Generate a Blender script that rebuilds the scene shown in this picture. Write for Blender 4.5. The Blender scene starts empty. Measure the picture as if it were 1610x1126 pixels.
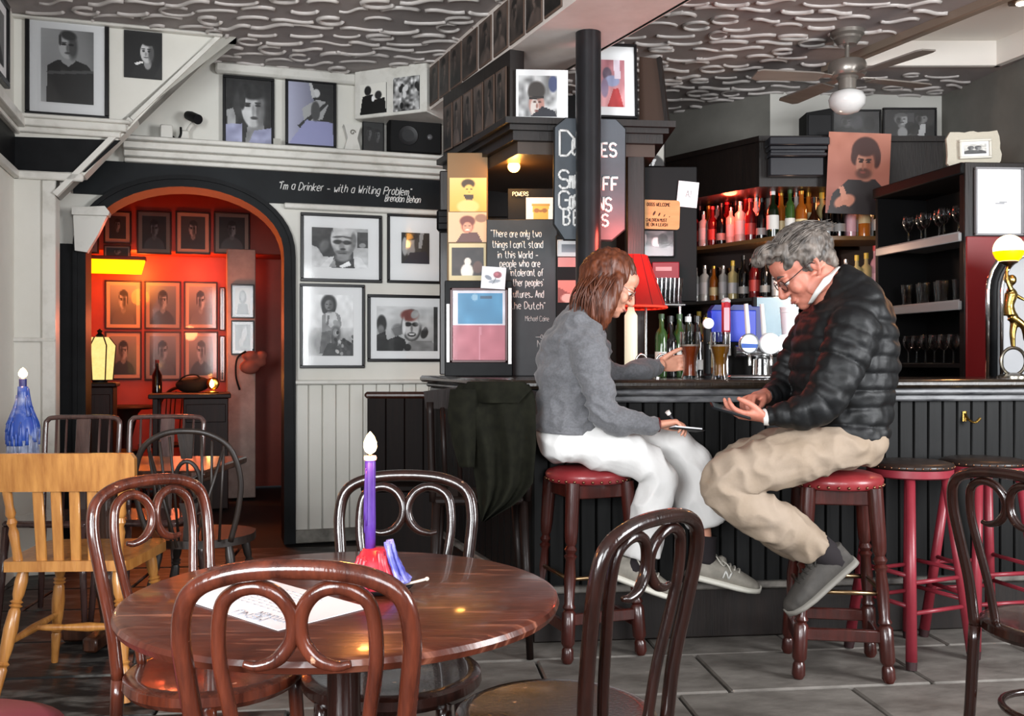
import bpy, math, random
import numpy as np
from mathutils import Vector, Matrix
random.seed(7); np.random.seed(7)
SC = bpy.context.scene; COL = SC.collection
F, CX, HY, CZ = 1500.0, 805.0, 570.0, 1.13      # focal length in px, principal column, horizon row, eye height (m)
def c(h):
    h = h.lstrip('#'); r = [int(h[i:i+2], 16)/255 for i in (0, 2, 4)]
    return tuple(x/12.92 if x <= .04045 else ((x+.055)/1.055)**2.4 for x in r) + (1.0,)
# ---------------------------------------------------------------- camera, world, lights, exposure
cd = bpy.data.cameras.new('camera'); cam = bpy.data.objects.new('camera', cd); COL.objects.link(cam)
cam.location = (0, 0, CZ); cam.rotation_euler = (math.pi/2, 0, 0)
cd.sensor_fit = 'HORIZONTAL'; cd.sensor_width = 36; cd.lens = 36*F/1610; cd.shift_y = (HY-563)/1610
cd.clip_start = .05; cd.clip_end = 100; SC.camera = cam
SC.view_settings.view_transform = 'Standard'; SC.view_settings.look = 'None'
SC.view_settings.gamma = 1; SC.view_settings.use_curve_mapping = False
SC.view_settings.exposure = 0.8
w = bpy.data.worlds.new('overcast_sky'); SC.world = w; w.use_nodes = True
w.node_tree.nodes['Background'].inputs[0].default_value = (.80, .87, 1, 1); w.node_tree.nodes['Background'].inputs[1].default_value = .13
def area(name, loc, to, sx, sy, power, col=(1, 1, 1)):
    l = bpy.data.lights.new(name, 'AREA'); l.shape = 'RECTANGLE'; l.size = sx; l.size_y = sy; l.energy = power; l.color = col[:3]
    o = bpy.data.objects.new(name, l); COL.objects.link(o); o.location = loc
    o.rotation_euler = (Vector(to)-Vector(loc)).to_track_quat('-Z', 'Y').to_euler(); return o
def point(name, loc, power, col, r=.03):
    l = bpy.data.lights.new(name, 'POINT'); l.energy = power; l.color = col[:3]; l.shadow_soft_size = r
    o = bpy.data.objects.new(name, l); COL.objects.link(o); o.location = loc; return o
# daylight through the street windows behind and beside the viewer
area('window_daylight_left', (-1.7, -1.6, 1.75), (-1.4, 5, 1.5), 1.9, 1.6, 195, (.95, .98, 1))
area('window_daylight_centre', (1.2, -1.8, 1.75), (.8, 5, 1.4), 1.5, 1.6, 70, (.95, .98, 1))
area('window_daylight_right', (3.9, 1.2, 1.75), (.6, 3.8, 1.55), 1.4, 1.5, 130, (.96, .98, 1))
# lamps of the back room (coloured bulbs under its ceiling, plus an added low fill)
RED_ROOM = ((-3.2, 8.12, 7, '#ff9040'), (-2.75, 8.26, 3.2, '#ff6a40'), (-2.3, 8.40, 2.6, '#ff6038'))     # coloured bulbs tucked under the beam on its far wall
for x_, y_, p_, c_ in RED_ROOM: point('red_room_bulb', (x_, y_, 1.93), p_, c(c_), .06)
point('red_room_fill_low', (-2.62, 7.62, 1.42), 11, c('#ff7a4c'), .07)  # added fill without a fitting, reddens the lower picture rows
# bulbs above the back-bar bottles
point('back_bar_bulb_red', (1.45, 6.35, 2.22), 7, c('#ff4a30'), .05)
point('back_bar_bulb_warm', (2.25, 6.1, 2.25), 7, c('#ffb070'), .05)
point('back_bar_bulb_low', (1.75, 6.0, 1.82), 4, c('#ffd0b0'), .05)
# ---------------------------------------------------------------- helpers
def W(px, py, D): return Vector(((px-CX)/F*D, D, CZ-(py-HY)/F*D))
def floorpt(px, py, z=0.0):
    D = F*(CZ-z)/(py-HY); return W(px, py, D)
_m = {}
def M(name, col='#808080', rough=.5, metal=0, spec=.5, coat=0, trans=0, emit=None, es=1, noise=None, col2=None, bump=None, stretch=(1, 1, 1), ior=1.45, thr=(.35, .65), sheen=0):
    if name in _m: return _m[name]
    m = bpy.data.materials.new(name); m.use_nodes = True; nt = m.node_tree; b = nt.nodes['Principled BSDF']; L = nt.links.new
    I = b.inputs
    I['Base Color'].default_value = c(col); I['Roughness'].default_value = rough; I['Metallic'].default_value = metal
    I['Specular IOR Level'].default_value = spec; I['Coat Weight'].default_value = coat; I['Coat Roughness'].default_value = .08
    I['Transmission Weight'].default_value = trans; I['IOR'].default_value = ior
    if sheen: I['Sheen Weight'].default_value = sheen
    if emit: I['Emission Color'].default_value = c(emit); I['Emission Strength'].default_value = es
    if noise or bump:
        tc = nt.nodes.new('ShaderNodeTexCoord'); mp = nt.nodes.new('ShaderNodeMapping'); mp.inputs['Scale'].default_value = stretch
        L(tc.outputs['Object'], mp.inputs[0])
    if noise:
        n = nt.nodes.new('ShaderNodeTexNoise'); n.inputs['Scale'].default_value = noise; n.inputs['Detail'].default_value = 6; n.inputs['Roughness'].default_value = .6
        r = nt.nodes.new('ShaderNodeValToRGB'); r.color_ramp.elements[0].position = thr[0]; r.color_ramp.elements[1].position = thr[1]
        r.color_ramp.elements[0].color = c(col); r.color_ramp.elements[1].color = c(col2 or col)
        L(mp.outputs[0], n.inputs['Vector']); L(n.outputs['Fac'], r.inputs[0]); L(r.outputs[0], I['Base Color'])
    if bump:
        n2 = nt.nodes.new('ShaderNodeTexNoise'); n2.inputs['Scale'].default_value = bump[0]; n2.inputs['Detail'].default_value = 4
        bp = nt.nodes.new('ShaderNodeBump'); bp.inputs['Strength'].default_value = bump[1]; bp.inputs['Distance'].default_value = .01
        L(mp.outputs[0], n2.inputs['Vector']); L(n2.outputs['Fac'], bp.inputs['Height']); L(bp.outputs[0], I['Normal'])
    _m[name] = m; return m
def Mwood(name, dark, mid, chip=None, rough=.3, coat=.35, stretch=(14, 14, 1.2), scale=3.2, chipthr=.69):
    """streaky varnished wood, with pale worn chips"""
    m = M(name, dark, rough, coat=coat, noise=scale, col2=mid, stretch=stretch, thr=(.3, .7), bump=(9, .12))
    if chip:
        nt = m.node_tree; L = nt.links.new; b = nt.nodes['Principled BSDF']
        src = b.inputs['Base Color'].links[0].from_socket
        tc = nt.nodes.new('ShaderNodeTexCoord'); n = nt.nodes.new('ShaderNodeTexNoise'); n.inputs['Scale'].default_value = 26; n.inputs['Detail'].default_value = 3
        r = nt.nodes.new('ShaderNodeValToRGB'); r.color_ramp.elements[0].position = chipthr; r.color_ramp.elements[1].position = chipthr+.03
        mx = nt.nodes.new('ShaderNodeMix'); mx.data_type = 'RGBA'
        L(tc.outputs['Object'], n.inputs['Vector']); L(n.outputs['Fac'], r.inputs[0]); L(r.outputs[0], mx.inputs[0])
        L(src, mx.inputs[6]); mx.inputs[7].default_value = c(chip); L(mx.outputs[2], b.inputs['Base Color'])
    return m
def Mprint():
    m = bpy.data.materials.new('printed_picture'); m.use_nodes = True; nt = m.node_tree; b = nt.nodes['Principled BSDF']
    a = nt.nodes.new('ShaderNodeAttribute'); a.attribute_name = 'col'; nt.links.new(a.outputs['Color'], b.inputs['Base Color']); b.inputs['Roughness'].default_value = .45
    return m
def Mpane():
    m = bpy.data.materials.new('picture_glass'); m.use_nodes = True; nt = m.node_tree; nt.nodes.clear()
    o = nt.nodes.new('ShaderNodeOutputMaterial'); t = nt.nodes.new('ShaderNodeBsdfTransparent'); g = nt.nodes.new('ShaderNodeBsdfGlossy'); g.inputs['Roughness'].default_value = .06
    f = nt.nodes.new('ShaderNodeFresnel'); f.inputs[0].default_value = 1.5; x = nt.nodes.new('ShaderNodeMixShader')
    for a, b in ((f.outputs[0], x.inputs[0]), (t.outputs[0], x.inputs[1]), (g.outputs[0], x.inputs[2]), (x.outputs[0], o.inputs[0])): nt.links.new(a, b)
    return m
def Mglass(name, tint):
    """thin clear glass: see-through with a tint and a reflection"""
    m = bpy.data.materials.new(name); m.use_nodes = True; nt = m.node_tree; nt.nodes.clear()
    o = nt.nodes.new('ShaderNodeOutputMaterial'); t = nt.nodes.new('ShaderNodeBsdfTransparent'); t.inputs[0].default_value = c(tint)
    g = nt.nodes.new('ShaderNodeBsdfGlossy'); g.inputs['Roughness'].default_value = .05
    f = nt.nodes.new('ShaderNodeLayerWeight'); f.inputs[0].default_value = .35; x = nt.nodes.new('ShaderNodeMixShader')
    for a, b in ((f.outputs['Facing'], x.inputs[0]), (t.outputs[0], x.inputs[1]), (g.outputs[0], x.inputs[2]), (x.outputs[0], o.inputs[0])): nt.links.new(a, b)
    return m
class MB:
    def __init__(s): s.v = []; s.f = []
    def add(s, vs, fs):
        o = len(s.v); s.v += [tuple(p) for p in vs]; s.f += [tuple(i+o for i in f) for f in fs]; return s
    def box(s, x0, x1, y0, y1, z0, z1, b=0, T=None):
        if b <= 0:
            vs = [(x, y, z) for x in (x0, x1) for y in (y0, y1) for z in (z0, z1)]
            fs = [(0, 1, 3, 2), (4, 6, 7, 5), (0, 4, 5, 1), (2, 3, 7, 6), (0, 2, 6, 4), (1, 5, 7, 3)]
        else:
            b = min(b, .45*(x1-x0), .45*(y1-y0), .45*(z1-z0)); vs = []; ix = {}
            lo = (x0, y0, z0); hi = (x1, y1, z1)
            for sg in [(i, j, k) for i in (0, 1) for j in (0, 1) for k in (0, 1)]:
                for ax in range(3):          # the vertex on the face normal to ax
                    p = []
                    for a in range(3):
                        e = hi[a] if sg[a] else lo[a]
                        p.append(e if a == ax else e+(-b if sg[a] else b))
                    ix[(sg, ax)] = len(vs); vs.append(tuple(p))
            fs = []
            for ax in range(3):
                a, d = [q for q in range(3) if q != ax]
                for side in (0, 1):
                    q = []
                    for i, j in ((0, 0), (1, 0), (1, 1), (0, 1)):
                        sg = [0, 0, 0]; sg[ax] = side; sg[a] = i; sg[d] = j; q.append(ix[(tuple(sg), ax)])
                    fs.append(tuple(q))
                for i in (0, 1):             # edges parallel to ax
                    for j in (0, 1):
                        s0 = [0, 0, 0]; s1 = [0, 0, 0]; s0[a] = s1[a] = i; s0[d] = s1[d] = j; s1[ax] = 1
                        s0, s1 = tuple(s0), tuple(s1); fs.append((ix[(s0, a)], ix[(s1, a)], ix[(s1, d)], ix[(s0, d)]))
            for sg in [(i, j, k) for i in (0, 1) for j in (0, 1) for k in (0, 1)]: fs.append(tuple(ix[(sg, a)] for a in range(3)))
        if T is not None: vs = [T @ Vector(p) for p in vs]
        return s.add(vs, fs)
    def prism(s, poly, fn, d0, d1):
        """poly of (a,b); fn(a,b,d)->point"""
        n = len(poly); vs = [fn(a, b, d0) for a, b in poly]+[fn(a, b, d1) for a, b in poly]
        return s.add(vs, [tuple(range(n)), tuple(range(2*n-1, n-1, -1))]+[(i, i+n, (i+1) % n+n, (i+1) % n) for i in range(n)])
    def tube(s, pts, r, n=10, closed=False, flat=1.0, up=None, caps=True):
        pts = [Vector(p) for p in pts]; N = len(pts); rs = r if isinstance(r, (list, tuple)) else [r]*N
        t0 = (pts[1]-pts[0]).normalized(); u = Vector(up) if up else (Vector((0, 0, 1)) if abs(t0.z) < .9 else Vector((1, 0, 0)))
        vs = []; prev = None
        for i, p in enumerate(pts):
            if closed: t = pts[(i+1) % N]-pts[i-1]
            else: t = pts[min(i+1, N-1)]-pts[max(i-1, 0)]
            if t.length < 1e-9: t = t0
            t = t.normalized(); a = (u if prev is None or up else prev); a = a-t*a.dot(t)
            if a.length < 1e-6: a = t.orthogonal()
            a.normalize(); b = t.cross(a); prev = a
            for k in range(n):
                q = 2*math.pi*k/n; vs.append(p+a*(math.cos(q)*rs[i])+b*(math.sin(q)*rs[i]*flat))
        fs = [(i*n+k, i*n+(k+1) % n, ((i+1) % N)*n+(k+1) % n, ((i+1) % N)*n+k) for i in range(N if closed else N-1) for k in range(n)]
        if caps and not closed: fs += [tuple(range(n-1, -1, -1)), tuple(range((N-1)*n, N*n))]
        return s.add(vs, fs)
    def loft(s, secs, n=20):
        """secs: (center, radius_a, radius_b, axis_a, axis_b) ellipses"""
        vs = []
        for p, ra, rb, A, B in secs:
            p, A, B = Vector(p), Vector(A), Vector(B)
            for k in range(n):
                q = 2*math.pi*k/n; vs.append(p+A*(ra*math.cos(q))+B*(rb*math.sin(q)))
        N = len(secs)
        fs = [(i*n+k, i*n+(k+1) % n, (i+1)*n+(k+1) % n, (i+1)*n+k) for i in range(N-1) for k in range(n)]
        fs += [tuple(range(n-1, -1, -1)), tuple(range((N-1)*n, N*n))]
        return s.add(vs, fs)
    def lathe(s, prof, n=20, loc=(0, 0, 0), T=None, caps=True):
        vs = []; lx, ly, lz = loc
        for r, z in prof:
            for k in range(n):
                q = 2*math.pi*k/n; p = Vector((lx+r*math.cos(q), ly+r*math.sin(q), lz+z)); vs.append(T @ p if T is not None else p)
        N = len(prof)
        fs = [(i*n+k, i*n+(k+1) % n, (i+1)*n+(k+1) % n, (i+1)*n+k) for i in range(N-1) for k in range(n)]
        if caps: fs += [tuple(range(n-1, -1, -1)), tuple(range((N-1)*n, N*n))]
        return s.add(vs, fs)
    def ell(s, p, r, n=14, m=9, T=None):
        p = Vector(p); vs = []; fs = []
        R = T if T is not None else Matrix.Identity(3)
        vs.append(p+R @ Vector((0, 0, -r[2])))
        for j in range(1, m):
            t = math.pi*j/m-math.pi/2
            for k in range(n):
                q = 2*math.pi*k/n; vs.append(p+R @ Vector((r[0]*math.cos(t)*math.cos(q), r[1]*math.cos(t)*math.sin(q), r[2]*math.sin(t))))
        vs.append(p+R @ Vector((0, 0, r[2]))); e = len(vs)-1
        for k in range(n):
            k2 = (k+1) % n; fs.append((0, 1+k2, 1+k)); fs.append((e, 1+(m-2)*n+k, 1+(m-2)*n+k2))
            for j in range(m-2): fs.append((1+j*n+k, 1+j*n+k2, 1+(j+1)*n+k2, 1+(j+1)*n+k))
        return s.add(vs, fs)
    def mesh(s, name, inv=None, smooth=None):
        me = bpy.data.meshes.new(name); vs = s.v
        if inv is not None: vs = [inv @ Vector(p) for p in vs]
        me.from_pydata([tuple(p) for p in vs], [], s.f); me.update()
        if smooth is not None: shade(me, smooth)
        return me
def shade(me, ang=.7):
    me.polygons.foreach_set('use_smooth', [True]*len(me.polygons))
    if ang < 3: me.set_sharp_from_angle(angle=ang)
def fixn(me):
    import bmesh
    bm = bmesh.new(); bm.from_mesh(me); bmesh.ops.recalc_face_normals(bm, faces=bm.faces); bm.to_mesh(me); bm.free()
def thing(name, label, cat, loc=(0, 0, 0), rz=0, group=None):
    o = bpy.data.objects.new(name, None); COL.objects.link(o); o.location = loc; o.rotation_euler = (0, 0, rz); o.empty_display_size = .05
    return tag(o, label, cat, group)
def tag(o, label, cat, group=None):
    o['label'] = label; o['category'] = cat
    if group: o['group'] = group
    return o
def obj(name, mb, mat, parent=None, world=False, smooth=.7, label=None, kind=None):
    """link one mesh; world=True: its points are world points and get turned into the parent's own space"""
    if isinstance(mb, MB):
        inv = None
        if world and parent is not None:
            q = parent; Mx = q.matrix_basis.copy()
            while q.parent is not None: q = q.parent; Mx = q.matrix_basis @ Mx
            inv = Mx.inverted()
        me = mb.mesh(name, inv); fixn(me); shade(me, smooth)
    else: me = mb
    if mat is not None:
        me.materials.clear(); me.materials.append(mat)
    o = bpy.data.objects.new(name, me); COL.objects.link(o)
    if parent is not None: o.parent = parent
    if label: o['label'] = label
    if kind: o['kind'] = kind
    return o
def struct(name, mb, mat, **k): return obj(name, mb, mat, None, kind='structure', **k)
def kids(o): return [x for x in bpy.data.objects if x.parent == o]
def dup(root, loc, rz, label, group=None, name=None, scale=None):
    r = root.copy(); COL.objects.link(r); r.location = loc; r.rotation_euler = (0, 0, rz); r['label'] = label
    if scale: r.scale = scale
    if group: r['group'] = group
    for ch in root['_k']:
        cc = bpy.data.objects[ch].copy(); COL.objects.link(cc); cc.parent = r
        for g in [x for x in _kidmap.get(ch, [])]:
            d = bpy.data.objects[g].copy(); COL.objects.link(d); d.parent = cc
    return r
_kidmap = {}
def proto(root):
    """remember the parts of a thing that gets copied"""
    root['_k'] = [k.name for k in kids(root)]
    for k in kids(root): _kidmap[k.name] = [g.name for g in kids(k)]
    return root
def spl(P, n=8, closed=False):
    """Catmull-Rom through points"""
    P = [Vector(p) for p in P]; N = len(P); out = []
    rng = range(N) if closed else range(N-1)
    for i in rng:
        p0 = P[(i-1) % N] if closed or i > 0 else P[0]*2-P[1]
        p1, p2 = P[i], P[(i+1) % N]
        p3 = P[(i+2) % N] if closed or i+2 < N else P[-1]*2-P[-2]
        for k in range(n):
            t = k/n; out.append(.5*((2*p1)+(p2-p0)*t+(2*p0-5*p1+4*p2-p3)*t*t+(3*p1-p0-3*p2+p3)*t**3))
    if not closed: out.append(P[-1])
    return out
def lerps(vals, n): 
    x = np.linspace(0, len(vals)-1, n); return [float(v) for v in np.interp(x, range(len(vals)), vals)]
class Pl:
    """a vertical plane: origin, horizontal unit u (to the viewer's right), normal towards the viewer"""
    def __init__(s, o, u, off=0):
        s.u = Vector((u[0], u[1], 0)).normalized(); s.n = Vector((s.u.y, -s.u.x, 0)); s.o = Vector((o[0], o[1], 0))+s.n*off
        s.rz = math.atan2(s.u.y, s.u.x)
    def off(s, d): return Pl(s.o+s.n*d, s.u)
    def at(s, u, z, d=0): return s.o+s.u*u+Vector((0, 0, z))+s.n*d
    def hit(s, px, py):
        r = Vector(((px-CX)/F, 1, -(py-HY)/F)); t = s.o.dot(s.n)/Vector((r.x, r.y, 0)).dot(s.n); p = r*t
        return (p-s.o).dot(s.u), CZ+p.z
    def poly(s, pts, d0, d1):
        return MB().prism([s.hit(*p) for p in pts], s.at, d0, d1)
    def uzpoly(s, pts, d0, d1): return MB().prism(pts, s.at, d0, d1)
    def bar(s, u0, u1, z0, z1, d0, d1, b=.004, mb=None):
        T = Matrix(((s.u.x, s.n.x, 0, s.o.x), (s.u.y, s.n.y, 0, s.o.y), (0, 0, 1, 0), (0, 0, 0, 1)))
        return (mb or MB()).box(u0, u1, d0, d1, z0, z1, b, T)
    def rect(s, r):
        x0, y0, x1, y1 = r; ym = (y0+y1)/2; xm = (x0+x1)/2
        return s.hit(x0, ym)[0], s.hit(x1, ym)[0], s.hit(xm, y1)[1], s.hit(xm, y0)[1]
def face_on(px, D, ang=0):
    p = W(px, 570, D); return Pl((p.x, p.y), (math.cos(ang), math.sin(ang)))
# ---------------------------------------------------------------- pictures drawn point by point
class Cv:
    def __init__(s, w, h, bg=.5):
        s.w, s.h = w, h; s.X, s.Y = np.meshgrid((np.arange(w)+.5)/w, (np.arange(h)+.5)/h); s.C = np.zeros((h, w, 3)); s.C[:] = s.k(bg)
    def k(s, v):
        if isinstance(v, str): return np.array([int(v.lstrip('#')[i:i+2], 16)/255 for i in (0, 2, 4)])
        return np.array([v]*3 if np.isscalar(v) else v, float)
    def mix(s, a, col): s.C = s.C*(1-a[..., None])+s.k(col)*a[..., None]; return s
    def e(s, x, y, rx, ry, col, rot=0, soft=.25):
        ca, sa = math.cos(rot), math.sin(rot); u = (s.X-x)*ca+(s.Y-y)*sa; v = -(s.X-x)*sa+(s.Y-y)*ca
        d = np.sqrt((u/rx)**2+(v/ry)**2); return s.mix(np.clip((1+soft/2-d)/soft, 0, 1), col)
    def p(s, pts, col):
        ins = np.zeros(s.X.shape, bool); n = len(pts)
        for i in range(n):
            (x0, y0), (x1, y1) = pts[i], pts[(i+1) % n]
            if y0 == y1: continue
            ins ^= ((y0 > s.Y) != (y1 > s.Y)) & (s.X < (x1-x0)*(s.Y-y0)/(y1-y0)+x0)
        return s.mix(ins.astype(float), col)
    def g(s, a, b, horiz=False):
        t = (s.X if horiz else s.Y)[..., None]; s.C = s.k(a)*(1-t)+s.k(b)*t; return s
    def noise(s, amt, sc=6):
        r = np.random.rand(sc+2, sc+2); gx = s.X*sc; gy = s.Y*sc; i = gx.astype(int); j = gy.astype(int); fx = gx-i; fy = gy-j
        n = (r[j, i]*(1-fx)+r[j, i+1]*fx)*(1-fy)+(r[j+1, i]*(1-fx)+r[j+1, i+1]*fx)*fy
        s.C = np.clip(s.C+((n-.5)*2*amt)[..., None], 0, 1); return s
    def portrait(s, x, y, r, skin=.75, hair=.1, coat=.12, turn=0, shade=.35, big=1.35, beard=None, hat=None):
        s.e(x, y+r*3.1, r*2.2, r*1.9, coat, 0, .1); s.e(x, y+r*1.15, r*.45, r*.6, np.array(s.k(skin))*.75)
        s.e(x-turn*.15*r, y-r*.2, r*.9, r*big*.84, hair, 0, .15)
        s.e(x+turn*.12*r, y+.1*r, r*.78, r*1.02, skin, 0, .15)
        s.e(x-turn*.45*r-(.35*r if turn == 0 else 0), y+.2*r, r*.35, r*.85, np.array(s.k(skin))*shade, 0, .8)
        if beard is not None: s.e(x+turn*.1*r, y+r*.78, r*.62, r*.42, beard, 0, .4)
        for sg in (-1, 1):
            s.e(x+turn*.2*r+sg*.32*r, y-.02*r, r*.16, r*.09, .08, 0, .5); s.e(x+turn*.2*r+sg*.32*r, y-.2*r, r*.22, r*.06, .12, 0, .6)
        s.e(x+turn*.25*r, y+.28*r, r*.13, r*.2, np.array(s.k(skin))*.7, 0, .8); s.e(x+turn*.2*r, y+.6*r, r*.28, r*.07, np.array(s.k(skin))*.4, 0, .6)
        s.e(x-turn*.1*r, y-r*.88, r*.76, r*.36, hair, 0, .4)
        if hat is not None: s.e(x, y-r*.8, r*1.35, r*.28, hat, 0, .1); s.e(x, y-r*1.25, r*.8, r*.6, hat, 0, .1)
        return s
    def mesh(s, name, u0, u1, z0, z1, y=0):
        w, h = s.w, s.h; xs = np.linspace(u0, u1, w+1); zs = np.linspace(z1, z0, h+1)
        vs = [(x, y, z) for z in zs for x in xs]; k = w+1
        fs = [(j*k+i, (j+1)*k+i, (j+1)*k+i+1, j*k+i+1) for j in range(h) for i in range(w)]
        me = bpy.data.meshes.new(name); me.from_pydata(vs, [], fs)
        lin = np.where(s.C <= .04045, s.C/12.92, ((s.C+.055)/1.055)**2.4); a = np.ones((h*w, 4, 4)); a[:, :, :3] = lin.reshape(-1, 1, 3)
        at = me.color_attributes.new('col', 'FLOAT_COLOR', 'CORNER'); at.data.foreach_set('color', a.ravel()); return me
PRINT = Mprint(); PANE = Mpane()
# ---------------------------------------------------------------- single-stroke lettering (x 0-4, y: 2 baseline, 6 x-height, 8 capital)
GL = {'A': '02 28 42;14 34', 'B': '02 08 28 37 36 25 05;25 34 33 22 02', 'C': '47 38 18 07 03 12 32 43', 'D': '02 08 28 46 44 22 02', 'E': '42 02 08 48;05 35', 'F': '02 08 48;05 35',
 'G': '47 38 18 07 03 12 32 43 45 25', 'H': '02 08;42 48;05 45', 'I': '02 08', 'J': '38 33 22 12 03', 'K': '02 08;48 05 42', 'L': '08 02 42', 'M': '02 08 25 48 42', 'N': '02 08 42 48', 'O': '12 03 07 18 38 47 43 32 12',
 'P': '02 08 38 47 46 35 05', 'R': '02 08 38 47 46 35 05;25 42', 'S': '47 38 18 07 06 15 35 44 43 32 12 03', 'T': '22 28;08 48', 'U': '08 03 12 32 43 48', 'V': '08 22 48', 'W': '08 12 25 32 48', 'Y': '08 25 48;25 22',
 'a': '36 16 05 03 12 32;36 32', 'b': '08 02 22 33 35 26 06', 'c': '35 26 16 05 03 12 22 33', 'd': '36 16 05 03 12 32;38 32', 'e': '04 34 35 26 16 05 03 12 32', 'f': '38 28 17 12;05 25', 'g': '36 16 05 03 12 32;36 31 20 10 01',
 'h': '08 02;05 16 26 35 32', 'i': '02 06;07 08', 'k': '08 02;36 04 32', 'l': '08 02', 'm': '02 06;05 16 25 22;25 36 45 42', 'n': '02 06;05 16 26 35 32', 'o': '12 03 05 16 26 35 33 22 12', 'p': '00 06;06 26 35 33 22 02',
 'r': '02 06;05 16 26', 's': '35 26 16 05 14 24 33 22 12', 't': '18 13 22 32;06 26', 'u': '06 03 12 22 33;36 32', 'v': '06 22 46', 'w': '06 12 24 32 46', 'y': '06 03 12 22 33;36 31 20 10 01', 'x': '06 32;36 02',
 "'": '08 07', '"': '08 07;18 17', '-': '04 34', '.': '02 03', ',': '03 01', '!': '08 04;03 02', '8': '12 03 14 34 43 32 12;14 05 07 18 38 47 45 34', '5': '48 08 05 35 44 43 32 02', '6': '47 38 18 07 03 12 32 43 44 35 05', '0': '12 03 07 18 38 47 43 32 12'}
def lettering(pl, s, u, z, h, r, d=.002, slant=.0, mb=None, sx=.8, wob=.0, flip=1):
    """stroke text on plane pl from (u,z), capital height h, stroke radius r"""
    mb = mb or MB(); k = h/6; x = u
    for ch in s:
        if ch == ' ': x += 3*k*sx; continue
        g = GL.get(ch)
        if not g: x += 3*k*sx; continue
        mxx = 0; dz = random.uniform(-wob, wob)*h
        for st in g.split(';'):
            q = [(int(t[0]), int(t[1])-2) for t in st.split()]; mxx = max(mxx, max(a for a, b in q))
            P = [pl.at(x+flip*(a*k*sx+b*k*slant), z+flip*b*k+dz, d) for a, b in q]
            for a, b in zip(P[:-1], P[1:]): mb.tube([a, b], r, 5, flat=.5, up=pl.u if abs((b-a).normalized().dot(pl.u)) < .9 else (0, 0, 1))
        x += flip*(mxx+1.35)*k*sx
    return mb
# ================================================================ materials
WHITE = M('white_wall_paint', '#d8d6ce', .45, noise=2.2, col2='#d0cec5', bump=(30, .05))
TRIMW = M('white_gloss_trim', '#d4d2cb', .3, noise=9, col2='#b4b1a8', thr=(.5, .85))
TRIMG = M('mottled_grey_trim', '#8f8c84', .4, noise=7, col2='#5f5c55', stretch=(1, 1, 1))  # mottled from mid grey to dark grey
BLACK = M('black_gloss_paint', '#0b0c0e', .5, spec=.16, noise=5, col2='#17181a', bump=(22, .08))
BLACKM = M('black_matt_paint', '#0a0a0b', .6, spec=.25)
SLATE = M('chalkboard_slate', '#26292c', .55, noise=4, col2='#33373a')
SLATE2 = M('chalkboard_slate_grey', '#3f454b', .5, noise=4, col2='#4a5158')
CHALK = M('white_chalk', '#e4e4e2', .9)
GREYW = M('dim_grey_wall', '#77756f', .7, noise=3, col2='#6a6862')
PALEW = M('pale_grey_wall', '#c4c2bb', .7)
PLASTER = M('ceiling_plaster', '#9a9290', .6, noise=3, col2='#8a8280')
RELIEF = M('plaster_relief', '#b9b3af', .4)  # same paint as the field, coloured lighter for light on the ridges
TRAYW = M('smooth_ceiling', '#ece6de', .55)
BEAMP = M('beam_plaster', '#d9cfc8', .55, noise=4, col2='#cabfb8')
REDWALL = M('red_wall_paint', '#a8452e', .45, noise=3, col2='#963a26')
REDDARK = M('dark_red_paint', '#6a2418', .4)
DKWOOD = Mwood('dark_bar_wood', '#0f0907', '#1a100c', None, .45, .06)
BROWN = Mwood('brown_varnish', '#2c1710', '#43241a', None, .3, .3)
SOFFIT = M('brown_soffit', '#3a2d24', .4)
FRAMEB = M('black_frame', '#101012', .3)
MOUNT = M('white_mount', '#dedede', .6)
CHROME = M('chrome', '#d8d8d8', .12, 1)
STEEL = M('brushed_steel', '#b9b9b9', .25, 1)
BRASS = M('brass', '#c29a50', .22, 1)
PAPER = M('white_paper', '#e6e6ea', .6)
FLAG = M('flagstone', '#7b7670', .55, noise=4.5, col2='#504b46', bump=(13, .35), thr=(.32, .68), stretch=(1, 1.8, 1))
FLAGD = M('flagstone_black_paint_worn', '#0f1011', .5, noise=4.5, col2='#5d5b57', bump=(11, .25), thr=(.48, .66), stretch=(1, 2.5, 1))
JOINT = M('floor_joint', '#2a2825', .8)
# ================================================================ planes of the building
CEIL = 2.96
BK = Pl((-1.26, 6.0), (.955, .296))          # wall with the arch
LN = BK.off(.52)                              # boxed-in stair in front of it
FR = BK.off(-2.9)                             # far wall of the red room
BR = Pl((1.04, 3.95), (.9936, .113))          # face of the bar counter
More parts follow.
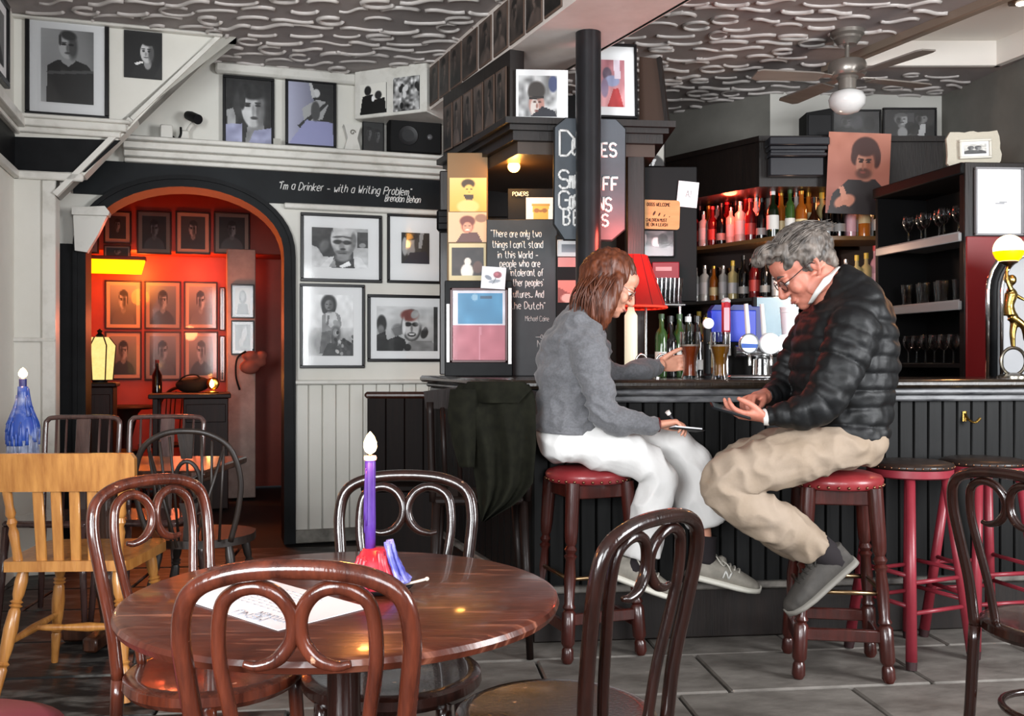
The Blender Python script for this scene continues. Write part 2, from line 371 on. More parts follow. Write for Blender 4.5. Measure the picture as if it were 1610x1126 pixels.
# ---------------------------------------------------------------- floor
fl = struct('floor', MB().box(-4.2, 4.6, -2.2, 9.9, -.12, -.022), JOINT)
bx = Vector((.9936, .113, 0)); by = Vector((-.113, .9936, 0))
T0 = Matrix(((bx.x, by.x, 0, 0), (bx.y, by.y, 0, 0), (0, 0, 1, 0), (0, 0, 0, 1)))
protos = {}
def slab(wd, dp, dark, i):
    k = (round(wd, 2), round(dp, 2), dark, i % 2)
    if k not in protos:
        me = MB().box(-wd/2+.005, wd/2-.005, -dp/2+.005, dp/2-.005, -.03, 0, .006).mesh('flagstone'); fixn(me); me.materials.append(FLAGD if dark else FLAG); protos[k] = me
    return protos[k]
row = 0; y = 2.2
while y < 6.3:
    dp = (.46, .52, .42)[row % 3]; x = -3.9-(row % 2)*.31; i = 0
    while x < 3.6:
        wd = (.62, .74, .56)[(i+row) % 3]; ctr = T0 @ Vector((x+wd/2, y+dp/2, 0))
        if not (ctr.x > .45 and ctr.y > 4.45) and ctr.y < 6.0+.31*(ctr.x+1.26)-.1:
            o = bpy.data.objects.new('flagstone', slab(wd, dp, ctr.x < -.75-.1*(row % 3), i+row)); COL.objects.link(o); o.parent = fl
            o.location = (ctr.x, ctr.y, -.001-.004*random.random()); o.rotation_euler = (random.uniform(-.002, .002), random.uniform(-.002, .002), math.atan2(bx.y, bx.x))
        x += wd; i += 1
    y += dp; row += 1
# ---------------------------------------------------------------- ceiling with raised plaster pattern
tray = [(1.97, 5.86), (2.98, 5.86), (3.75, 3.6), (3.75, 2.5), (3.4, 2.5)]
ceil_out = [(-4.2, -2.2), (4.6, -2.2), (4.6, 2.5)]
cb = MB()
def slabpoly(mb, pts, z0, z1): return mb.prism(pts, lambda a, b, d: Vector((a, b, d)), z0, z1)
cb = slabpoly(MB(), [(-4.2, -2.2), (4.6, -2.2), (4.6, 2.5), (3.4, 2.5), (1.97, 5.86), (2.98, 5.86), (3.95, 2.5), (4.6, 2.5), (4.6, 9.9), (-4.2, 9.9)], CEIL, CEIL+.06)
ceil = struct('ceiling', cb, PLASTER)
rel = MB()
iy = 0; yy = 4.2
while yy < 7.6:
    xx = -2.9+(iy % 2)*.12
    while xx < 3.1:
        a = random.random(); cx = xx+random.uniform(-.03, .03); cy = yy+random.uniform(-.03, .03)
        intray = cy > 2.5 and cx > 1.97+(5.86-cy)*.42-.12 and cy < 6.0
        if not intray and not (cx > 3.0-(cy-5.8)*.1 and cy > 5.4):
            L = random.uniform(.07, .125); h = random.uniform(.03, .07); ph = random.choice((1, -1))
            if a < .5: pts = [(cx+L*math.cos(t), cy-ph*h*math.sin(t)) for t in np.linspace(.25, math.pi-.25, 8)]
            elif a < .8: pts = [(cx+L*t, cy+h*.55*math.sin(t*2.6)*ph) for t in np.linspace(-1, 1, 8)]
            else: pts = [(cx+L*.7*math.cos(t), cy+h*math.sin(t)) for t in np.linspace(.3, 5.6, 13)]
            rel.tube([(p[0], p[1], CEIL+.002) for p in pts], random.uniform(.013, .02), 6, flat=.62, up=(0, 0, 1))
        xx += .23
    yy += .125; iy += 1
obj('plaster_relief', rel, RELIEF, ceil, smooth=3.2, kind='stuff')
tb = slabpoly(MB(), [(1.6, 6.1), (3.3, 6.1), (4.4, 2.3), (3.2, 2.3)], CEIL+.14, CEIL+.2)
obj('tray_panel', tb, TRAYW, ceil)
e = MB()
for (p, q) in (((1.97, 5.86), (2.98, 5.86)), ((2.98, 5.86), (3.95, 2.5)), ((1.97, 5.86), (3.4, 2.5))):
    p, q = Vector((*p, 0)), Vector((*q, 0)); u = (q-p); L = u.length; pl = Pl(p, u); pl.bar(-.02, L+.02, CEIL-.012, CEIL+.15, -.02, .02, .004, e)
obj('tray_moulding', e, TRAYW, ceil)
e = MB(); p, q = Vector((1.93, 5.9, 0)), Vector((3.36, 2.5, 0)); Pl(p, q-p).bar(0, (q-p).length, CEIL-.05, CEIL+.02, -.025, .03, .008, e)
obj('tray_bead', e, M('tan_trim', '#8a7a6c', .4), ceil)
# ---------------------------------------------------------------- back wall with the arch
uL, uR = BK.hit(136, 470)[0], BK.hit(446, 470)[0]; zS = BK.hit(446, 405)[1]; zT = BK.hit(291, 295)[1]; uC = (uL+uR)/2; aw = (uR-uL)/2; ah = zT-zS
def arc(k, n=26, t0=0, t1=math.pi): return [(uC+(aw+k)*math.cos(t), zS+(ah+k)*math.sin(t)**.92 if math.sin(t) > 0 else zS) for t in np.linspace(t0, t1, n)]
ul, ur = BK.hit(40, 500)[0], BK.hit(716, 500)[0]
wb = struct('wall_back', BK.uzpoly([(ul, 0), (ul, CEIL), (ur, CEIL), (ur, 0), (uR+.02, 0)]+arc(.02)+[(uL-.02, 0)], -.22, 0), WHITE)
ring = MB()
ring = BK.uzpoly([(uR, 0)]+arc(0)+[(uL, 0), (uL-.07, 0)]+arc(.07)[::-1]+[(uR+.07, 0)], -.23, .035)
struct('trim_1', ring, BLACK)
ring2 = BK.uzpoly([(uR+.07, 0)]+arc(.045)[:]+[(uL-.045, 0), (uL-.07, 0)]+arc(.07)[::-1], .03, .05); struct('trim_2', ring2, BLACK)
# black panelled jamb to the left of the arch
ja, jb = BK.hit(86, 500)[0], uL-.068
struct('trim_3', BK.bar(ja, jb, 0, BK.hit(110, 384)[1], -.01, .03, .006), BLACK)
# frieze board carrying the chalked line
zb = BK.hit(560, 326)[1]; zt = BK.hit(450, 270)[1]
th = math.asin(min(1, ((zb-zS)/(ah+.06)))**(1/.92))
mid = arc(.06, 18, th, math.pi-th)
struct('trim_4', BK.uzpoly([(BK.hit(698, 330)[0], zb)]+mid+[(BK.hit(116, 310)[0], zb), (BK.hit(112, 300)[0], zt), (BK.hit(698, 300)[0], zt)], 0, .02), M('frieze_black', '#0e1114', .55, spec=.25, noise=5, col2='#15191c'))
chalk = MB()
h0 = .048
u0, z0 = BK.hit(437, 298); lettering(BK, '"I\'m a Drinker - with a Writing Problem"', u0, z0, h0, .0032, .022, .25, chalk, .74, .05)
u0, z0 = BK.hit(604, 317); lettering(BK, 'Brendan Behan', u0, z0, .042, .003, .022, .25, chalk, .62, .05)
fr = [o for o in bpy.data.objects if o.name == 'trim_4'][0]
obj('chalk_writing', chalk, CHALK, fr, smooth=3.2, kind='stuff')
# white picture rail and spandrel moulding
struct('trim_5', BK.bar(BK.hit(446, 320)[0], BK.hit(697, 325)[0], BK.hit(560, 334)[1], zb+.004, 0, .035, .008), TRIMW)
# cornice shelf along the wall
cor = MB(); ca, ce = BK.hit(196, 260)[0], BK.hit(697, 260)[0]
zc = [BK.hit(450, y)[1] for y in (236, 243, 254, 264, 271)]
for (za, zz, d) in ((zc[1], zc[0], .15), (zc[2], zc[1], .12), (zc[3], zc[2], .085), (zc[4], zc[3], .05)): BK.bar(ca, ce, za, zz, -.002, d, .006, cor)
struct('trim_6', cor, TRIMW); ZSH = zc[0]
# wall-to-ceiling moulding
struct('trim_7', BK.bar(BK.hit(338, 120)[0], ur, CEIL-.07, CEIL, 0, .06, .015), TRIMW)
# wainscot: boards, rail, skirting
ua, uz = BK.hit(463, 700)[0], BK.hit(714, 700)[0]; zw = BK.hit(560, 604)[1]; nb = 12; bw = (uz-ua)/nb
bme = None
for i in range(nb):
    o = obj('board', BK.bar(ua+i*bw+.002, ua+(i+1)*bw-.002, .0, zw, 0, .016, .005), WHITE, wb)
struct('trim_8', BK.bar(ua-.005, uz+.01, zw, zw+.028, 0, .05, .008), TRIMW)
struct('baseboard_back', BK.bar(ua, uz, 0, .085, .014, .034, .006), TRIMG)
# boxed-in corner under the ceiling
pa, pb = W(557, 570, 6.0), W(671, 570, 5.80)
bxc = MB(); PB = Pl((pa.x, pa.y), (pb.x-pa.x, pb.y-pa.y)); wBX = (Vector((pb.x, pb.y, 0))-Vector((pa.x, pa.y, 0))).length
zbx = PB.hit(610, 182)[1]; PB.bar(0, wBX, zbx, CEIL, -.35, 0, .006, bxc); struct('trim_9', bxc, TRIMW)
# ---------------------------------------------------------------- boxed-in stair at the left
stair = LN.uzpoly([(LN.hit(-70, 6)[0], CEIL), (LN.hit(372, 6)[0], CEIL), LN.hit(366, 33), LN.hit(132, 276), LN.hit(88, 280), (LN.hit(88, 900)[0], 0), (LN.hit(-70, 900)[0], 0)], -.13, 0)
struct('wall_left', stair, WHITE)
struct('trim_10', LN.poly([(-70, 212), (190, 221), (134, 271), (-70, 269)], 0, .006), BLACK)
mb = MB(); uA = LN.hit(-70, 200)[0]; uB = LN.hit(203, 200)[0]
for y0, y1, d, xe in ((186, 192, .07, 206), (192, 204, .055, 200), (204, 213, .035, 190)): LN.bar(uA, LN.hit(xe, y0)[0], LN.hit(100, y1)[1], LN.hit(100, y0)[1], 0, d, .006, mb)
struct('trim_11', mb, TRIMW)
mb = MB(); LN.bar(uA, LN.hit(132, 275)[0], LN.hit(60, 283)[1], LN.hit(60, 270)[1], 0, .03, .008, mb); LN.bar(LN.hit(66, 400)[0], LN.hit(88, 400)[0], 0, LN.hit(60, 283)[1], 0, .015, .005, mb); LN.bar(uA, LN.hit(88, 400)[0], LN.hit(60, 538)[1], LN.hit(60, 531)[1], 0, .018, .006, mb)
struct('trim_12', mb, TRIMW)
mb = MB(); LN.bar(uA, LN.hit(350, 30)[0], LN.hit(150, 42)[1], CEIL, 0, .05, .012, mb); struct('trim_13', mb, TRIMW)
# sloping string edge of the stair: a moulded strip down the diagonal, and its grey soffit board
def diag(px0, px1, wdt, d0, d1, mat, name, sh=0):
    (a, b), (e, f) = LN.hit(*px0), LN.hit(*px1); A, B = Vector((a, b)), Vector((e, f)); t = (B-A).normalized(); nn = Vector((t.y, -t.x)); nn = nn if nn.y < 0 else -nn
    A = A+nn*sh; B = B+nn*sh; q = [A, B, B+nn*wdt, A+nn*wdt]
    return struct(name, LN.uzpoly([(p.x, p.y) for p in q], d0, d1), mat)
diag((366, 33), (205, 186), .022, -.01, .02, TRIMW, 'trim_14'); diag((203, 186), (84, 304), .028, -.01, .03, TRIMW, 'trim_15')
diag((352, 52), (86, 306), .012, -.13, -.012, TRIMG, 'trim_16', .004)
struct('trim_17', LN.poly([(97, 312), (150, 310), (156, 319), (140, 352), (121, 383), (100, 380)], -.49, -.42), TRIMW)
struct('trim_18', LN.poly([(96, 308), (152, 306), (160, 316), (158, 322), (96, 320)], -.49, -.39), TRIMW)
# left wall running towards the viewer
LW0 = LN.at(LN.hit(22, 400)[0], 0); LWp = Pl((LW0.x+.29*3.2, LW0.y-.957*3.2), (-.29, .957)); Lw = 3.2
mb = MB(); LWp.bar(0, Lw, 0, CEIL, -.1, 0, 0, mb); struct('wall_left_side', mb, WHITE)
mb = MB()
for z0, z1, d in ((LN.hit(60, 213)[1], LN.hit(60, 204)[1], .03), (LN.hit(60, 204)[1], LN.hit(60, 187)[1], .06), (LN.hit(60, 283)[1], LN.hit(60, 270)[1], .03)): LWp.bar(0, Lw, z0, z1, 0, d, .006, mb)
struct('trim_19', mb, TRIMW)
mb = MB(); LWp.bar(0, Lw, LN.hit(60, 269)[1], LN.hit(60, 214)[1], 0, .005, 0, mb); struct('trim_20', mb, BLACK)
# ---------------------------------------------------------------- red room behind the arch
zr = 2.62
mb = MB(); FR.bar(FR.hit(60, 500)[0], FR.hit(470, 500)[0], 0, zr, -.1, 0, 0, mb); struct('wall_red_room_far', mb, REDWALL)
ra, rb = FR.hit(120, 500)[0], FR.hit(404, 500)[0]
mb = MB(); FR.bar(ra-.1, ra, 0, zr, 0, 2.68, 0, mb); struct('wall_red_room_left', mb, REDWALL)
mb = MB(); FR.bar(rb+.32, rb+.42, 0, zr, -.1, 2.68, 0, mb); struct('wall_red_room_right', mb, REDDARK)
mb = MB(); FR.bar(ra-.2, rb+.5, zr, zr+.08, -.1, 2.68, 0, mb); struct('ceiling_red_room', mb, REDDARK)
HZ = FR.hit(300, 404)[1]
mb = MB(); FR.bar(ra, rb+.32, HZ, zr, 0, .35, .01, mb); struct('trim_21', mb, REDWALL)           # boxed beam the upper pictures hang on
mb = MB(); PO = FR.off(.75); FR.bar(PO.hit(357, 500)[0], PO.hit(402, 500)[0], 0, HZ, 0, .75, .006, mb); struct('wall_red_room_pier', mb, M('pier_paint', '#b9a79c', .5, noise=4, col2='#94847a'))
HB = FR.off(.36)
# ---------------------------------------------------------------- beam, its column, bar walls
bm_ = slabpoly(MB(), [(-.51, 5.87), (1.41, 1.5), (1.98, 1.5), (.257, 5.14)], 2.68, CEIL)
struct('trim_22', bm_, BEAMP)
mb = MB(); p, q = Vector((.257, 5.14, 0)), Vector((1.98, 1.5, 0)); Pl(p, q-p).bar(0, (q-p).length, 2.68, 2.71, -.01, .02, .004, mb); Pl(p, q-p).bar(0, (q-p).length, CEIL-.06, CEIL, -.01, .05, .015, mb); struct('trim_23', mb, BEAMP)
mb = MB(); p, q = Vector((.45, 6.53, 0)), Vector((.45, 7.75, 0)); Pl(p, q-p).bar(0, 1.3, 0, CEIL, -.05, 0, 0, mb); struct('wall_bar_left', mb, GREYW)
mb = MB(); BK.bar(ur, ur+1.0, 0, CEIL, -.22, 0, 0, mb); struct('wall_back_bar', mb, BLACKM)
DG = Pl((.2, 7.9), (1.545, -1.45)); dgl = math.hypot(1.545, 1.45)
mb = MB(); DG.bar(0, dgl, 0, CEIL, -.1, 0, 0, mb); struct('wall_bar_diagonal', mb, GREYW)
CW = Pl((1.745, 6.45), (1.205, .1)); mb = MB(); CW.bar(0, 1.21, 0, CEIL, -.1, 0, 0, mb); struct('wall_bar_back', mb, PALEW)
RW = Pl((2.95, 6.55), (.65, -4.05)); mb = MB(); RW.bar(0, 4.05, 0, CEIL, -.1, 0, 0, mb); struct('wall_right', mb, GREYW)
# ================================================================ bar counter
bar = thing('bar_counter', 'black panelled bar counter with a dark worn moulded top', 'bar counter', (1.4, 4.2, 0))
bar_u0 = BR.hit(838, 640)[0]; bar_u1 = 2.15; ZB = 1.06
A = BR.at(bar_u0, 0); B = Vector((-.42, 5.25, 0)); RT = Pl(B, A-B); rtl = (A-B).length
BOARD = M('black_board', '#0c0c0c', .5, spec=.2, noise=6, col2='#131313', stretch=(8, 8, .6), bump=(14, .06))
mb = MB(); BR.bar(bar_u0+.02, bar_u1-.01, .0, .97, -.55, -.03, 0, mb); obj('carcass', mb, BLACKM, bar, world=True)
mb = MB(); RT.bar(.0, rtl-.02, .0, .97, -.45, -.03, 0, mb); obj('return_carcass', mb, BLACKM, bar, world=True)
n = int((bar_u1-bar_u0)/.064); wd = (bar_u1-bar_u0)/n
for i in range(n): obj('board', BR.bar(bar_u0+i*wd+.0015, bar_u0+(i+1)*wd-.0015, .22, .97, -.03, 0, .005), BOARD, bar, world=True)
n2 = int(rtl/.085); wd = rtl/n2
for i in range(n2): obj('board', RT.bar(i*wd+.0015, (i+1)*wd-.0015, .22, .97, -.03, 0, .005), BOARD, bar, world=True)
mb = MB(); BR.bar(bar_u0, bar_u1, .0, .2, -.03, .005, .006, mb); RT.bar(0, rtl, 0, .2, -.03, .005, .006, mb); obj('plinth', mb, DKWOOD, bar, world=True)
mb = MB(); BR.bar(bar_u0-.01, bar_u1, .2, .228, -.03, .03, .008, mb); RT.bar(0, rtl+.01, .2, .228, -.03, .03, .008, mb); obj('skirting_ledge', mb, M('worn_grey_ledge', '#77726c', .35, noise=9, col2='#2c2826', thr=(.4, .7)), bar, world=True)
TOPW = Mwood('bar_top_wood', '#17120f', '#33291f', '#8d8a86', .25, .5, chipthr=.74)
mb = MB(); BR.bar(bar_u0-.09, bar_u1, ZB-.035, ZB, -.62, .10, .012, mb); obj('counter_top', mb, TOPW, bar, world=True)
mb = MB(); RT.bar(-.05, rtl+.06, ZB-.0365, ZB-.0015, -.5, .08, .012, mb); obj('return_top', mb, TOPW, bar, world=True)
mb = MB(); BR.bar(bar_u0-.05, bar_u1, ZB-.062, ZB-.036, -.1, .065, .008, mb); BR.bar(bar_u0-.03, bar_u1, ZB-.092, ZB-.062, -.1, .035, .008, mb); RT.bar(-.02, rtl+.03, ZB-.062, ZB-.038, -.1, .05, .008, mb); RT.bar(-.02, rtl+.02, ZB-.092, ZB-.062, -.1, .03, .008, mb)
obj('top_moulding', mb, M('grey_worn_moulding', '#6a6a6c', .3, noise=9, col2='#26262a', thr=(.42, .72), stretch=(1, 1, 4)), bar, world=True)
# brass coat hook on the boards
hk = BR.at(*BR.hit(1516, 655)); ho = thing('coat_hook', 'small brass coat hook on the black bar boards right of the man', 'hook', hk)
R3 = lambda u, z, d: BR.at(BR.hit(1516, 655)[0]+u, BR.hit(1516, 655)[1]+z, d)
obj('back_plate', MB().tube([R3(0, -.02, .004), R3(0, .022, .004)], .010, 10, flat=.35, up=BR.u), BRASS, ho, world=True)
obj('hook_arm', MB().tube(spl([R3(0, .01, .006), R3(.002, -.012, .03), R3(.018, -.022, .05), R3(.038, -.004, .055)], 5), lerps([.006, .005, .006], 16), 8), BRASS, ho, world=True)
# ================================================================ column and gantry over the bar
col = thing('iron_column', 'tall round black iron column rising from the bar to the beam', 'column', (W(925, 570, 4.49).x, 4.49, ZB))
obj('shaft', MB().lathe([(.066, .0), (.066, .05), (.06, .06), (.06, 1.62)], 28), M('black_iron', '#101012', .28, noise=4, col2='#1d1d20'), col, smooth=.6)
gan = thing('bar_gantry', 'dark wooden gantry with a moulded cornice shelf over the bar', 'gantry', (.2, 5.0, ZB))
def inset(P, d):
    q = []; n = len(P)
    for i in range(n):
        p0, p1, p2 = [Vector(P[k % n]) for k in (i-1, i, i+1)]; a = (p1-p0).normalized(); b = (p2-p1).normalized()
        na, nb_ = Vector((-a.y, a.x)), Vector((-b.y, b.x)); m_ = (na+nb_).normalized(); q.append(p1+m_*(d/max(.3, m_.dot(na))))
    return [(v.x, v.y) for v in q]
GP = [(-.03, 4.57), (.80, 4.66), (.80, 5.35), (.05, 5.9), (-.44, 5.56)]
ZG = 2.31
mb = slabpoly(MB(), GP, ZG-.03, ZG); slabpoly(mb, inset(GP, .03), ZG-.055, ZG-.03); slabpoly(mb, inset(GP, .055), ZG-.10, ZG-.055); obj('cornice', mb, DKWOOD, gan, world=True)
mb = slabpoly(MB(), inset(GP, .09), ZG-.16, ZG-.10); obj('soffit', mb, SOFFIT, gan, world=True)
mb = slabpoly(MB(), [(-.40, 5.55), (-.01, 4.72), (.06, 4.75), (-.3, 5.6)], ZG, 2.68); obj('upper_frieze', mb, DKWOOD, gan, world=True)
def post(px, D, hw, z0, z1, mat=None):
    p = W(px, 570, D); mb = MB().box(p.x-hw, p.x+hw, p.y-hw, p.y+hw, z0, z1, .006); return obj('post', mb, mat or DKWOOD, gan, world=True)
post(706, 5.42, .05, ZB, ZG-.1); post(998, 4.78, .045, ZB, ZG-.1)
p = W(707, 570, 5.34)
obj('post_bracket', MB().box(p.x-.07, p.x+.055, p.y-.05, p.y+.03, 1.86, 1.98, .012).box(p.x-.06, p.x+.05, p.y-.06, p.y-.04, 1.90, 1.94, .004), BLACK, gan, world=True)
mb = MB(); p = W(925, 570, 4.9); obj('back_rail', MB().box(-.3, .75, 5.28, 5.34, 1.86, 1.94, .01), BLACK, gan, world=True)
pb_ = Pl((.77, 4.68), (.1, .6)); mb = MB(); 
# ================================================================ back bar cabinets and shelves
bb = thing('back_bar', 'dark back bar cabinet with bottle shelves along the far wall', 'cabinet', (1.9, 6.2, 0))
F1, F2, F3 = (.80, 7.03), (1.56, 6.02), (2.72, 6.02)
ZC = 2.55
mb = slabpoly(MB(), [F1, F2, F3, (2.80, 6.38), (1.74, 6.42), (1.0, 7.15)], 2.24, ZC); obj('top_cabinet', mb, DKWOOD, bb, world=True)
mb = slabpoly(MB(), [(F1[0]-.02, F1[1]-.02), (F2[0]-.01, F2[1]-.03), (F3[0], F3[1]-.03), (2.80, 6.38), (1.74, 6.42), (1.0, 7.15)], ZC-.03, ZC+.004); obj('cornice', mb, DKWOOD, bb, world=True)
SHF = [(.92, 6.96), (1.359, 6.49), (1.664, 6.03), (2.42, 6.03), (2.42, 6.36), (1.78, 6.4), (1.06, 7.08)]
GL_SHELF = M('amber_shelf', '#6d5030', .25)
mb = slabpoly(MB(), SHF, 1.905, 1.93); obj('shelf', mb, GL_SHELF, bb, world=True)
mb = slabpoly(MB(), SHF, 1.53, 1.552); obj('shelf', mb, M('dull_shelf', '#3c3a38', .25), bb, world=True)
CNT = [(.55, 7.0), (1.25, 6.35), (1.6, 5.9), (2.15, 5.85), (2.7, 5.9), (2.7, 6.4), (1.75, 6.36), (.6, 7.45)]
mb = slabpoly(MB(), CNT, 0, .9); obj('cupboard', mb, BLACKM, bb, world=True)
mb = slabpoly(MB(), [(a-.02, b-.02) for a, b in CNT], .9, .94); obj('counter', mb, M('back_counter_steel', '#6e6e70', .3, 1), bb, world=True)
mb = MB(); DG.bar(.85, dgl-.02, .95, 2.24, .012, .03, 0, mb); CW.bar(.0, .75, .95, 2.24, .012, .03, 0, mb); obj('mirror_back', mb, M('old_mirror', '#5a4a44', .12, 1), bb, world=True)
cap = face_on(1252, 5.93); u0, u1, z0, z1 = cap.rect((1206, 218, 1300, 276)); mb = MB()
hh = z1-z0
for a, b_, d in ((.78, 1, .06), (.66, .78, .04), (.5, .6, .035), (0, .5, .0)): cap.bar(u0+(.06-d)*.3, u1-(.06-d)*.3, z0+a*hh, z0+b_*hh, -.06, d, .006, mb)
cap.bar(u0+.02, u1-.02, z0+.6*hh, z0+.66*hh, -.06, .02, 0, mb)
obj('capital', mb, M('dark_grey_wood', '#25252a', .35), bb, world=True)
# side cabinet with glass shelves, facing left
sc_ = thing('side_cabinet', 'black open shelf cabinet holding glasses right of the man', 'cabinet', (2.5, 5.4, .94))
SD = Pl((2.20, 5.78), (.17, -.78)); sl = math.hypot(.17, .78)      # front edge line, facing left
mb = MB()
SD.bar(0, sl, .94, 2.16, -.36, -.33, 0, mb); SD.bar(0, sl, 2.12, 2.18, -.36, .02, .006, mb); SD.bar(sl-.04, sl, .94, 2.12, -.36, 0, .004, mb); SD.bar(0, .03, .94, 2.12, -.36, 0, .004, mb); obj('case', mb, BLACKM, sc_, world=True)
for z in (1.463, 1.823):
    mb = MB(); SD.bar(.03, sl-.04, z-.03, z, -.33, .0, .004, mb); SD.bar(.03, sl-.02, z-.055, z-.008, -.004, .018, .004, mb); obj('shelf', mb, M('grey_shelf_edge', '#8f8f8f', .35), sc_, world=True)
EP = SD.at(sl, 0); EPL = Pl((EP.x, EP.y-.003), (1, .05))
mb = MB(); EPL.bar(0, .42, .94, 2.18, -.04, 0, .004, mb); obj('end_panel', mb, DKWOOD, sc_, world=True)
# ================================================================ furniture
BENT = Mwood('bentwood_mahogany', '#2e110a', '#5e2b1b', '#c0957a', .22, .5, chipthr=.715)
BENTD = Mwood('bentwood_dark', '#150906', '#29130e', '#8a6a54', .22, .45, chipthr=.735)
SEATD = M('dark_seat_panel', '#0f0807', .3, coat=.2, noise=6, col2='#190d0a')
def bentwood(name, label, mat, smat, group='bentwood café chairs'):
    t = thing(name, label, 'chair', group=group)
    r = .19
    obj('seat_ring', MB().lathe([(r-.03, .425), (r-.004, .425), (r+.006, .437), (r+.004, .455), (r-.012, .463), (r-.024, .461)], 36), mat, t)
    obj('seat', MB().lathe([(0.001, .452), (r-.06, .4525), (r-.026, .459), (r-.02, .452), (r-.02, .44), (.001, .44)], 36, caps=False), smat, t)
    hoop = [(-.150, -.19, .0), (-.140, -.172, .2), (-.130, -.165, .44), (-.140, -.175, .56), (-.154, -.196, .68), (-.160, -.212, .765), (-.143, -.222, .822), (-.085, -.229, .849), (0, -.231, .856)]
    P = hoop+[(-x, y, z) for x, y, z in hoop[-2::-1]]
    up = [i for i, p in enumerate(P) if p[2] >= .43]; H = spl(P[up[0]:up[-1]+1], 7)
    obj('back_hoop', MB().tube(H, .0138, 12), mat, t, smooth=3.2)
    for sg in (-1, 1):
        L = spl([(sg*abs(x), y, z) for x, y, z in hoop[:4]][:3], 6); obj('leg', MB().tube(L, lerps([.0115, .0145, .015], len(L)), 12), mat, t, smooth=3.2)
        S = [(.070, -.160, .455), (.084, -.172, .56), (.100, -.190, .66), (.110, -.203, .735)]
        cx, cz, R = .057, .775, .0525
        for a in (25, 60, 95, 130, 165, 200, 235, 268, 290): S.append((cx+R*math.cos(math.radians(a)), -.203-.012*math.sin(math.radians(min(a, 180)))-.004, cz+R*1.05*math.sin(math.radians(a))))
        Q = spl([(sg*a, b, d) for a, b, d in S], 6); n = len(Q)
        obj('back_scroll', MB().tube(Q, [.0108 if k < n*.8 else .0108-.006*(k-n*.8)/(n*.2) for k in range(n)], 10), mat, t, smooth=3.2)
        LG = [(sg*.125, .125, .43), (sg*.135, .137, .22), (sg*.152, .155, 0)]
        obj('leg', MB().tube(spl(LG, 6), lerps([.017, .016, .0115], 13), 12), mat, t, smooth=3.2)
    obj('leg_ring', MB().tube([(.135*math.cos(a), .135*math.sin(a)*1.03-.008, .235) for a in np.linspace(0, 2*math.pi, 33)[:-1]], .0095, 8, closed=True), mat, t, smooth=3.2)
    return proto(t)
def rzf(fx, fy): return math.atan2(-fx, fy)
tcx, tcy, TZ = -.303, 1.72, .715
ch = bentwood('bentwood_chair', 'reddish bentwood chair in the foreground, its back towards the viewer', BENT, SEATD)
ch.location = (-.290, 1.488, 0); ch.rotation_euler = (0, 0, 0); ch.scale = (.97, .97, 1)
dup(ch, (-.655, 2.10, 0), rzf(.85, -.52), 'reddish bentwood chair left of the round table, turned towards the candle')
ch2 = bentwood('bentwood_chair', 'dark bentwood chair behind the round table and the candle', BENTD, SEATD)
ch2.location = (-.262, 2.085, 0); ch2.rotation_euler = (0, 0, math.pi-.03)
SEATB = M('worn_brown_seat', '#4a2614', .3, coat=.4, noise=5, col2='#2b140c')
ch3 = bentwood('bentwood_chair', 'dark bentwood chair with a worn brown seat right of the round table', BENTD, SEATB)
ch3.location = (.085, 1.835, 0); ch3.rotation_euler = (0, 0, rzf(-.75, .66))
dup(ch2, (1.42, 2.46, 0), rzf(.9, .43), 'dark bentwood chair cut off by the right edge of the view')
# ---------------------------------------------------------------- round pedestal table
def Mtable():
    m = M('worn_table_top', '#38150c', .34, coat=.22, noise=7, col2='#592818', stretch=(1.2, 7, 1), thr=(.3, .7), bump=(16, .08)); nt = m.node_tree; L = nt.links.new; b = nt.nodes['Principled BSDF']
    src = b.inputs['Base Color'].links[0].from_socket
    tc = nt.nodes.new('ShaderNodeTexCoord'); mp = nt.nodes.new('ShaderNodeMapping'); mp.inputs['Scale'].default_value = (5, 34, 1); mp.inputs['Rotation'].default_value = (0, 0, .06)
    n = nt.nodes.new('ShaderNodeTexNoise'); n.inputs['Scale'].default_value = 1.6; n.inputs['Detail'].default_value = 5
    r = nt.nodes.new('ShaderNodeValToRGB'); r.color_ramp.elements[0].position = .57; r.color_ramp.elements[1].position = .72
    mx = nt.nodes.new('ShaderNodeMix'); mx.data_type = 'RGBA'; mx.inputs[7].default_value = c('#8a5440')
    L(tc.outputs['Object'], mp.inputs[0]); L(mp.outputs[0], n.inputs['Vector']); L(n.outputs['Fac'], r.inputs[0]); L(r.outputs[0], mx.inputs[0]); L(src, mx.inputs[6]); L(mx.outputs[2], b.inputs['Base Color'])
    return m
tb_ = thing('round_table', 'round pedestal table with a scratched red-brown wooden top', 'table', (tcx, tcy, 0))
R = .388
obj('tabletop', MB().lathe([(.001, TZ-.028), (R-.02, TZ-.028), (R-.004, TZ-.022), (R, TZ-.012), (R-.003, TZ-.004), (R-.012, TZ), (.001, TZ)], 72), Mtable(), tb_, smooth=.5)
obj('pedestal', MB().lathe([(.028, .06), (.028, .3), (.034, .34), (.03, .38), (.03, .62), (.05, .66), (.05, .687)], 20), BENTD, tb_)
obj('top_bracket', MB().box(-.2, .2, -.025, .025, .665, .687, .006).box(-.025, .025, -.2, .2, .664, .686, .006), BLACKM, tb_)
for k in range(3):
    a = math.radians(-30+120*k); q = [(.02*math.cos(a), .02*math.sin(a), .10), (.14*math.cos(a), .14*math.sin(a), .09), (.25*math.cos(a), .25*math.sin(a), .025), (.29*math.cos(a), .29*math.sin(a), .018)]
    obj('foot', MB().tube(spl(q, 5), lerps([.03, .022, .018], 16), 10), BLACKM, tb_, smooth=3.2)
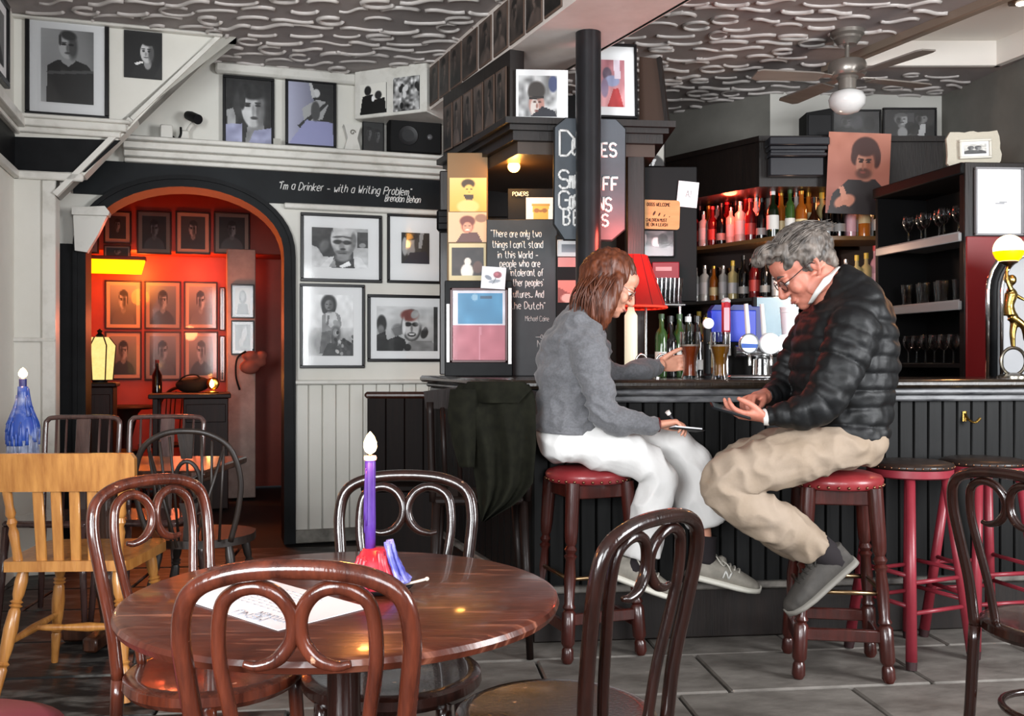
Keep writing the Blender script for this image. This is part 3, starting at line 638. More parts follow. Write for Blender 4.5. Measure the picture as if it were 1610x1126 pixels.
# menu sheet
pc = [floorpt(x, y, TZ+.001) for x, y in ((283, 941), (402, 907), (580, 956), (437, 992))]
ctr = sum(pc, Vector())/4; t = thing('menu_sheet', 'white printed sheet lying on the round table', 'paper', (ctr.x, ctr.y, TZ+.001))
obj('sheet', MB().prism([(p.x, p.y) for p in pc], lambda a, b, d: Vector((a, b, d)), TZ+.0008, TZ+.0022), PAPER, t, world=True)
eu = (pc[3]-pc[0]); ev = (pc[1]-pc[0]); ln = MB()
class SheetPl:
    u = eu.normalized(); n = Vector((0, 0, 1))
    def at(s, u, z, d=0): return pc[0]+eu.normalized()*u+ev.normalized()*z+Vector((0, 0, .0012+d))
sp = SheetPl()
INK = M('grey_ink', '#9c9fa8', .8)
lettering(sp, 'KITCHEN', eu.length*.93, ev.length*.24, -.016, .0011, .0005, 0, ln, .9)
lettering(sp, 'MENU', eu.length*.80, ev.length*.14, -.02, .0013, .0005, 0, ln, 1.2)
for k in range(9):
    v = ev.length*(.34+.065*k); a = eu.length*random.uniform(.1, .3); b_ = eu.length*random.uniform(.7, .9); x = a
    while x < b_:
        L_ = random.uniform(.008, .022); ln.tube([sp.at(x, v), sp.at(x+L_, v)], .0009, 4); x += L_+.005
obj('print_lines', ln, INK, t, world=True, smooth=3.2, kind='stuff')
# ---------------------------------------------------------------- candle on its mound of wax
pcd = floorpt(592, 928, TZ); cx, cy = pcd.x, pcd.y
t = thing('candle_holder', 'mound of red and lilac candle wax on a black saucer on the round table', 'candle holder', (cx, cy, TZ))
t.scale = (1.22, 1.22, 1.12)
obj('saucer', MB().lathe([(.001, .001), (.042, .001), (.053, .006), (.056, .010), (.053, .011), (.040, .006), (.001, .006)], 32), BLACK, t)
def wax(mb, a0, a1, col_n, zt, seed):
    rnd = random.Random(seed)
    for k in range(col_n):
        a = a0+(a1-a0)*(k+rnd.random()*.6)/col_n; top = zt*rnd.uniform(.8, 1); bot = rnd.uniform(.005, .02); r0 = .017+rnd.uniform(0, .008); r1 = .044+rnd.uniform(-.004, .007)
        q = [(rr*math.cos(a), rr*math.sin(a), z) for rr, z in ((r0, top), (r0+.006, top*.72), (r0+.017, top*.4), (r1, bot))]; q = spl(q, 4)
        mb.tube(q, [rnd.uniform(.0035, .0052) for _ in q], 7)
mb = MB().lathe([(.001, .006), (.044, .006), (.041, .02), (.029, .045), (.020, .068), (.001, .070)], 24); wax(mb, -3.4, -.75, 15, .068, 3); wax(mb, .9, 2.7, 8, .068, 4)
obj('red_wax', mb, M('red_wax', '#a01f2c', .3, noise=22, col2='#c8404e'), t, smooth=3.2)
mb = MB(); wax(mb, -.75, .9, 9, .082, 5); wax(mb, -.6, .6, 6, .084, 6); obj('lilac_wax', mb, M('lilac_wax', '#4a4fae', .3, noise=30, col2='#8f8fd8', thr=(.42, .6)), t, smooth=3.2)
mb = MB(); wax(mb, -2.3, -1.7, 2, .05, 8); obj('pink_wax_run', mb, M('pink_wax', '#dba0a4', .3), t, smooth=3.2)
obj('match', MB().tube([(.045, -.01, .012), (.075, -.018, .022)], .0022, 6).ell((.077, -.0185, .0228), (.0035, .0035, .0035), 8, 5), M('match_wood', '#d8cdbb', .6), t, smooth=3.2)
t = thing('candle', 'lit purple candle standing in the red wax on the round table', 'candle', (cx-.0115, cy, TZ+.072))
PURP = M('purple_wax', '#3e1f70', .4, noise=40, col2='#5c3596', stretch=(1, 1, .3))
mb = MB().lathe([(.0095, 0), (.0102, .05), (.0095, .1), (.010, .145), (.0098, .162), (.0085, .1655)], 18)
for k in range(9):
    a = random.uniform(0, 6.28); z1 = random.uniform(.08, .16); z0 = z1-random.uniform(.03, .1); mb.tube(spl([(.0095*math.cos(a), .0095*math.sin(a), z1), (.0102*math.cos(a), .0102*math.sin(a), (z0+z1)/2), (.0102*math.cos(a), .0102*math.sin(a), z0)], 4), lerps([.001, .002, .0026], 9), 6)
obj('wax_stick', mb, PURP, t, smooth=3.2)
obj('molten_rim', MB().lathe([(.0085, .164), (.0115, .1655), (.012, .170), (.0105, .173), (.001, .170)], 18), M('molten_wax', '#f3cfc0', .2, emit='#ff9a70', es=.8), t, smooth=3.2)
obj('wick', MB().tube([(0, 0, .168), (.0005, 0, .182)], .0009, 6), BLACKM, t)
def flame(t, x, z, h, r, es):
    m_ = M('candle_flame_%d' % int(h*1000), '#ffd9a0', 1, emit='#ffca80', es=es)
    obj('flame', MB().lathe([(.001, 0), (r*.75, h*.14), (r, h*.34), (r*.93, h*.55), (r*.55, h*.82), (.0005, h)], 14, loc=(x, 0, z)), m_, t, smooth=3.2)
flame(t, 0, .175, .042, .0125, 12)
point('candle_light', (cx-.0115, cy-.02, TZ+.066+.21), .9, c('#ff9c4a'), .012)
# ---------------------------------------------------------------- dark dining table at the left with its chairs
DKT = Mwood('dark_table_wood', '#24130d', '#4a2a1b', None, .3, .4)
t = thing('dining_table', 'dark wooden table at the left behind the pine chair', 'table', (-1.62, 3.90, 0))
obj('tabletop', MB().box(-.50, .46, -.30, .28, .69, .72, .006), DKT, t)
obj('apron', MB().box(-.40, .36, -.20, .18, .64, .69, .003), DKT, t)
TURN = [(.018, 0), (.028, .02), (.03, .05), (.02, .08), (.026, .14), (.036, .2), (.034, .26), (.02, .3), (.03, .33), (.022, .36), (.034, .42), (.034, .6)]
obj('pedestal', MB().lathe([(r*1.5, z*1.07) for r, z in TURN], 16, loc=(-.02, -.02, 0)), DKT, t); obj('pedestal_base', MB().box(-.20, .16, -.05, .01, 0, .06, .01).box(-.05, .01, -.20, .14, .001, .061, .01), DKT, t)
# pine farmhouse chair
PINE = Mwood('pine_wood', '#8a5524', '#b57e40', None, .35, .3, (10, 10, 1), 4)
TURNS = lambda L, r: [(r*a, L*b) for a, b in ((.55, 0), (.62, .1), (.8, .25), (.62, .27), (.95, .29), (.62, .31), (.9, .4), (1.05, .55), (.85, .68), (.62, .70), (1.0, .715), (.62, .73), (1.0, .745), (.62, .76), (.85, .8), (.95, .9), (.7, 1))]
def turned(p0, p1, r, prof=None, n=14, mb=None):
    p0, p1 = Vector(p0), Vector(p1); L = (p1-p0).length; q = (p1-p0).to_track_quat('Z', 'Y').to_matrix().to_4x4(); T = Matrix.Translation(p0) @ q
    return (mb or MB()).lathe(prof or TURNS(L, r), n, T=T)
t = thing('pine_chair', 'honey-coloured pine slat-back chair at the left edge', 'chair', (-1.505, 3.39, 0), .05)
def crest_pts(hw, z0, z1, n=12): return [(hw*x, z0 if k == 0 else z1) for k in (0, 1) for x in ((-1, 1) if k == 0 else (1, -1))]
mb = MB(); q = [(-.232, .715), (-.225, .70), (.225, .70), (.236, .73), (.238, .81), (.226, .828), (-.215, .828), (-.236, .815)]
mb.prism(q, lambda a, b, d: Vector((a, d-.015+.10*a*a-(b-.7)*.12, b)), -.208, -.182); obj('crest_rail', mb, PINE, t, smooth=.4)
obj('seat', MB().prism([(-.20, -.20), (-.21, -.17), (-.225, .15), (-.2, .21), (.2, .21), (.225, .15), (.21, -.17), (.20, -.20)], lambda a, b, d: Vector((a, b, d)), .43, .465), PINE, t)
for x in (-.083, -.028, .028, .083): obj('slat', MB().box(-.017, .017, -.006, .006, 0, .25, .003, Matrix.Translation((x*1.02, -.178, .46)) @ Matrix.Rotation(.085, 4, 'X') @ Matrix.Rotation(x*.25, 4, 'Y')), PINE, t)
for sg in (-1, 1):
    obj('back_post', turned((sg*.165, -.172, .46), (sg*.19, -.20, .705), .017, [(.016, 0), (.014, .05), (.017, .1), (.011, .12), (.017, .135), (.011, .15), (.017, .165), (.013, .19), (.016, .25)]), PINE, t)
    obj('leg', turned((sg*.215, -.235, 0), (sg*.155, -.15, .435), .022), PINE, t); obj('leg', turned((sg*.21, .22, 0), (sg*.16, .16, .435), .022), PINE, t)
    obj('stretcher', turned((sg*.19, -.19, .19), (sg*.187, .185, .19), .013, [(.009, 0), (.016, .18), (.009, .376)]), PINE, t)
obj('stretcher', turned((-.188, 0, .19), (.188, 0, .19), .013, [(.009, 0), (.014, .08), (.010, .1), (.017, .19), (.010, .28), (.014, .3), (.009, .376)]), PINE, t)
# wheel-back Windsor chair
WIND = Mwood('windsor_dark_wood', '#130c09', '#231812', None, .5, .08)
t = thing('windsor_chair', 'dark wheel-back Windsor chair in front of the arch', 'chair', (-1.225, 3.785, 0), .04)
hp = [(-.15, -.17, .45), (-.185, -.19, .58), (-.195, -.205, .70), (-.16, -.222, .81), (-.085, -.232, .862), (0, -.235, .874)]
hoop = spl(hp+[(-x, y, z) for x, y, z in hp[-2::-1]], 6); obj('back_hoop', MB().tube(hoop, .011, 10, flat=.8), WIND, t, smooth=3.2)
obj('seat', MB().prism([(.2*math.cos(a)*(1 if math.sin(a) < .3 else 1.05), .19*math.sin(a)) for a in np.linspace(0, 2*math.pi, 28)[:-1]], lambda a, b, d: Vector((a, b, d)), .425, .455), WIND, t)
def yb(z): return -.165-.165*(z-.45)
for x in (-.118, -.082, -.05, .05, .082, .118):
    zt = .872-.25*abs(x)**1.25*3.2; obj('spindle', MB().tube([(x*.9, yb(.45), .45), (x*1.18, yb(zt), zt)], .0052, 7), WIND, t, smooth=3.2)
for sg in (-1, 1): obj('brace', MB().tube([(sg*.03, -.235, .44), (sg*.135, -.225, .80)], .0058, 7), WIND, t, smooth=3.2)
sp_ = MB(); Z = lambda a, b, d: Vector((a, yb(b)+d, b))
sp_.prism([(-.03, .45), (.03, .45), (.022, .53), (.036, .6), (-.036, .6), (-.022, .53)], Z, -.004, .004); sp_.prism([(-.02, .77), (.02, .77), (.03, .868), (-.03, .868)], Z, -.004, .004)
sp_.tube([(.045*math.cos(a), yb(.685+.075*math.sin(a)), .685+.075*math.sin(a)) for a in np.linspace(0, 2*math.pi, 25)[:-1]], .008, 7, closed=True)
for k in range(5):
    a = k*2*math.pi/5+.3; sp_.tube([(0, yb(.685), .685), (.044*math.cos(a), yb(.685+.074*math.sin(a)), .685+.074*math.sin(a))], .005, 6)
sp_.ell((0, yb(.685), .685), (.014, .008, .014), 10, 6); obj('wheel_splat', sp_, WIND, t)
for sx in (-1, 1):
    for sy in (-1, 1): obj('leg', turned((sx*.2, sy*.19, 0), (sx*.13, sy*.12, .43), .019), WIND, t)
    obj('stretcher', turned((sx*.172, -.16, .18), (sx*.172, .16, .18), .01, [(.008, 0), (.014, .16), (.008, .32)]), WIND, t)
obj('stretcher', turned((-.17, 0, .18), (.17, 0, .18), .01, [(.008, 0), (.014, .17), (.008, .34)]), WIND, t)
# two splat-back chairs on the far side of that table, facing the viewer
SPL = Mwood('glossy_brown_chair', '#3d2a28', '#5a423e', None, .16, .8)
t = thing('splat_back_chair', 'glossy grey-brown splat-back chair beside the blue wax bottle', 'chair', (W(102, 570, 4.25).x, 4.22, 0), math.pi, 'splat-back chairs')
cr = spl([(-.165, -.17, .45), (-.168, -.185, .6), (-.172, -.205, .82), (-.164, -.212, .862), (-.13, -.214, .874), (0, -.222, .876), (.13, -.214, .874), (.164, -.212, .862), (.172, -.205, .82), (.168, -.185, .6), (.165, -.17, .45)], 5)
obj('back_frame', MB().tube(cr, .0115, 10), SPL, t, smooth=3.2)
obj('seat', MB().box(-.18, .18, -.18, .17, .425, .455, .012), SPL, t)
obj('splat', MB().box(-.032, .032, -.005, .005, 0, .42, .002, Matrix.Translation((0, -.172, .45)) @ Matrix.Rotation(.11, 4, 'X')), SPL, t)
for x in (-.12, -.075, .075, .12): obj('spindle', MB().tube([(x, -.172, .45), (x*1.03, -.214, .872)], .0055, 7), SPL, t, smooth=3.2)
for sx in (-1, 1):
    for sy in (-1, 1): obj('leg', MB().tube([(sx*.16, sy*.16, .43), (sx*.185, sy*.185, 0)], [.017, .012], 9), SPL, t, smooth=3.2)
proto(t); dup(t, (W(236, 570, 4.25).x, 4.25, 0), math.pi, 'glossy grey-brown splat-back chair behind the wheel-back chair')
# blue wax-covered bottle with a candle
t = thing('wax_bottle', 'candle bottle covered in blue and grey wax on the left table', 'candle holder', (W(36, 570, 3.76).x, 3.76, .72))
BLW = M('blue_wax', '#2c4a9a', .3, noise=9, col2='#9aa6c0', thr=(.5, .68)); GRW = M('grey_wax', '#8d93a6', .35, noise=14, col2='#4b5876')
mb = MB().lathe([(.05, .085), (.055, .095), (.057, .13), (.052, .17), (.036, .21), (.024, .245), (.020, .29), (.019, .315), (.001, .317)], 28)
rnd = random.Random(11)
for k in range(46):
    a = rnd.uniform(0, 6.28); z1 = rnd.uniform(.12, .31); z0 = max(.085, z1-rnd.uniform(.05, .16)); q = []
    rr = lambda z: np.interp(z, [0, .09, .13, .17, .21, .245, .29, .32], [.05, .055, .058, .054, .038, .026, .021, .02])
    for f in np.linspace(0, 1, 5): z = z1+(z0-z1)*f; q.append((rr(z)*math.cos(a), rr(z)*math.sin(a), z))
    mb.tube(q, [.003, .005, .006, .006, .008], 6)
obj('blue_wax', mb, BLW, t, smooth=3.2)
mb = MB().lathe([(.001, 0), (.051, .0), (.053, .03), (.053, .06), (.055, .085), (.056, .105)], 28)
for k in range(34):
    a = rnd.uniform(0, 6.28); z1 = rnd.uniform(.07, .13); z0 = rnd.uniform(.003, .05); mb.tube([(.054*math.cos(a), .054*math.sin(a), z1), (.055*math.cos(a), .055*math.sin(a), (z0+z1)/2), (.054*math.cos(a), .054*math.sin(a), z0)], [.004, .006, .005], 6)
obj('grey_wax_runs', mb, GRW, t, smooth=3.2)
obj('candle_stub', MB().lathe([(.014, .31), (.014, .345), (.001, .347)], 14), M('navy_candle', '#2a2f6a', .4), t)
flame(t, 0, .348, .042, .0165, 9); point('bottle_candle_light', (t.location.x, 3.74, .72+.38), .8, c('#ffb878'), .015)
# ---------------------------------------------------------------- dark settle, tall chair with the coat
t = thing('settle', 'dark brown high-backed plank settle below the framed photographs', 'settle', (W(650, 570, 5.72).x, 5.72, 0))
SETT = Mwood('settle_dark_wood', '#0c0605', '#150b08', None, .6, 0)
SETT.node_tree.nodes['Principled BSDF'].inputs['Specular IOR Level'].default_value = .15
for i in range(5): obj('plank', MB().box(-.275+i*.112+.001, -.275+(i+1)*.112-.001, -.02, .02, .08, .925, .004), SETT, t)
obj('cap_rail', MB().box(-.29, .30, -.04, .04, .915, .955, .014), BROWN, t); obj('seat', MB().box(-.26, .285, -.36, -.02, .40, .44, .01), SETT, t); obj('seat_front', MB().box(-.26, .285, -.34, -.31, 0, .40, .004), SETT, t)
t = thing('tall_chair', 'dark slat-back chair at the bar corner with the coat over it', 'chair', (W(752, 570, 3.72).x, 3.80, 0), .06)
DKC = Mwood('dark_chair_wood', '#0f0806', '#1a0f0c', None, .5, .05)
DKC.node_tree.nodes['Principled BSDF'].inputs['Specular IOR Level'].default_value = .2
obj('crest_rail', MB().prism([(-.205, .955), (.205, .955), (.215, 1.02), (.1, 1.035), (-.1, 1.035), (-.215, 1.02)], lambda a, b, d: Vector((a, d+.25*a*a-.175, b)), -.012, .012), DKC, t)
for x in (-.13, -.075, .0, .075, .13): obj('slat', MB().tube([(x, -.16, .62), (x*1.1, -.175, .96)], .009, 8, flat=.6), DKC, t, smooth=3.2)
obj('seat', MB().box(-.18, .17, -.17, .12, .585, .62, .012), DKC, t)
for sg in (-1, 1):
    obj('back_post', MB().tube(spl([(sg*.18, -.155, .6), (sg*.186, -.165, .8), (sg*.19, -.175, .98)], 4), .014, 9), DKC, t, smooth=3.2)
    obj('leg', MB().tube([(sg*.19, -.18, 0), (sg*.165, -.15, .6)], [.014, .018], 9), DKC, t, smooth=3.2); obj('leg', MB().tube([(sg*.185, .12, 0), (sg*.15, .1, .6)], [.014, .018], 9), DKC, t, smooth=3.2)
    obj('stretcher', MB().tube([(sg*.183, -.17, .25), (sg*.174, .11, .25)], .009, 8), DKC, t, smooth=3.2)
obj('stretcher', MB().tube([(-.183, -.17, .2), (.183, -.17, .2)], .009, 8), DKC, t, smooth=3.2)
OLIVE = M('olive_coat_cloth', '#12120d', .9, spec=.1, noise=30, col2='#191912')
def drape(rows, D, fold, nf, ph, th=.012, n=22):
    """cloth hanging in rows (y, x_left, x_right) with vertical folds, two skins"""
    ys = [r[0] for r in rows]; vs = []; m_ = 26
    yy = np.linspace(ys[0], ys[-1], m_)
    for side in (0, 1):
        for j, y in enumerate(yy):
            xl = np.interp(y, ys, [r[1] for r in rows]); xr = np.interp(y, ys, [r[2] for r in rows]); g = (j/(m_-1))**.6
            for i in range(n):
                s_ = i/(n-1); edge = (1-abs(2*s_-1)**6); d = D+fold*g*math.sin(nf*s_*6.28+ph+.6*g)-.03*(1-abs(2*s_-1)**2)+(th*edge if side else 0)
                vs.append(W(xl+(xr-xl)*s_, y, d))
    fs = []; o = m_*n
    for j in range(m_-1):
        for i in range(n-1): fs.append((j*n+i, j*n+i+1, (j+1)*n+i+1, (j+1)*n+i)); fs.append((o+j*n+i, o+(j+1)*n+i, o+(j+1)*n+i+1, o+j*n+i+1))
    rim = [i for i in range(n)]+[j*n+n-1 for j in range(1, m_)]+[(m_-1)*n+i for i in range(n-2, -1, -1)]+[j*n for j in range(m_-2, 0, -1)]
    for k in range(len(rim)): a, b = rim[k], rim[(k+1) % len(rim)]; fs.append((a, o+a, o+b, b))
    return MB().add(vs, fs)
t = thing('coat', 'dark olive coat hanging over the tall chair behind the woman', 'coat', W(770, 640, 3.6))
obj('coat_body', drape([(604, 722, 832), (625, 706, 842), (700, 738, 843), (760, 748, 838), (790, 752, 815), (820, 756, 764)], 3.565, .034, 2.6, .5), OLIVE, t, world=True, smooth=3.2)
obj('sleeve', drape([(612, 708, 760), (650, 703, 752), (700, 712, 748), (735, 722, 746)], 3.54, .008, 1, 0), OLIVE, t, world=True, smooth=3.2)
obj('collar', drape([(600, 735, 825), (612, 728, 836), (634, 750, 815)], 3.535, .012, 1.5, 1), OLIVE, t, world=True, smooth=3.2)
# ---------------------------------------------------------------- bar stools
VIN = M('red_vinyl', '#762125', .36, noise=7, col2='#8a2f32', bump=(18, .1), coat=.15)
STW = Mwood('stool_red_brown', '#2c100b', '#451812', None, .3, .4)
STL = [(.016, 0), (.024, .015), (.022, .05), (.017, .06), (.026, .075), (.026, .19), (.018, .20), (.025, .21), (.018, .225), (.023, .32), (.018, .39), (.026, .405), (.017, .415), (.025, .43), (.017, .445), (.023, .46), (.026, .5), (.028, .685)]
def turned_stool(label, loc, rz, z, tint):
    t = thing('bar_stool', label, 'stool', loc, rz, 'turned-leg bar stools')
    obj('seat_cushion', MB().lathe([(.001, z-.05), (.155, z-.05), (.165, z-.043), (.168, z-.02), (.160, z-.006), (.12, z+.006), (.001, z+.012)], 40), VIN, t, smooth=3.2)
    mb = MB()
    for k in range(30): a = k*2*math.pi/30; mb.ell((.166*math.cos(a), .166*math.sin(a), z-.038), (.006, .006, .006), 8, 5)
    obj('nail_studs', mb, M('antique_brass', '#7d5b45', .3, 1), t, smooth=3.2, kind='stuff')
    obj('seat_frame', MB().box(-.118, .118, -.118, .118, z-.105, z-.05, .004), tint, t)
    for sx in (-1, 1):
        for sy in (-1, 1): obj('leg', turned((sx*.155, sy*.155, 0), (sx*.115, sy*.115, z-.052), .02, [(r, h*(z-.04)/.685) for r, h in STL]), tint, t)
    for k in range(4):
        T = Matrix.Rotation(k*math.pi/2, 4, 'Z'); zz = .125 if k % 2 else .16
        obj('lower_rail', MB().box(-.13, .13, -.158, -.138, zz-.022, zz+.022, .004, T), tint, t)
        zz = .31; obj('foot_rail', MB().tube([T @ Vector((-.142, -.138, zz)), T @ Vector((.142, -.138, zz))], .0085, 8), M('brass_worn', '#8f7658', .3, 1), t, smooth=3.2)
    return t
turned_stool('red vinyl bar stool with turned legs under the woman', (W(924, 570, 3.78).x, 3.78, 0), .35, .712, STW)
turned_stool('red vinyl bar stool with turned legs under the man', (W(1314, 570, 3.54).x, 3.54, 0), -.16, .722, STW)
REDP = M('red_gloss_paint', '#74202a', .36, noise=5, col2='#862c37', bump=(20, .06)); SEATL = M('dark_leather', '#1d1512', .35, noise=12, col2='#2b201b', bump=(22, .15))
def red_stool(label, loc, rz):
    t = thing('bar_stool', label, 'stool', loc, rz, 'red-painted bar stools'); z = .735
    obj('seat', MB().lathe([(.001, z-.012), (.158, z-.012), (.162, z-.004), (.158, z+.006), (.13, z+.013), (.001, z+.016)], 40), SEATL, t, smooth=3.2)
    obj('seat_board', MB().lathe([(.001, z-.045), (.15, z-.045), (.158, z-.04), (.158, z-.013), (.001, z-.013)], 40), REDP, t)
    mb = MB()
    for k in range(36): a = k*2*math.pi/36; mb.ell((.160*math.cos(a), .160*math.sin(a), z-.003), (.0045, .0045, .0045), 6, 4)
    obj('nail_studs', mb, bpy.data.materials['antique_brass'], t, smooth=3.2, kind='stuff')
    for sx in (-1, 1):
        for sy in (-1, 1): lg = obj('leg', MB().tube([(sx*.155, sy*.155, .03), (sx*.09, sy*.09, z-.04)], [.021, .017], 12), REDP, t, smooth=3.2); obj('foot', MB().tube([(sx*.158, sy*.158, 0), (sx*.155, sy*.155, .03)], [.019, .0212], 12), M('scuffed_foot', '#2c1416', .6), lg)
    for k in range(4):
        T = Matrix.Rotation(k*math.pi/2, 4, 'Z')
        for zz, f in ((.20, .139), (.31, .128)): zz += .025*(k % 2); obj('rung', MB().tube([T @ Vector((-f, -f, zz)), T @ Vector((f, -f, zz))], .0085, 8), REDP, t, smooth=3.2)
    return proto(t)
rs = red_stool('red-painted bar stool with a dark studded seat, directly right of the man', (W(1430, 570, 3.71).x, 3.71, 0), .42)
dup(rs, (W(1546, 570, 3.82).x, 3.82, 0), .2, 'red-painted bar stool with a dark studded seat, behind the cut-off bentwood chair')
t = thing('low_stool', 'round red-cushioned stool at the lower left corner', 'stool', (-1.01, 1.70, 0))
obj('seat_cushion', MB().lathe([(.001, .415), (.19, .415), (.20, .43), (.195, .46), (.16, .475), (.001, .482)], 40), M('dusty_red_vinyl', '#7e2c3c', .45, noise=6, col2='#8e3c4a'), t, smooth=3.2)
obj('seat_board', MB().lathe([(.001, .395), (.185, .395), (.19, .415), (.001, .415)], 40), STW, t)
for sx in (-1, 1):
    for sy in (-1, 1): obj('leg', MB().tube([(sx*.14, sy*.14, 0), (sx*.11, sy*.11, .4)], [.014, .019], 10), STW, t, smooth=3.2)
# ================================================================ pictures, boards and signs
def pic(pl, rect, label, cv=None, fw=.02, fmat=None, border=.03, depth=.022, glass=True, name='framed_photograph', cat='picture', group=None, off=.001, tilt=0, mmat=None, lean=0):
    u0, u1, z0, z1 = pl.rect(rect); uc, zc_ = (u0+u1)/2, (z0+z1)/2; w_, h_ = (u1-u0)/2, (z1-z0)/2
    t = thing(name, label, cat, pl.at(uc, zc_, off), pl.rz, group); t.rotation_euler = (lean, tilt, pl.rz)
    iw, ih = w_-fw, h_-fw
    if fw > 0:
        mb = MB()
        for a in ((-w_, w_, h_-fw, h_), (-w_, w_, -h_, -h_+fw), (-w_, -w_+fw, -h_+fw, h_-fw), (w_-fw, w_, -h_+fw, h_-fw)): mb.box(a[0], a[1], -depth, 0, a[2], a[3], .003)
        obj('frame', mb, fmat or FRAMEB, t)
    bl, br_, bb_, bt = border if isinstance(border, tuple) else (border,)*4
    yb_ = -depth*.55 if fw > 0 else -.005
    if border: obj('mount', MB().box(-iw, iw, yb_+.001, 0, -ih, ih), mmat or MOUNT, t)
    elif fw <= 0: obj('backing', MB().box(-iw, iw, yb_+.001, 0, -ih, ih), FRAMEB, t)
    if cv is not None:
        me = cv.mesh('print', -iw+bl, iw-br_, -ih+bb_, ih-bt, yb_-.0012); me.materials.append(PRINT); obj('print', me, PRINT, t)
    if glass and fw > 0: obj('pane', MB().add([(-iw, -depth*.75, -ih), (iw, -depth*.75, -ih), (iw, -depth*.75, ih), (-iw, -depth*.75, ih)], [(0, 1, 2, 3)]), PANE, t)
    return t
P = lambda bg=.5, w=40, h=50: Cv(w, h, bg)
# --- left, on the boxed-in stair
cv = P(.5, 60, 84).g(.74, .4, True); cv.e(.3, .5, .6, .5, .6, 0, 1.6); cv.p([(.1, 1), (.12, .5), (.3, .42), (.62, .40), (.88, .46), (1, .58), (1, 1)], .1); cv.p([(.38, .44), (.4, .34), (.62, .34), (.66, .42), (.52, .5)], .6); cv.e(.5, .22, .165, .175, .7, 0, .1); cv.e(.6, .23, .09, .16, .3, 0, .6); cv.e(.52, .075, .15, .065, .2, .1, .4); cv.e(.36, .14, .03, .08, .24); cv.e(.43, .2, .05, .015, .16, 0, .5); cv.e(.57, .2, .05, .015, .1, 0, .5); cv.e(.43, .175, .06, .012, .25); cv.e(.5, .25, .025, .05, .4, 0, .8); cv.e(.5, .315, .055, .014, .25, 0, .6); cv.p([(.1, .58), (1, .53), (1, .57), (.12, .62)], .3); cv.p([(.1, .94), (1, .94), (1, 1), (.1, 1)], .12)
pic(LN, (40, 26, 172, 186), 'large black-framed portrait of a man in a dark T-shirt, top left', cv, .022, None, .055)
cv = P(.04); cv.portrait(.62, .42, .22, .72, .05, .07, -.9, .4); cv.p([(.28, .68), (.5, .63), (.5, .67), (.3, .73)], .85); cv.p([(.8, .95), (1, .6), (1, 1)], .12)
pic(LN, (195, 50, 255, 124), 'small unframed dark photo of a man smoking, by the sloping stair edge', cv, 0, None, 0, name='unframed_photograph')
cv = P('#b9b4aa'); cv.portrait(.5, .4, .2, .5, .2, .3)
pic(LN, (-62, 330, 4, 470), 'framed photo cut off by the left edge of the view', cv, .016)
mbq = LWp; t = thing('framed_photograph', 'dark-framed picture on the side wall in the top left corner', 'picture', LWp.at(2.75, 2.72, .002), LWp.rz)
mb = MB()
for a in ((-.22, .22, .18, .21), (-.22, .22, -.21, -.18), (-.22, -.19, -.18, .18), (.19, .22, -.18, .18)): mb.box(a[0], a[1], -.025, 0, a[2], a[3], .003)
obj('frame', mb, FRAMEB, t); obj('mount', MB().box(-.19, .19, -.012, 0, -.18, .18), MOUNT, t); me = P(.4).portrait(.5, .4, .2).mesh('print', -.13, .13, -.13, .13, -.014); obj('print', me, PRINT, t)
# --- on the cornice shelf above the arch
cv = P(.05, 56, 72); cv.e(.52, .36, .36, .34, .13, 0, .3); cv.e(.25, .42, .1, .3, .18, .25, .5); cv.e(.82, .45, .1, .3, .15, -.2, .5); cv.p([(.5, .62), (.82, .6), (.86, 1), (.42, 1)], .52); cv.e(.58, .45, .24, .3, .74, -.1, .12); cv.e(.76, .5, .1, .26, .42, 0, .6); cv.e(.56, .17, .3, .14, .1, .05, .3); cv.e(.36, .3, .07, .18, .12); cv.e(.47, .41, .07, .02, .12, 0, .5); cv.e(.7, .4, .06, .02, .12, 0, .5); cv.e(.47, .375, .08, .016, .2); cv.e(.7, .36, .07, .016, .2); cv.e(.6, .49, .035, .09, .55, 0, .7); cv.e(.62, .6, .08, .026, .2, 0, .5); cv.p([(.02, .5), (.16, .46), (.22, .6), (.2, .8), (.04, .8)], .6); cv.p([(0, .72), (.36, .7), (.36, 1), (0, 1)], '#9496b0'); cv.p([(.62, .8), (1, .74), (1, 1), (.5, 1)], '#9496b0'); cv.noise(.08, 12)  # lilac window glare is drawn into both lower corners of the print
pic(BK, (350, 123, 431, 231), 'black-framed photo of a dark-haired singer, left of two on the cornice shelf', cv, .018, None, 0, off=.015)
cv = P(.25, 50, 64).g('#a7a8bc', '#50515f', True); cv.p([(.5, 0), (1, 0), (1, .62), (.62, .6)], .09); cv.e(.62, .16, .08, .07, .75); cv.p([(.46, .0), (.52, .0), (.6, .22), (.52, .25)], .7); cv.p([(.3, .42), (.62, .26), (.9, .3), (.75, .58), (.35, .62)], .62); cv.p([(.2, .7), (.9, .25), (.92, .3), (.28, .76)], .12); cv.p([(.05, .95), (.4, .6), (.98, .62), (1, 1), (.05, 1)], '#8e90b4'); cv.e(.6, .45, .1, .16, .25)
pic(BK, (448, 128, 528, 234), 'black-framed photo of a guitarist in mid-leap, right of two on the cornice shelf', cv, .018, None, 0, off=.015)
cv = P('#dcdad2'); cv.e(.3, .22, .13, .16, .12); cv.p([(.1, .4), (.5, .35), (.55, 1), (0, 1)], .06); cv.e(.7, .4, .13, .14, .15); cv.p([(.5, .55), (.95, .5), (1, 1), (.45, 1)], .07); cv.e(.5, .5, .06, .1, .9)
pic(PB, (567, 132, 608, 179), 'small unframed photo of two dark figures on the boxed-in corner', cv, 0, None, 0, name='unframed_photograph')
cv = P(.5).noise(.35, 7); cv.noise(.25, 14)
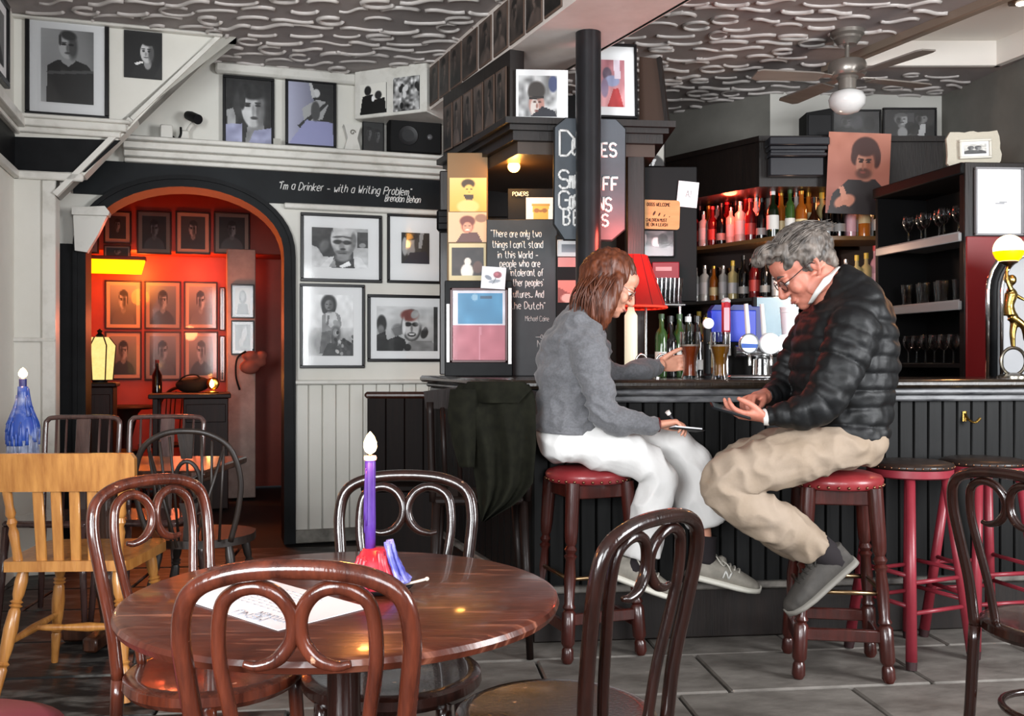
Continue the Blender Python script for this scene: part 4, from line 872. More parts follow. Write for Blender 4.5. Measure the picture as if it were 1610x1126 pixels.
for k in range(9): cv.e(random.random(), .25+.7*random.random(), .07, .1, random.choice((.1, .15, .8, .7)))
pic(PB, (619, 121, 660, 174), 'small unframed crowd photo on the boxed-in corner', cv, 0, None, 0, name='unframed_photograph')
cv = P(.12); cv.portrait(.3, .35, .16, .34, .05, .1); cv.portrait(.72, .4, .16, .34, .05, .1)
pic(BK, (568, 194, 602, 243), 'small dark photo leaning on the cornice shelf under the boxed-in corner', cv, .006, None, 0, off=.03)
def onshelf(px): u = BK.hit(px, 240)[0]; return u
t = thing('loudspeaker', 'black loudspeaker on the cornice shelf under the boxed-in corner', 'speaker', BK.at(BK.hit(647, 240)[0], ZSH, .085), BK.rz)
obj('cabinet', MB().box(-.17, .17, -.06, .06, 0, .22, .012), BLACKM, t); obj('cone', MB().lathe([(.065, 0), (.06, .006), (.02, -.005), (.001, .0)], 24, T=Matrix.Translation((-.05, -.062, .11)) @ Matrix.Rotation(math.pi/2, 4, 'X')), M('speaker_cone', '#1c1c1e', .5), t)
obj('tweeter', MB().ell((.09, -.06, .11), (.018, .01, .018)), M('tweeter_dome', '#5a5a5c', .3), t)
t = thing('plaster_bracket', 'white scrolled plaster bracket on the cornice shelf', 'ornament', BK.at(BK.hit(551, 240)[0], ZSH, .06), BK.rz)
obj('body', MB().prism([(-.05, 0), (.05, 0), (.045, .03), (.03, .08), (.045, .14), (.055, .165), (-.055, .165), (-.045, .14), (-.03, .08), (-.045, .03)], lambda a, b, d: Vector((a, d, b)), -.04, .04), TRIMW, t); obj('scroll', MB().tube([(.018*math.cos(q)*(1-q/9), -.044, .115+.018*math.sin(q)*(1-q/9)) for q in np.linspace(0, 7, 18)], .004, 6), TRIMG, t)
t = thing('small_card', 'small grey card propped on the cornice shelf between two photos', 'card', BK.at(BK.hit(434, 236)[0], ZSH, .10), BK.rz); obj('sheet', MB().box(-.022, .022, -.003, .003, 0, .045), M('greyish_card', '#a9a79f', .6), t)
t = thing('security_camera', 'small black security camera on a white bracket above the arch', 'camera', BK.at(BK.hit(285, 236)[0], ZSH, .07), BK.rz)
obj('junction_box', MB().box(-.115, -.045, -.03, .04, 0, .085, .006), TRIMW, t); obj('bracket', MB().tube(spl([(.01, 0, 0), (.03, 0, .04), (.05, -.01, .08), (.07, -.02, .105)], 4), .011, 8).box(-.005, .05, -.025, .025, 0, .06, .008), TRIMW, t)
obj('camera_body', MB().tube([(.04, .02, .16), (.06, -.02, .145), (.1, -.08, .115)], [.026, .03, .03], 14), BLACK, t); obj('cable', MB().tube(spl([(-.045, 0, .02), (-.02, -.02, .0), (.0, -.03, .03), (.0, -.02, .075)], 5), .007, 7), BLACKM, t)
# --- four frames on the white wall right of the arch
cv = P(.72, 72, 58).g(.66, .8); cv.p([(0, 0), (.38, 0), (.4, .75), (.2, .72), (.1, .5), (0, .45)], .17); cv.e(.22, .45, .08, .16, .4, .3, .6); cv.p([(.8, .08), (1, .08), (1, .48), (.8, .48)], .28); cv.e(.9, .42, .06, .06, .6); cv.p([(.14, 1), (.3, .74), (.5, .68), (.86, .72), (1, 1)], .84); cv.p([(.34, 1), (.41, .6), (.73, .58), (.76, 1)], .22); cv.e(.56, .36, .205, .4, .5, 0, .1); cv.e(.53, .34, .15, .33, .72, 0, .35); cv.e(.58, .1, .2, .14, .78, .1, .4); cv.e(.38, .28, .05, .2, .8, 0, .5); cv.e(.74, .3, .05, .2, .45, 0, .5); cv.e(.47, .22, .1, .025, .3, -.15, .7); cv.e(.63, .23, .09, .025, .34, .2, .7); cv.e(.46, .35, .085, .055, .16, 0, .5); cv.e(.62, .36, .08, .055, .18, 0, .5); cv.e(.54, .35, .02, .03, .3); cv.e(.53, .47, .05, .1, .55, 0, .6); cv.e(.55, .53, .05, .03, .2, 0, .7); cv.e(.54, .6, .12, .045, .42, 0, .6); cv.e(.54, .64, .075, .02, .14, 0, .6); cv.e(.55, .74, .13, .1, .56, 0, .6); cv.p([(.48, .96), (.66, .82), (.7, .93), (.54, .995)], .93); cv.p([(.3, .98), (.4, .76), (.43, .98)], .6); cv.noise(.06, 16)
pic(BK, (472, 337, 600, 444), 'framed photo of an old bearded man, upper left of the four beside the arch', cv, .02, None, (.05, .07, .07, .07))
cv = P(.12, 36, 50); cv.e(.35, .4, .2, .36, .55, .2); cv.e(.6, .35, .14, .34, .2); cv.e(.3, .1, .3, .14, .06); cv.p([(.66, 0), (.8, 0), (.72, .5), (.6, .5)], .6); cv.p([(.1, 1), (.3, .65), (.9, .6), (1, 1)], '#14182a'); cv.e(.12, .45, .1, .3, .65)
pic(BK, (608, 338, 694, 446), 'framed photo of a shadowed face, upper right of the four beside the arch', cv, .018, None, (.075, .065, .11, .10))
cv = P(.86, 60, 80).g(.9, .8); cv.p([(0, .54), (1, .54), (1, 1), (0, 1)], .8); cv.e(.5, .8, .6, .2, .6, 0, .8); cv.e(.45, .15, .17, .15, .13, 0, .3); cv.e(.38, .22, .08, .1, .15, .3); cv.e(.55, .2, .06, .1, .14); cv.e(.45, .17, .09, .085, .5, 0, .25); cv.e(.5, .17, .05, .08, .3, 0, .7); cv.e(.41, .155, .025, .009, .1); cv.e(.49, .155, .025, .009, .1); cv.e(.45, .215, .03, .01, .2); cv.p([(.3, .34), (.44, .27), (.56, .27), (.7, .33), (.74, .5), (.62, .64), (.58, .96), (.24, .96), (.3, .55)], .55); cv.p([(.38, .3), (.6, .29), (.66, .44), (.5, .54), (.38, .46)], .78); cv.p([(.42, .34), (.47, .34), (.44, .5), (.4, .5)], .45); cv.e(.62, .47, .08, .05, .6, .5); cv.p([(.3, .62), (.5, .58), (.46, .96), (.24, .96)], .38); cv.e(.6, .66, .1, .14, .3, .3, .5); cv.e(.6, .62, .06, .07, .6, 0, .5); cv.p([(.42, .8), (.8, .72), (1, .8), (1, 1), (.3, 1)], .22)
for k in range(22): cv.e(.55+.45*random.random(), .62+.36*random.random(), .03+.02*random.random(), .03, random.choice((.08, .75, .3, .6)), random.random())
cv.noise(.06, 14)
pic(BK, (471, 447, 573, 579), 'tall framed photo of a crouching long-haired figure, lower left of four', cv, .018, None, (.035, .055, .06, .05))
cv = P(.74, 76, 56).g(.8, .62); cv.e(.08, .4, .08, .2, .12); cv.e(.07, .52, .05, .1, .45, 0, .5); cv.p([(0, .64), (.14, .56), (.2, 1), (0, 1)], .13); cv.e(.34, .52, .1, .13, .5, .2, .4); cv.p([(.24, .5), (.44, .42), (.46, .6), (.3, .68)], .42); cv.p([(0, 1), (.16, .76), (.34, .66), (.46, .74), (.5, 1)], .1); cv.e(.57, .42, .17, .36, .2, 0, .12); cv.e(.57, .46, .125, .28, .74, 0, .25); cv.e(.54, .2, .15, .13, '#7d4640', .1, .3); cv.e(.62, .17, .06, .1, .6, .3); cv.e(.51, .4, .06, .05, .08, 0, .4); cv.e(.63, .4, .055, .05, .1, 0, .4); cv.e(.57, .5, .02, .08, .45, 0, .6); cv.e(.57, .63, .07, .05, .15, 0, .4); cv.e(.57, .62, .05, .02, .85); cv.e(.44, .46, .03, .2, .85, 0, .6); cv.p([(.42, 1), (.5, .82), (.62, .76), (.9, .76), (1, 1)], .5); cv.e(.5, .92, .06, .08, .12); cv.e(.78, .6, .06, .12, .14, .2); cv.e(.8, .5, .03, .05, .1); cv.e(.8, .28, .16, .2, .74, 0, .8); cv.p([(.94, 0), (1, 0), (1, 1), (.94, 1)], .22); cv.noise(.06, 12)
pic(BK, (577, 464, 699, 569), 'framed photo of a costumed face with a red cap, lower right of four', cv, .02, None, (.04, .03, .05, .055))
# --- photographs along the beam and the gantry frieze
BMF = Pl((-.51, 5.87), (1.92, -4.37)); kz = 0
SEP = lambda cv: (setattr(cv, 'C', cv.C*np.array([1, .85, .78])*.55+.02), cv)[1]
def snap(k):
    cv = P(.3, 18, 26).g(.45+.2*random.random(), .12); cv.portrait(.35+.3*random.random(), .36, .2+.06*random.random(), .6, .08, random.choice((.08, .3, .55)), random.choice((-.5, 0, .5))); cv.noise(.15, 5); return SEP(cv)
for i, (xa, xb) in enumerate(((677, 691), (693, 708), (710, 727), (729, 752), (755, 774), (778, 800), (803, 826), (829, 854), (858, 885))):
    u0, u1 = BMF.hit(xa, 100)[0], BMF.hit(xb, 100)[0]; t = thing('unframed_photograph', 'brownish photo on the beam side, %s from the corner box' % ('first', 'second', 'third', 'fourth', 'fifth', 'sixth', 'seventh', 'eighth', 'ninth')[i], 'picture', BMF.at((u0+u1)/2, 2.815, .001), BMF.rz, 'photographs along the beam')
    w2 = (u1-u0)/2; obj('backing', MB().box(-w2, w2, -.008, 0, -.118, .118, .002), M('brown_backing', '#5c4a40', .6), t); me = snap(i).mesh('print', -w2+.006, w2-.006, -.108, .108, -.0092); obj('print', me, PRINT, t)
GF = Pl((-.40, 5.55), (.39, -.83)); gl_ = math.hypot(.39, .83)
for i in range(6):
    u0 = .03+i*(gl_-.04)/6; t = thing('unframed_photograph', 'dark brownish photo on the gantry frieze, %s from the back' % ('first', 'second', 'third', 'fourth', 'fifth', 'sixth')[i], 'picture', GF.at(u0+.065, 2.475, .002), GF.rz, 'photographs along the gantry frieze')
    obj('backing', MB().box(-.062, .062, -.008, 0, -.13, .13, .002), bpy.data.materials['brown_backing'], t); me = snap(i).mesh('print', -.055, .055, -.12, .12, -.0092); obj('print', me, PRINT, t)
# --- things standing on the gantry shelf
def stand(px, D, ang=0): return face_on(px, D, ang)
cv = P(.6, 44, 36).noise(.25, 9); cv.e(.45, .42, .2, .2, '#2f2a28'); cv.e(.47, .7, .2, .3, '#b9867a'); cv.e(.42, .78, .11, .22, '#d9cfc8'); cv.p([(.3, 1), (.62, .75), (.95, .86), (1, 1)], '#23252e'); cv.e(.47, .36, .22, .22, '#38322e'); cv.p([(.28, .52), (.66, .5), (.66, .56), (.28, .58)], '#241f1c'); cv.e(.42, .64, .05, .02, '#5a3c34', 0, .6); cv.e(.55, .64, .05, .02, '#5a3c34', 0, .6); cv.e(.48, .74, .03, .06, '#9c6a5e', 0, .7); cv.e(.47, .86, .06, .02, '#7a4840', 0, .6); cv.e(.9, .2, .12, .2, '#3d4668')
pl = stand(850, 4.74, .06); q = pl.hit(850, 150); t = pic(pl, (811, 112, 892, 188), 'photo block of a man in a cap standing on the gantry shelf', cv, 0, None, (.012, .055, .008, .03), off=.02, name='photo_block')
u0, u1, z0, z1 = pl.rect((811, 112, 892, 188)); obj('block', MB().box(-(u1-u0)/2, (u1-u0)/2, .0, .05, -(z1-z0)/2, (z1-z0)/2, .004), MOUNT, t)
cv = P('#c99aa0', 32, 60).g('#b0747c', '#d8a2a4'); cv.p([(.3, 1), (.55, .62), (.75, .6), (.95, 1)], '#b23a3c'); cv.e(.3, .3, .18, .14, '#6b5a6a'); cv.e(.5, .45, .3, .12, '#9aa0bc'); cv.p([(.55, 0), (.8, 0), (.85, .4), (.6, .4)], '#d9cdd6'); cv.e(.2, .6, .15, .2, '#8e7c94'); cv.noise(.08, 6)
pic(stand(962, 4.84, .12), (921, 71, 999, 190), 'black-framed red and mauve artwork on the gantry shelf behind the column', cv, .014, None, (.05, .05, .045, .07), lean=-.06, off=.02)
pl = stand(1028, 4.9); t = thing('picture_back', 'brown wooden picture seen from behind at the gantry shelf end', 'picture', pl.at(0, ZG, 0), -.5)
obj('board', MB().prism([(-.075, 0), (.085, 0), (.035, .37), (-.075, .40)], lambda a, b, d: Vector((a, d, b)), -.012, .012), M('brown_hardboard', '#3f2c22', .6), t); obj('edge_batten', MB().prism([(.07, 0), (.09, 0), (.042, .38), (.022, .375)], lambda a, b, d: Vector((a, d-.008, b)), -.014, .014), DKWOOD, t)
cv = P('#bdbab2', 36, 44); cv.portrait(.5, .34, .26, .62, .1, .1, -.2, .4); cv.p([(.3, .8), (.7, .8), (.6, 1), (.4, 1)], .85); cv.p([(.47, .82), (.55, .82), (.53, 1), (.48, 1)], .08)
pl = face_on(1022, 5.5); pic(pl, (1001, 207, 1045, 263), 'black and white photo of a man in a tie below the gantry shelf', cv, .004, None, 0)
# dark boarding between the gantry posts that the small signs hang on
pl = face_on(1040, 4.86); u0, u1, z0, z1 = pl.rect((992, 262, 1096, 474)); mb = MB(); pl.bar(u0, u1, z0, z1, -.03, 0, .004, mb); obj('sign_board', mb, BLACKM, gan, world=True)
SP = face_on(1040, 4.857)
# --- chalkboards
def letters(pl, rows, mat, parent, r, name='lettering'):
    mb = MB()
    for (s, x, y, h, k) in rows:
        u, z = pl.hit(x, y); lettering(pl, s, u, z, h, r, .003, .0, mb, k, .05)
    return obj(name, mb, mat, parent, world=True, smooth=3.2, kind='stuff')
DB = face_on(928, 4.575, .1); t = thing('price_board', 'grey chalkboard of spirit prices hanging behind the iron column', 'sign', DB.at(*DB.hit(928, 290)), DB.rz)
obj('board', DB.poly([(873, 200), (890, 186), (968, 188), (983, 203), (982, 360), (962, 377), (888, 376), (872, 352)], -.016, 0), SLATE2, t, world=True); obj('rim', DB.poly([(871, 199), (889, 184), (969, 186), (985, 202), (984, 361), (963, 379), (887, 378), (870, 353)], -.02, -.010), BLACKM, t, world=True)
letters(DB, [('D', 880, 243, .12, .9), ('OUBL', 900, 243, .075, .42), ('ES', 945, 245, .062, .75), ('6.50', 912, 274, .04, .6), ('S', 879, 297, .085, .85), ('MIRNO', 896, 297, .06, .33), ('FF', 948, 300, .062, .75), ('G', 879, 328, .085, .9), ('ORDO', 896, 328, .06, .36), ('NS', 939, 331, .062, .7), ('B', 886, 354, .075, .8), ('ELL', 902, 354, .07, .5), ('S', 946, 355, .055, .8)], CHALK, t, .0068)
QB = face_on(820, 4.94); t = thing('quote_board', 'tall black chalkboard with a handwritten quotation left of the woman', 'sign', QB.at(QB.hit(820, 475)[0], ZB, 0), 0)
z0 = ZB; u0, u1, _, z1 = QB.rect((765, 345, 876, 600)); mb = MB(); QB.bar(u0, u1, z0, z1, -.018, 0, .003, mb); obj('board', mb, SLATE, t, world=True)
hq = .036
letters(QB, [('"There are only two', 772, 373, hq, .60), ('things I can\'t stand', 774, 390, hq, .60), ('in this World -', 783, 406, hq, .68), ('people who are', 786, 420, hq, .64), ('intolerant of', 803, 434, hq, .60), ('other peoples\'', 802, 450, hq, .56), ('cultures... And', 803, 468, hq, .56), ('the Dutch"', 803, 486, hq, .74)], CHALK, t, .0026)
letters(QB, [('Michael Caine', 826, 505, .026, .6), ('N', 845, 546, .035, .8), ('o', 850, 533, .03, .7), ('-', 842, 536, .05, 1.2)], M('faint_chalk', '#a9abab', .9), t, .0022)
# noticeboard
NBd = face_on(754, 4.84); t = thing('noticeboard', 'black noticeboard with a blue and pink poster under plastic', 'noticeboard', NBd.at(NBd.hit(754, 520)[0], ZB, 0), 0)
u0, u1, _, z1 = NBd.rect((699, 441, 806, 600)); mb = MB(); NBd.bar(u0, u1, ZB, z1, -.02, 0, .004, mb); obj('board', mb, BLACK, t, world=True)
cv = P('#b3606e', 40, 50); cv.p([(0, 0), (1, 0), (1, .5), (0, .5)], '#d9d2d8'); cv.p([(.1, .05), (.96, .05), (.96, .48), (.1, .48)], '#3a86ac'); cv.e(.42, .1, .06, .05, '#8fb4c8'); cv.p([(.52, .09), (.74, .09), (.74, .12), (.52, .12)], '#24506c'); cv.p([(.5, .52), (.54, .52), (.53, 1), (.5, 1)], '#c47f8c'); cv.noise(.05, 7)
u0, u1, z0, z1 = NBd.rect((708, 453, 798, 570)); uc, zc_ = (u0+u1)/2, (z0+z1)/2
fr_ = MB(); a = .012
for q in ((u0, u1, z1-a, z1), (u0, u1, z0, z0+a), (u0, u0+a, z0, z1), (u1-a, u1, z0, z1)): NBd.bar(*q, 0, .012, .002, fr_)
obj('poster_frame', fr_, M('maroon_frame', '#4a1c1e', .35), t, world=True)
me = cv.mesh('poster', u0+a-uc, u1-a-uc, z0+a-zc_, z1-a-zc_, 0); o = obj('poster', me, PRINT, t); o.location = NBd.at(uc, zc_, .004)-t.location
pn = obj('plastic_sleeve', MB().add([NBd.at(a_, b_, .009) for a_, b_ in ((u0+a, z0+a), (u1-a, z0+a), (u1-a, z1-a), (u0+a, z1-a))], [(0, 1, 2, 3)]), PANE, t, world=True)
mb = MB(); NBd.bar(u1+.002, u1+.022, z0-.01, z1, 0, .014, .002, mb); NBd.bar(u0-.02, u0-.002, z0, z1-.08, 0, .01, .002, mb); obj('edge_strip', mb, M('grey_aluminium', '#9c9a98', .3, .8), t, world=True)
pl = face_on(778, 4.80, -.05); t = thing('rose_card', 'white card with a red rose stuck over the noticeboard corner', 'card', pl.at(*pl.hit(776, 437)), pl.rz+0); t.rotation_euler = (0, .07, pl.rz)
cv = P('#d4d0d2', 30, 28); cv.e(.66, .35, .17, .15, '#7c2a3a'); cv.e(.62, .32, .08, .07, '#a84a58'); cv.e(.28, .5, .16, .09, '#6d7480', .5); cv.e(.55, .66, .25, .08, '#8a8f98', -.2); cv.p([(.6, .45), (.64, .45), (.5, .8), (.46, .8)], '#5c6268')
obj('sheet', MB().box(-.061, .061, -.002, .002, -.055, .055), PAPER, t); obj('print', cv.mesh('print', -.06, .06, -.054, .054, -.0026), PRINT, t)
# strip of three photographs
ST = face_on(736, 5.02); cv = P('#d9a83c', 34, 34).g('#d9c27a', '#d3a43c'); cv.e(.5, .18, .18, .14, '#3c2c14'); cv.e(.52, .36, .13, .16, '#dcb860'); cv.e(.47, .33, .03, .02, '#3c2c14'); cv.e(.58, .33, .03, .02, '#3c2c14'); cv.e(.53, .44, .05, .014, '#6c4c1c'); cv.p([(.36, .5), (.66, .5), (.6, .75), (.52, .8)], '#3c2c14'); cv.e(.5, .85, .3, .2, '#e0c47a')  # warm bulb light is drawn into this print as yellow
t = pic(ST, (707, 280, 765, 333), 'photo of a man in a hat drawn yellow-lit, top of the photo strip', cv, 0, None, 0, name='unframed_photograph')
cv = P('#d8b48e', 34, 34); cv.e(.5, .46, .16, .24, '#a8604a'); cv.e(.5, .3, .2, .18, '#6e3428'); cv.p([(.2, 1), (.35, .7), (.75, .68), (.9, 1)], '#5c3630'); cv.e(.86, .2, .16, .14, '#8a6a54'); cv.e(.5, .5, .12, .17, '#cf9478'); cv.e(.45, .46, .025, .018, '#5c3630'); cv.e(.55, .46, .025, .018, '#5c3630'); cv.e(.5, .59, .06, .022, '#f0ded0'); cv.e(.5, .62, .06, .012, '#7a3a30')
pic(ST, (705, 334, 765, 381), 'reddish photo of a smiling person, middle of the photo strip', cv, 0, None, 0, name='unframed_photograph')
cv = P('#241a18', 34, 30).noise(.06, 6); cv.e(.5, .5, .11, .14, '#e8ddd0'); cv.e(.48, .85, .2, .28, '#efe6d8'); cv.e(.82, .7, .16, .22, '#5a3a30')
pic(ST, (706, 383, 764, 447), 'cream-bordered photo of a white-clad figure, bottom of the photo strip', cv, 0, None, (.015, .012, .045, .022), name='unframed_photograph', mmat=M('cream_card', '#d9c9a0', .6))
mb = MB(); u0, u1, z0, z1 = ST.rect((703, 240, 767, 460)); ST.bar(u0, u1, z0, z1, -.02, 0, .003, mb); obj('strip_board', mb, M('tan_board', '#7c6242', .6), gan, world=True)
# crisp packet card
pl = face_on(848, 5.0); cv = P('#dedcd6', 34, 28); cv.p([(.24, .34), (.82, .34), (.78, 1), (.26, 1)], '#c9a13e'); cv.p([(.22, .3), (.84, .3), (.84, .4), (.22, .4)], '#a8843a'); cv.e(.38, .6, .1, .1, '#8a5a26'); cv.e(.66, .6, .1, .1, '#8a5a26'); cv.e(.52, .62, .08, .05, '#8a5a26')
pic(pl, (827, 311, 871, 345), 'white card with a yellow crisp packet above the quotation board', cv, 0, None, 0, name='packet_card', cat='card')
mb = MB(); u, z = pl.hit(806, 308); lettering(pl, 'POWERS', u, z, .02, .0018, .0, 0, mb, .8); 
pl2 = face_on(830, 5.02); u0, u1, z0, z1 = pl2.rect((798, 296, 876, 346)); m2 = MB(); pl2.bar(u0, u1, z0, z1, -.02, 0, .003, m2); o = obj('lintel_board', m2, BLACKM, gan, world=True); obj('lettering', mb, CHALK, o, world=True, smooth=3.2, kind='stuff')
t = thing('hanging_spotlight', 'warm lit bulb under the gantry soffit above the quotation board', 'lamp', (W(808, 262, 4.9).x, 4.9, ZG-.16))
bz = W(808, 262, 4.9).z; obj('holder', MB().lathe([(.018, bz-ZG+.16+.02), (.02, 0), (.001, 0)], 14), BLACK, t); obj('bulb', MB().ell((0, 0, bz-ZG+.16), (.032, .032, .03)), M('warm_bulb', '#ffd08a', .5, emit='#ffae45', es=14), t); point('gantry_bulb', (t.location.x, 4.86, bz-.06), 2.6, c('#ffb45a'), .03)
# behind the column
pl = face_on(895, 4.93); cv = P('#8f9399', 20, 20).g('#75797f', '#9a9ea4')
pic(pl, (876, 378, 925, 404), 'white-bordered grey picture behind the column under the price board', cv, .004, MOUNT, .018)
cv = P('#c07a74', 20, 14); pic(pl, (877, 405, 926, 420), 'narrow pink print behind the column', cv, 0, None, 0, name='unframed_photograph')
cv = P('#cf7468', 24, 18); cv.p([(.0, .3), (.5, .7), (1, 1), (0, 1)], '#8a3a30'); cv.e(.3, .8, .2, .2, '#e0a89c'); pic(pl, (877, 441, 927, 476), 'salmon-red print behind the column beside the woman\'s hair', cv, 0, None, 0, name='unframed_photograph')
mb = MB(); u0, u1, z0, z1 = pl.rect((874, 370, 940, 500)); pl.bar(u0, u1, ZB, z1, -.03, -.002, .003, mb); obj('column_board', mb, BLACKM, gan, world=True)
# dogs sign, white notice, small picture, red book
t = thing('wooden_sign', 'small light wooden sign about dogs with burnt lettering', 'sign', SP.at(*SP.hit(1039, 338), .0), 0); t.rotation_euler = (0, .03, 0)
PLY = M('light_plywood', '#b57c48', .5, noise=3, col2='#c48e58', stretch=(1, 1, 9)); BURN = M('burnt_letters', '#3c2010', .7)
q = []; 
for sx, sz, a0 in ((1, 1, 0), (-1, 1, 90), (-1, -1, 180), (1, -1, 270)):
    for a in (0, 30, 60, 90): q.append((sx*.081+.014*math.cos(math.radians(a0+a)), sz*.06+.014*math.sin(math.radians(a0+a))))
obj('board', MB().prism(q, lambda a, b, d: Vector((a, d, b)), -.008, -.001), PLY, t)
class LocalPl:
    u = Vector((1, 0, 0))
    def at(s, u, z, d=0): return Vector((u, -.0085-d, z))
lp = LocalPl(); mb = MB(); lettering(lp, 'DOGS WELCOME', -.072, .043, .016, .0017, .0, 0, mb, .72); lettering(lp, 'CHILDREN MUST', -.075, -.036, .0155, .0016, .0, 0, mb, .66); lettering(lp, 'BE ON A LEASH', -.072, -.059, .0155, .0016, .0, 0, mb, .68)
obj('lettering', mb, BURN, t, smooth=3.2, kind='stuff')
for i in range(4): s_ = 1-.22*i; obj('dog_mark', MB().ell((-.035+i*.026, -.0085, .006-.005*i), (.005*s_, .0015, .013*s_), 10, 6, Matrix.Rotation(.45, 3, 'Y')), BURN, t, smooth=3.2)
t = thing('white_notice', 'white paper notice pinned above the wooden dogs sign', 'notice', SP.at(*SP.hit(1081, 306), .004), 0); t.rotation_euler = (0, .1, 0)
obj('sheet', MB().box(-.052, .052, -.002, .002, -.065, .065), PAPER, t)
class LP2(LocalPl):
    def at(s, u, z, d=0): return Vector((u, -.0025-d, z))
obj('lettering', lettering(LP2(), 'A!', -.01, -.015, .035, .002, 0, 0, None, .8), M('grey_pencil', '#9a9a9a', .8), t, smooth=3.2)
cv = P('#4a4a4c', 40, 26).noise(.15, 8); cv.e(.3, .3, .06, .2, '#b9a0a0'); cv.e(.2, .35, .08, .2, .7); cv.e(.58, .45, .1, .2, .75); cv.p([(0, .6), (1, .6), (1, 1), (0, 1)], '#6c6c70'); cv.e(.75, .4, .12, .3, .1)
pic(SP, (991, 362, 1060, 405), 'dark photo of people at a table under the dogs sign', cv, .006, None, 0)
t = thing('red_menu_box', 'deep red menu box behind the lamp shade', 'box', (W(1046, 470, 4.80).x, 4.80, W(1046, 470, 4.8).z-.0), -.05)
zb2 = W(1046, 475, 4.8).z; t.location.z = zb2; obj('cover', MB().box(-.068, .068, -.02, .02, 0, .2, .004), M('crimson_card', '#7a1524', .4), t); obj('label_strip', MB().box(-.05, .03, -.0215, -.0195, .155, .175), M('pale_label', '#b98e90', .6), t); obj('bottom_ledge', MB().box(-.09, .09, -.03, .04, -.02, 0, .003), BLACKM, t)
# --- above and in front of the back bar
PC = face_on(1390, 6.03)
t = thing('loudspeaker', 'black wedge loudspeaker on the back bar cabinet below the fan', 'speaker', PC.at(PC.hit(1292, 190)[0], ZC+.005, -.1), PC.rz); obj('cabinet', MB().prism([(-.09, 0), (.075, 0), (.075, .19), (-.09, .16)], lambda a, b, d: Vector((a, d, b)), -.08, .08), BLACKM, t); obj('grille', MB().box(-.08, .065, -.086, -.08, .015, .145, .003), M('speaker_grille', '#161618', .7), t)
cv = P('#2a2a2b', 40, 24); cv.portrait(.3, .4, .16, .3, .1, .08); cv.e(.5, .45, .14, .3, '#3a3a3c'); cv.e(.78, .5, .12, .3, .06); cv.noise(.06, 7)
pic(PC, (1313, 168, 1392, 213), 'dark picture behind the fan globe on the back bar cabinet', cv, .012, None, 0, off=-.08)
cv = P('#232324', 44, 26); cv.portrait(.34, .34, .17, .55, .3, .14); cv.portrait(.74, .3, .15, .42, .12, .08); cv.p([(.66, .9), (.72, .5), (.82, .5), (.8, .95)], .62); cv.e(.36, .8, .1, .2, .5); cv.p([(.45, .1), (.6, .1), (.6, .45), (.45, .4)], '#3f3f40')
pic(PC, (1394, 165, 1480, 217), 'dark framed photo of two men on the back bar cabinet', cv, .012, None, 0, off=-.08)
cv = P('#b8705c', 60, 76).g('#c07c66', '#8a4a3c'); cv.noise(.05, 6); cv.p([(.03, 1), (.10, .76), (.34, .58), (.78, .57), (.98, .72), (1, 1)], '#201718'); cv.e(.6, .22, .22, .17, '#42201a', 0, .12); cv.e(.45, .3, .08, .1, '#42201a'); cv.e(.78, .3, .07, .13, '#42201a'); cv.e(.62, .52, .11, .08, '#a8705c'); cv.e(.6, .38, .145, .17, '#c08670', 0, .12); cv.e(.68, .4, .07, .15, '#9a5c48', 0, .9); cv.e(.6, .215, .155, .075, '#42201a', 0, .3); cv.e(.585, .5, .125, .065, '#5c362c', 0, .5); cv.e(.575, .455, .07, .018, '#5a342a', 0, .6); cv.e(.57, .485, .045, .012, '#8a4a40', 0, .6); cv.e(.535, .355, .035, .014, '#2a1410'); cv.e(.655, .36, .035, .014, '#2a1410'); cv.e(.535, .325, .05, .013, '#321a14', .15); cv.e(.655, .33, .05, .013, '#321a14', -.1); cv.e(.57, .41, .02, .045, '#a06450', 0, .8); cv.e(.3, .85, .17, .085, '#c08068', -.25); cv.p([(.2, .68), (.27, .66), (.36, .82), (.26, .84)], '#c98a72'); cv.p([(.12, .95), (.3, .89), (.46, .95), (.4, 1)], '#2a1c1a'); cv.e(.8, .78, .012, .06, '#6a1c24')
pl = face_on(1350, 5.93, -.03); pic(pl, (1300, 209, 1398, 337), 'large reddish poster of a bearded dark-haired man above the bottles', cv, 0, None, 0, name='poster', cat='poster', tilt=.045, off=.0)
cv = P('#b9b6b0', 34, 24); cv.portrait(.3, .4, .16, .4, .1, .1); cv.portrait(.62, .4, .17, .5, .1, .12); cv.noise(.15, 8)
pl = face_on(1528, 5.2, -.05)
t = pic(pl, (1503, 222, 1553, 252), 'small photo in a crumpled white frame on the side cabinet', cv, .012, M('cream_frame', '#d8d4c8', .5), .014, off=.03, tilt=-.03)
mb = MB(); rnd = random.Random(4); N_ = 28; pts = []
for k in range(N_):
    a = 2*math.pi*k/N_; rr = 1/max(abs(math.cos(a))/.142, abs(math.sin(a))/.098); pts.append((rr*math.cos(a)*rnd.uniform(.95, 1.03), rr*math.sin(a)*rnd.uniform(.94, 1.03)))
mb.prism(pts, lambda a, b, d: Vector((a, d, b)), .002, .022); obj('crumpled_surround', mb, M('crumpled_paper', '#bdb6a6', .7, bump=(22, .9)), t)
WP = EPL; cv = P('#efeff0', 30, 44); cv.p([(.42, .1), (.5, .04), (.56, .06), (.5, .2), (.44, .26)], '#d2d2d4'); cv.p([(.4, .52), (.72, .49), (.7, .53), (.42, .55)], '#9a9a9c'); cv.e(.5, .9, .5, .1, '#e8e4e2')
pic(WP, (1531, 264, 1606, 371), 'bright white poster in a grey frame on the side cabinet end', cv, .01, M('pale_grey_frame', '#8d8d90', .35), .012, off=.002)
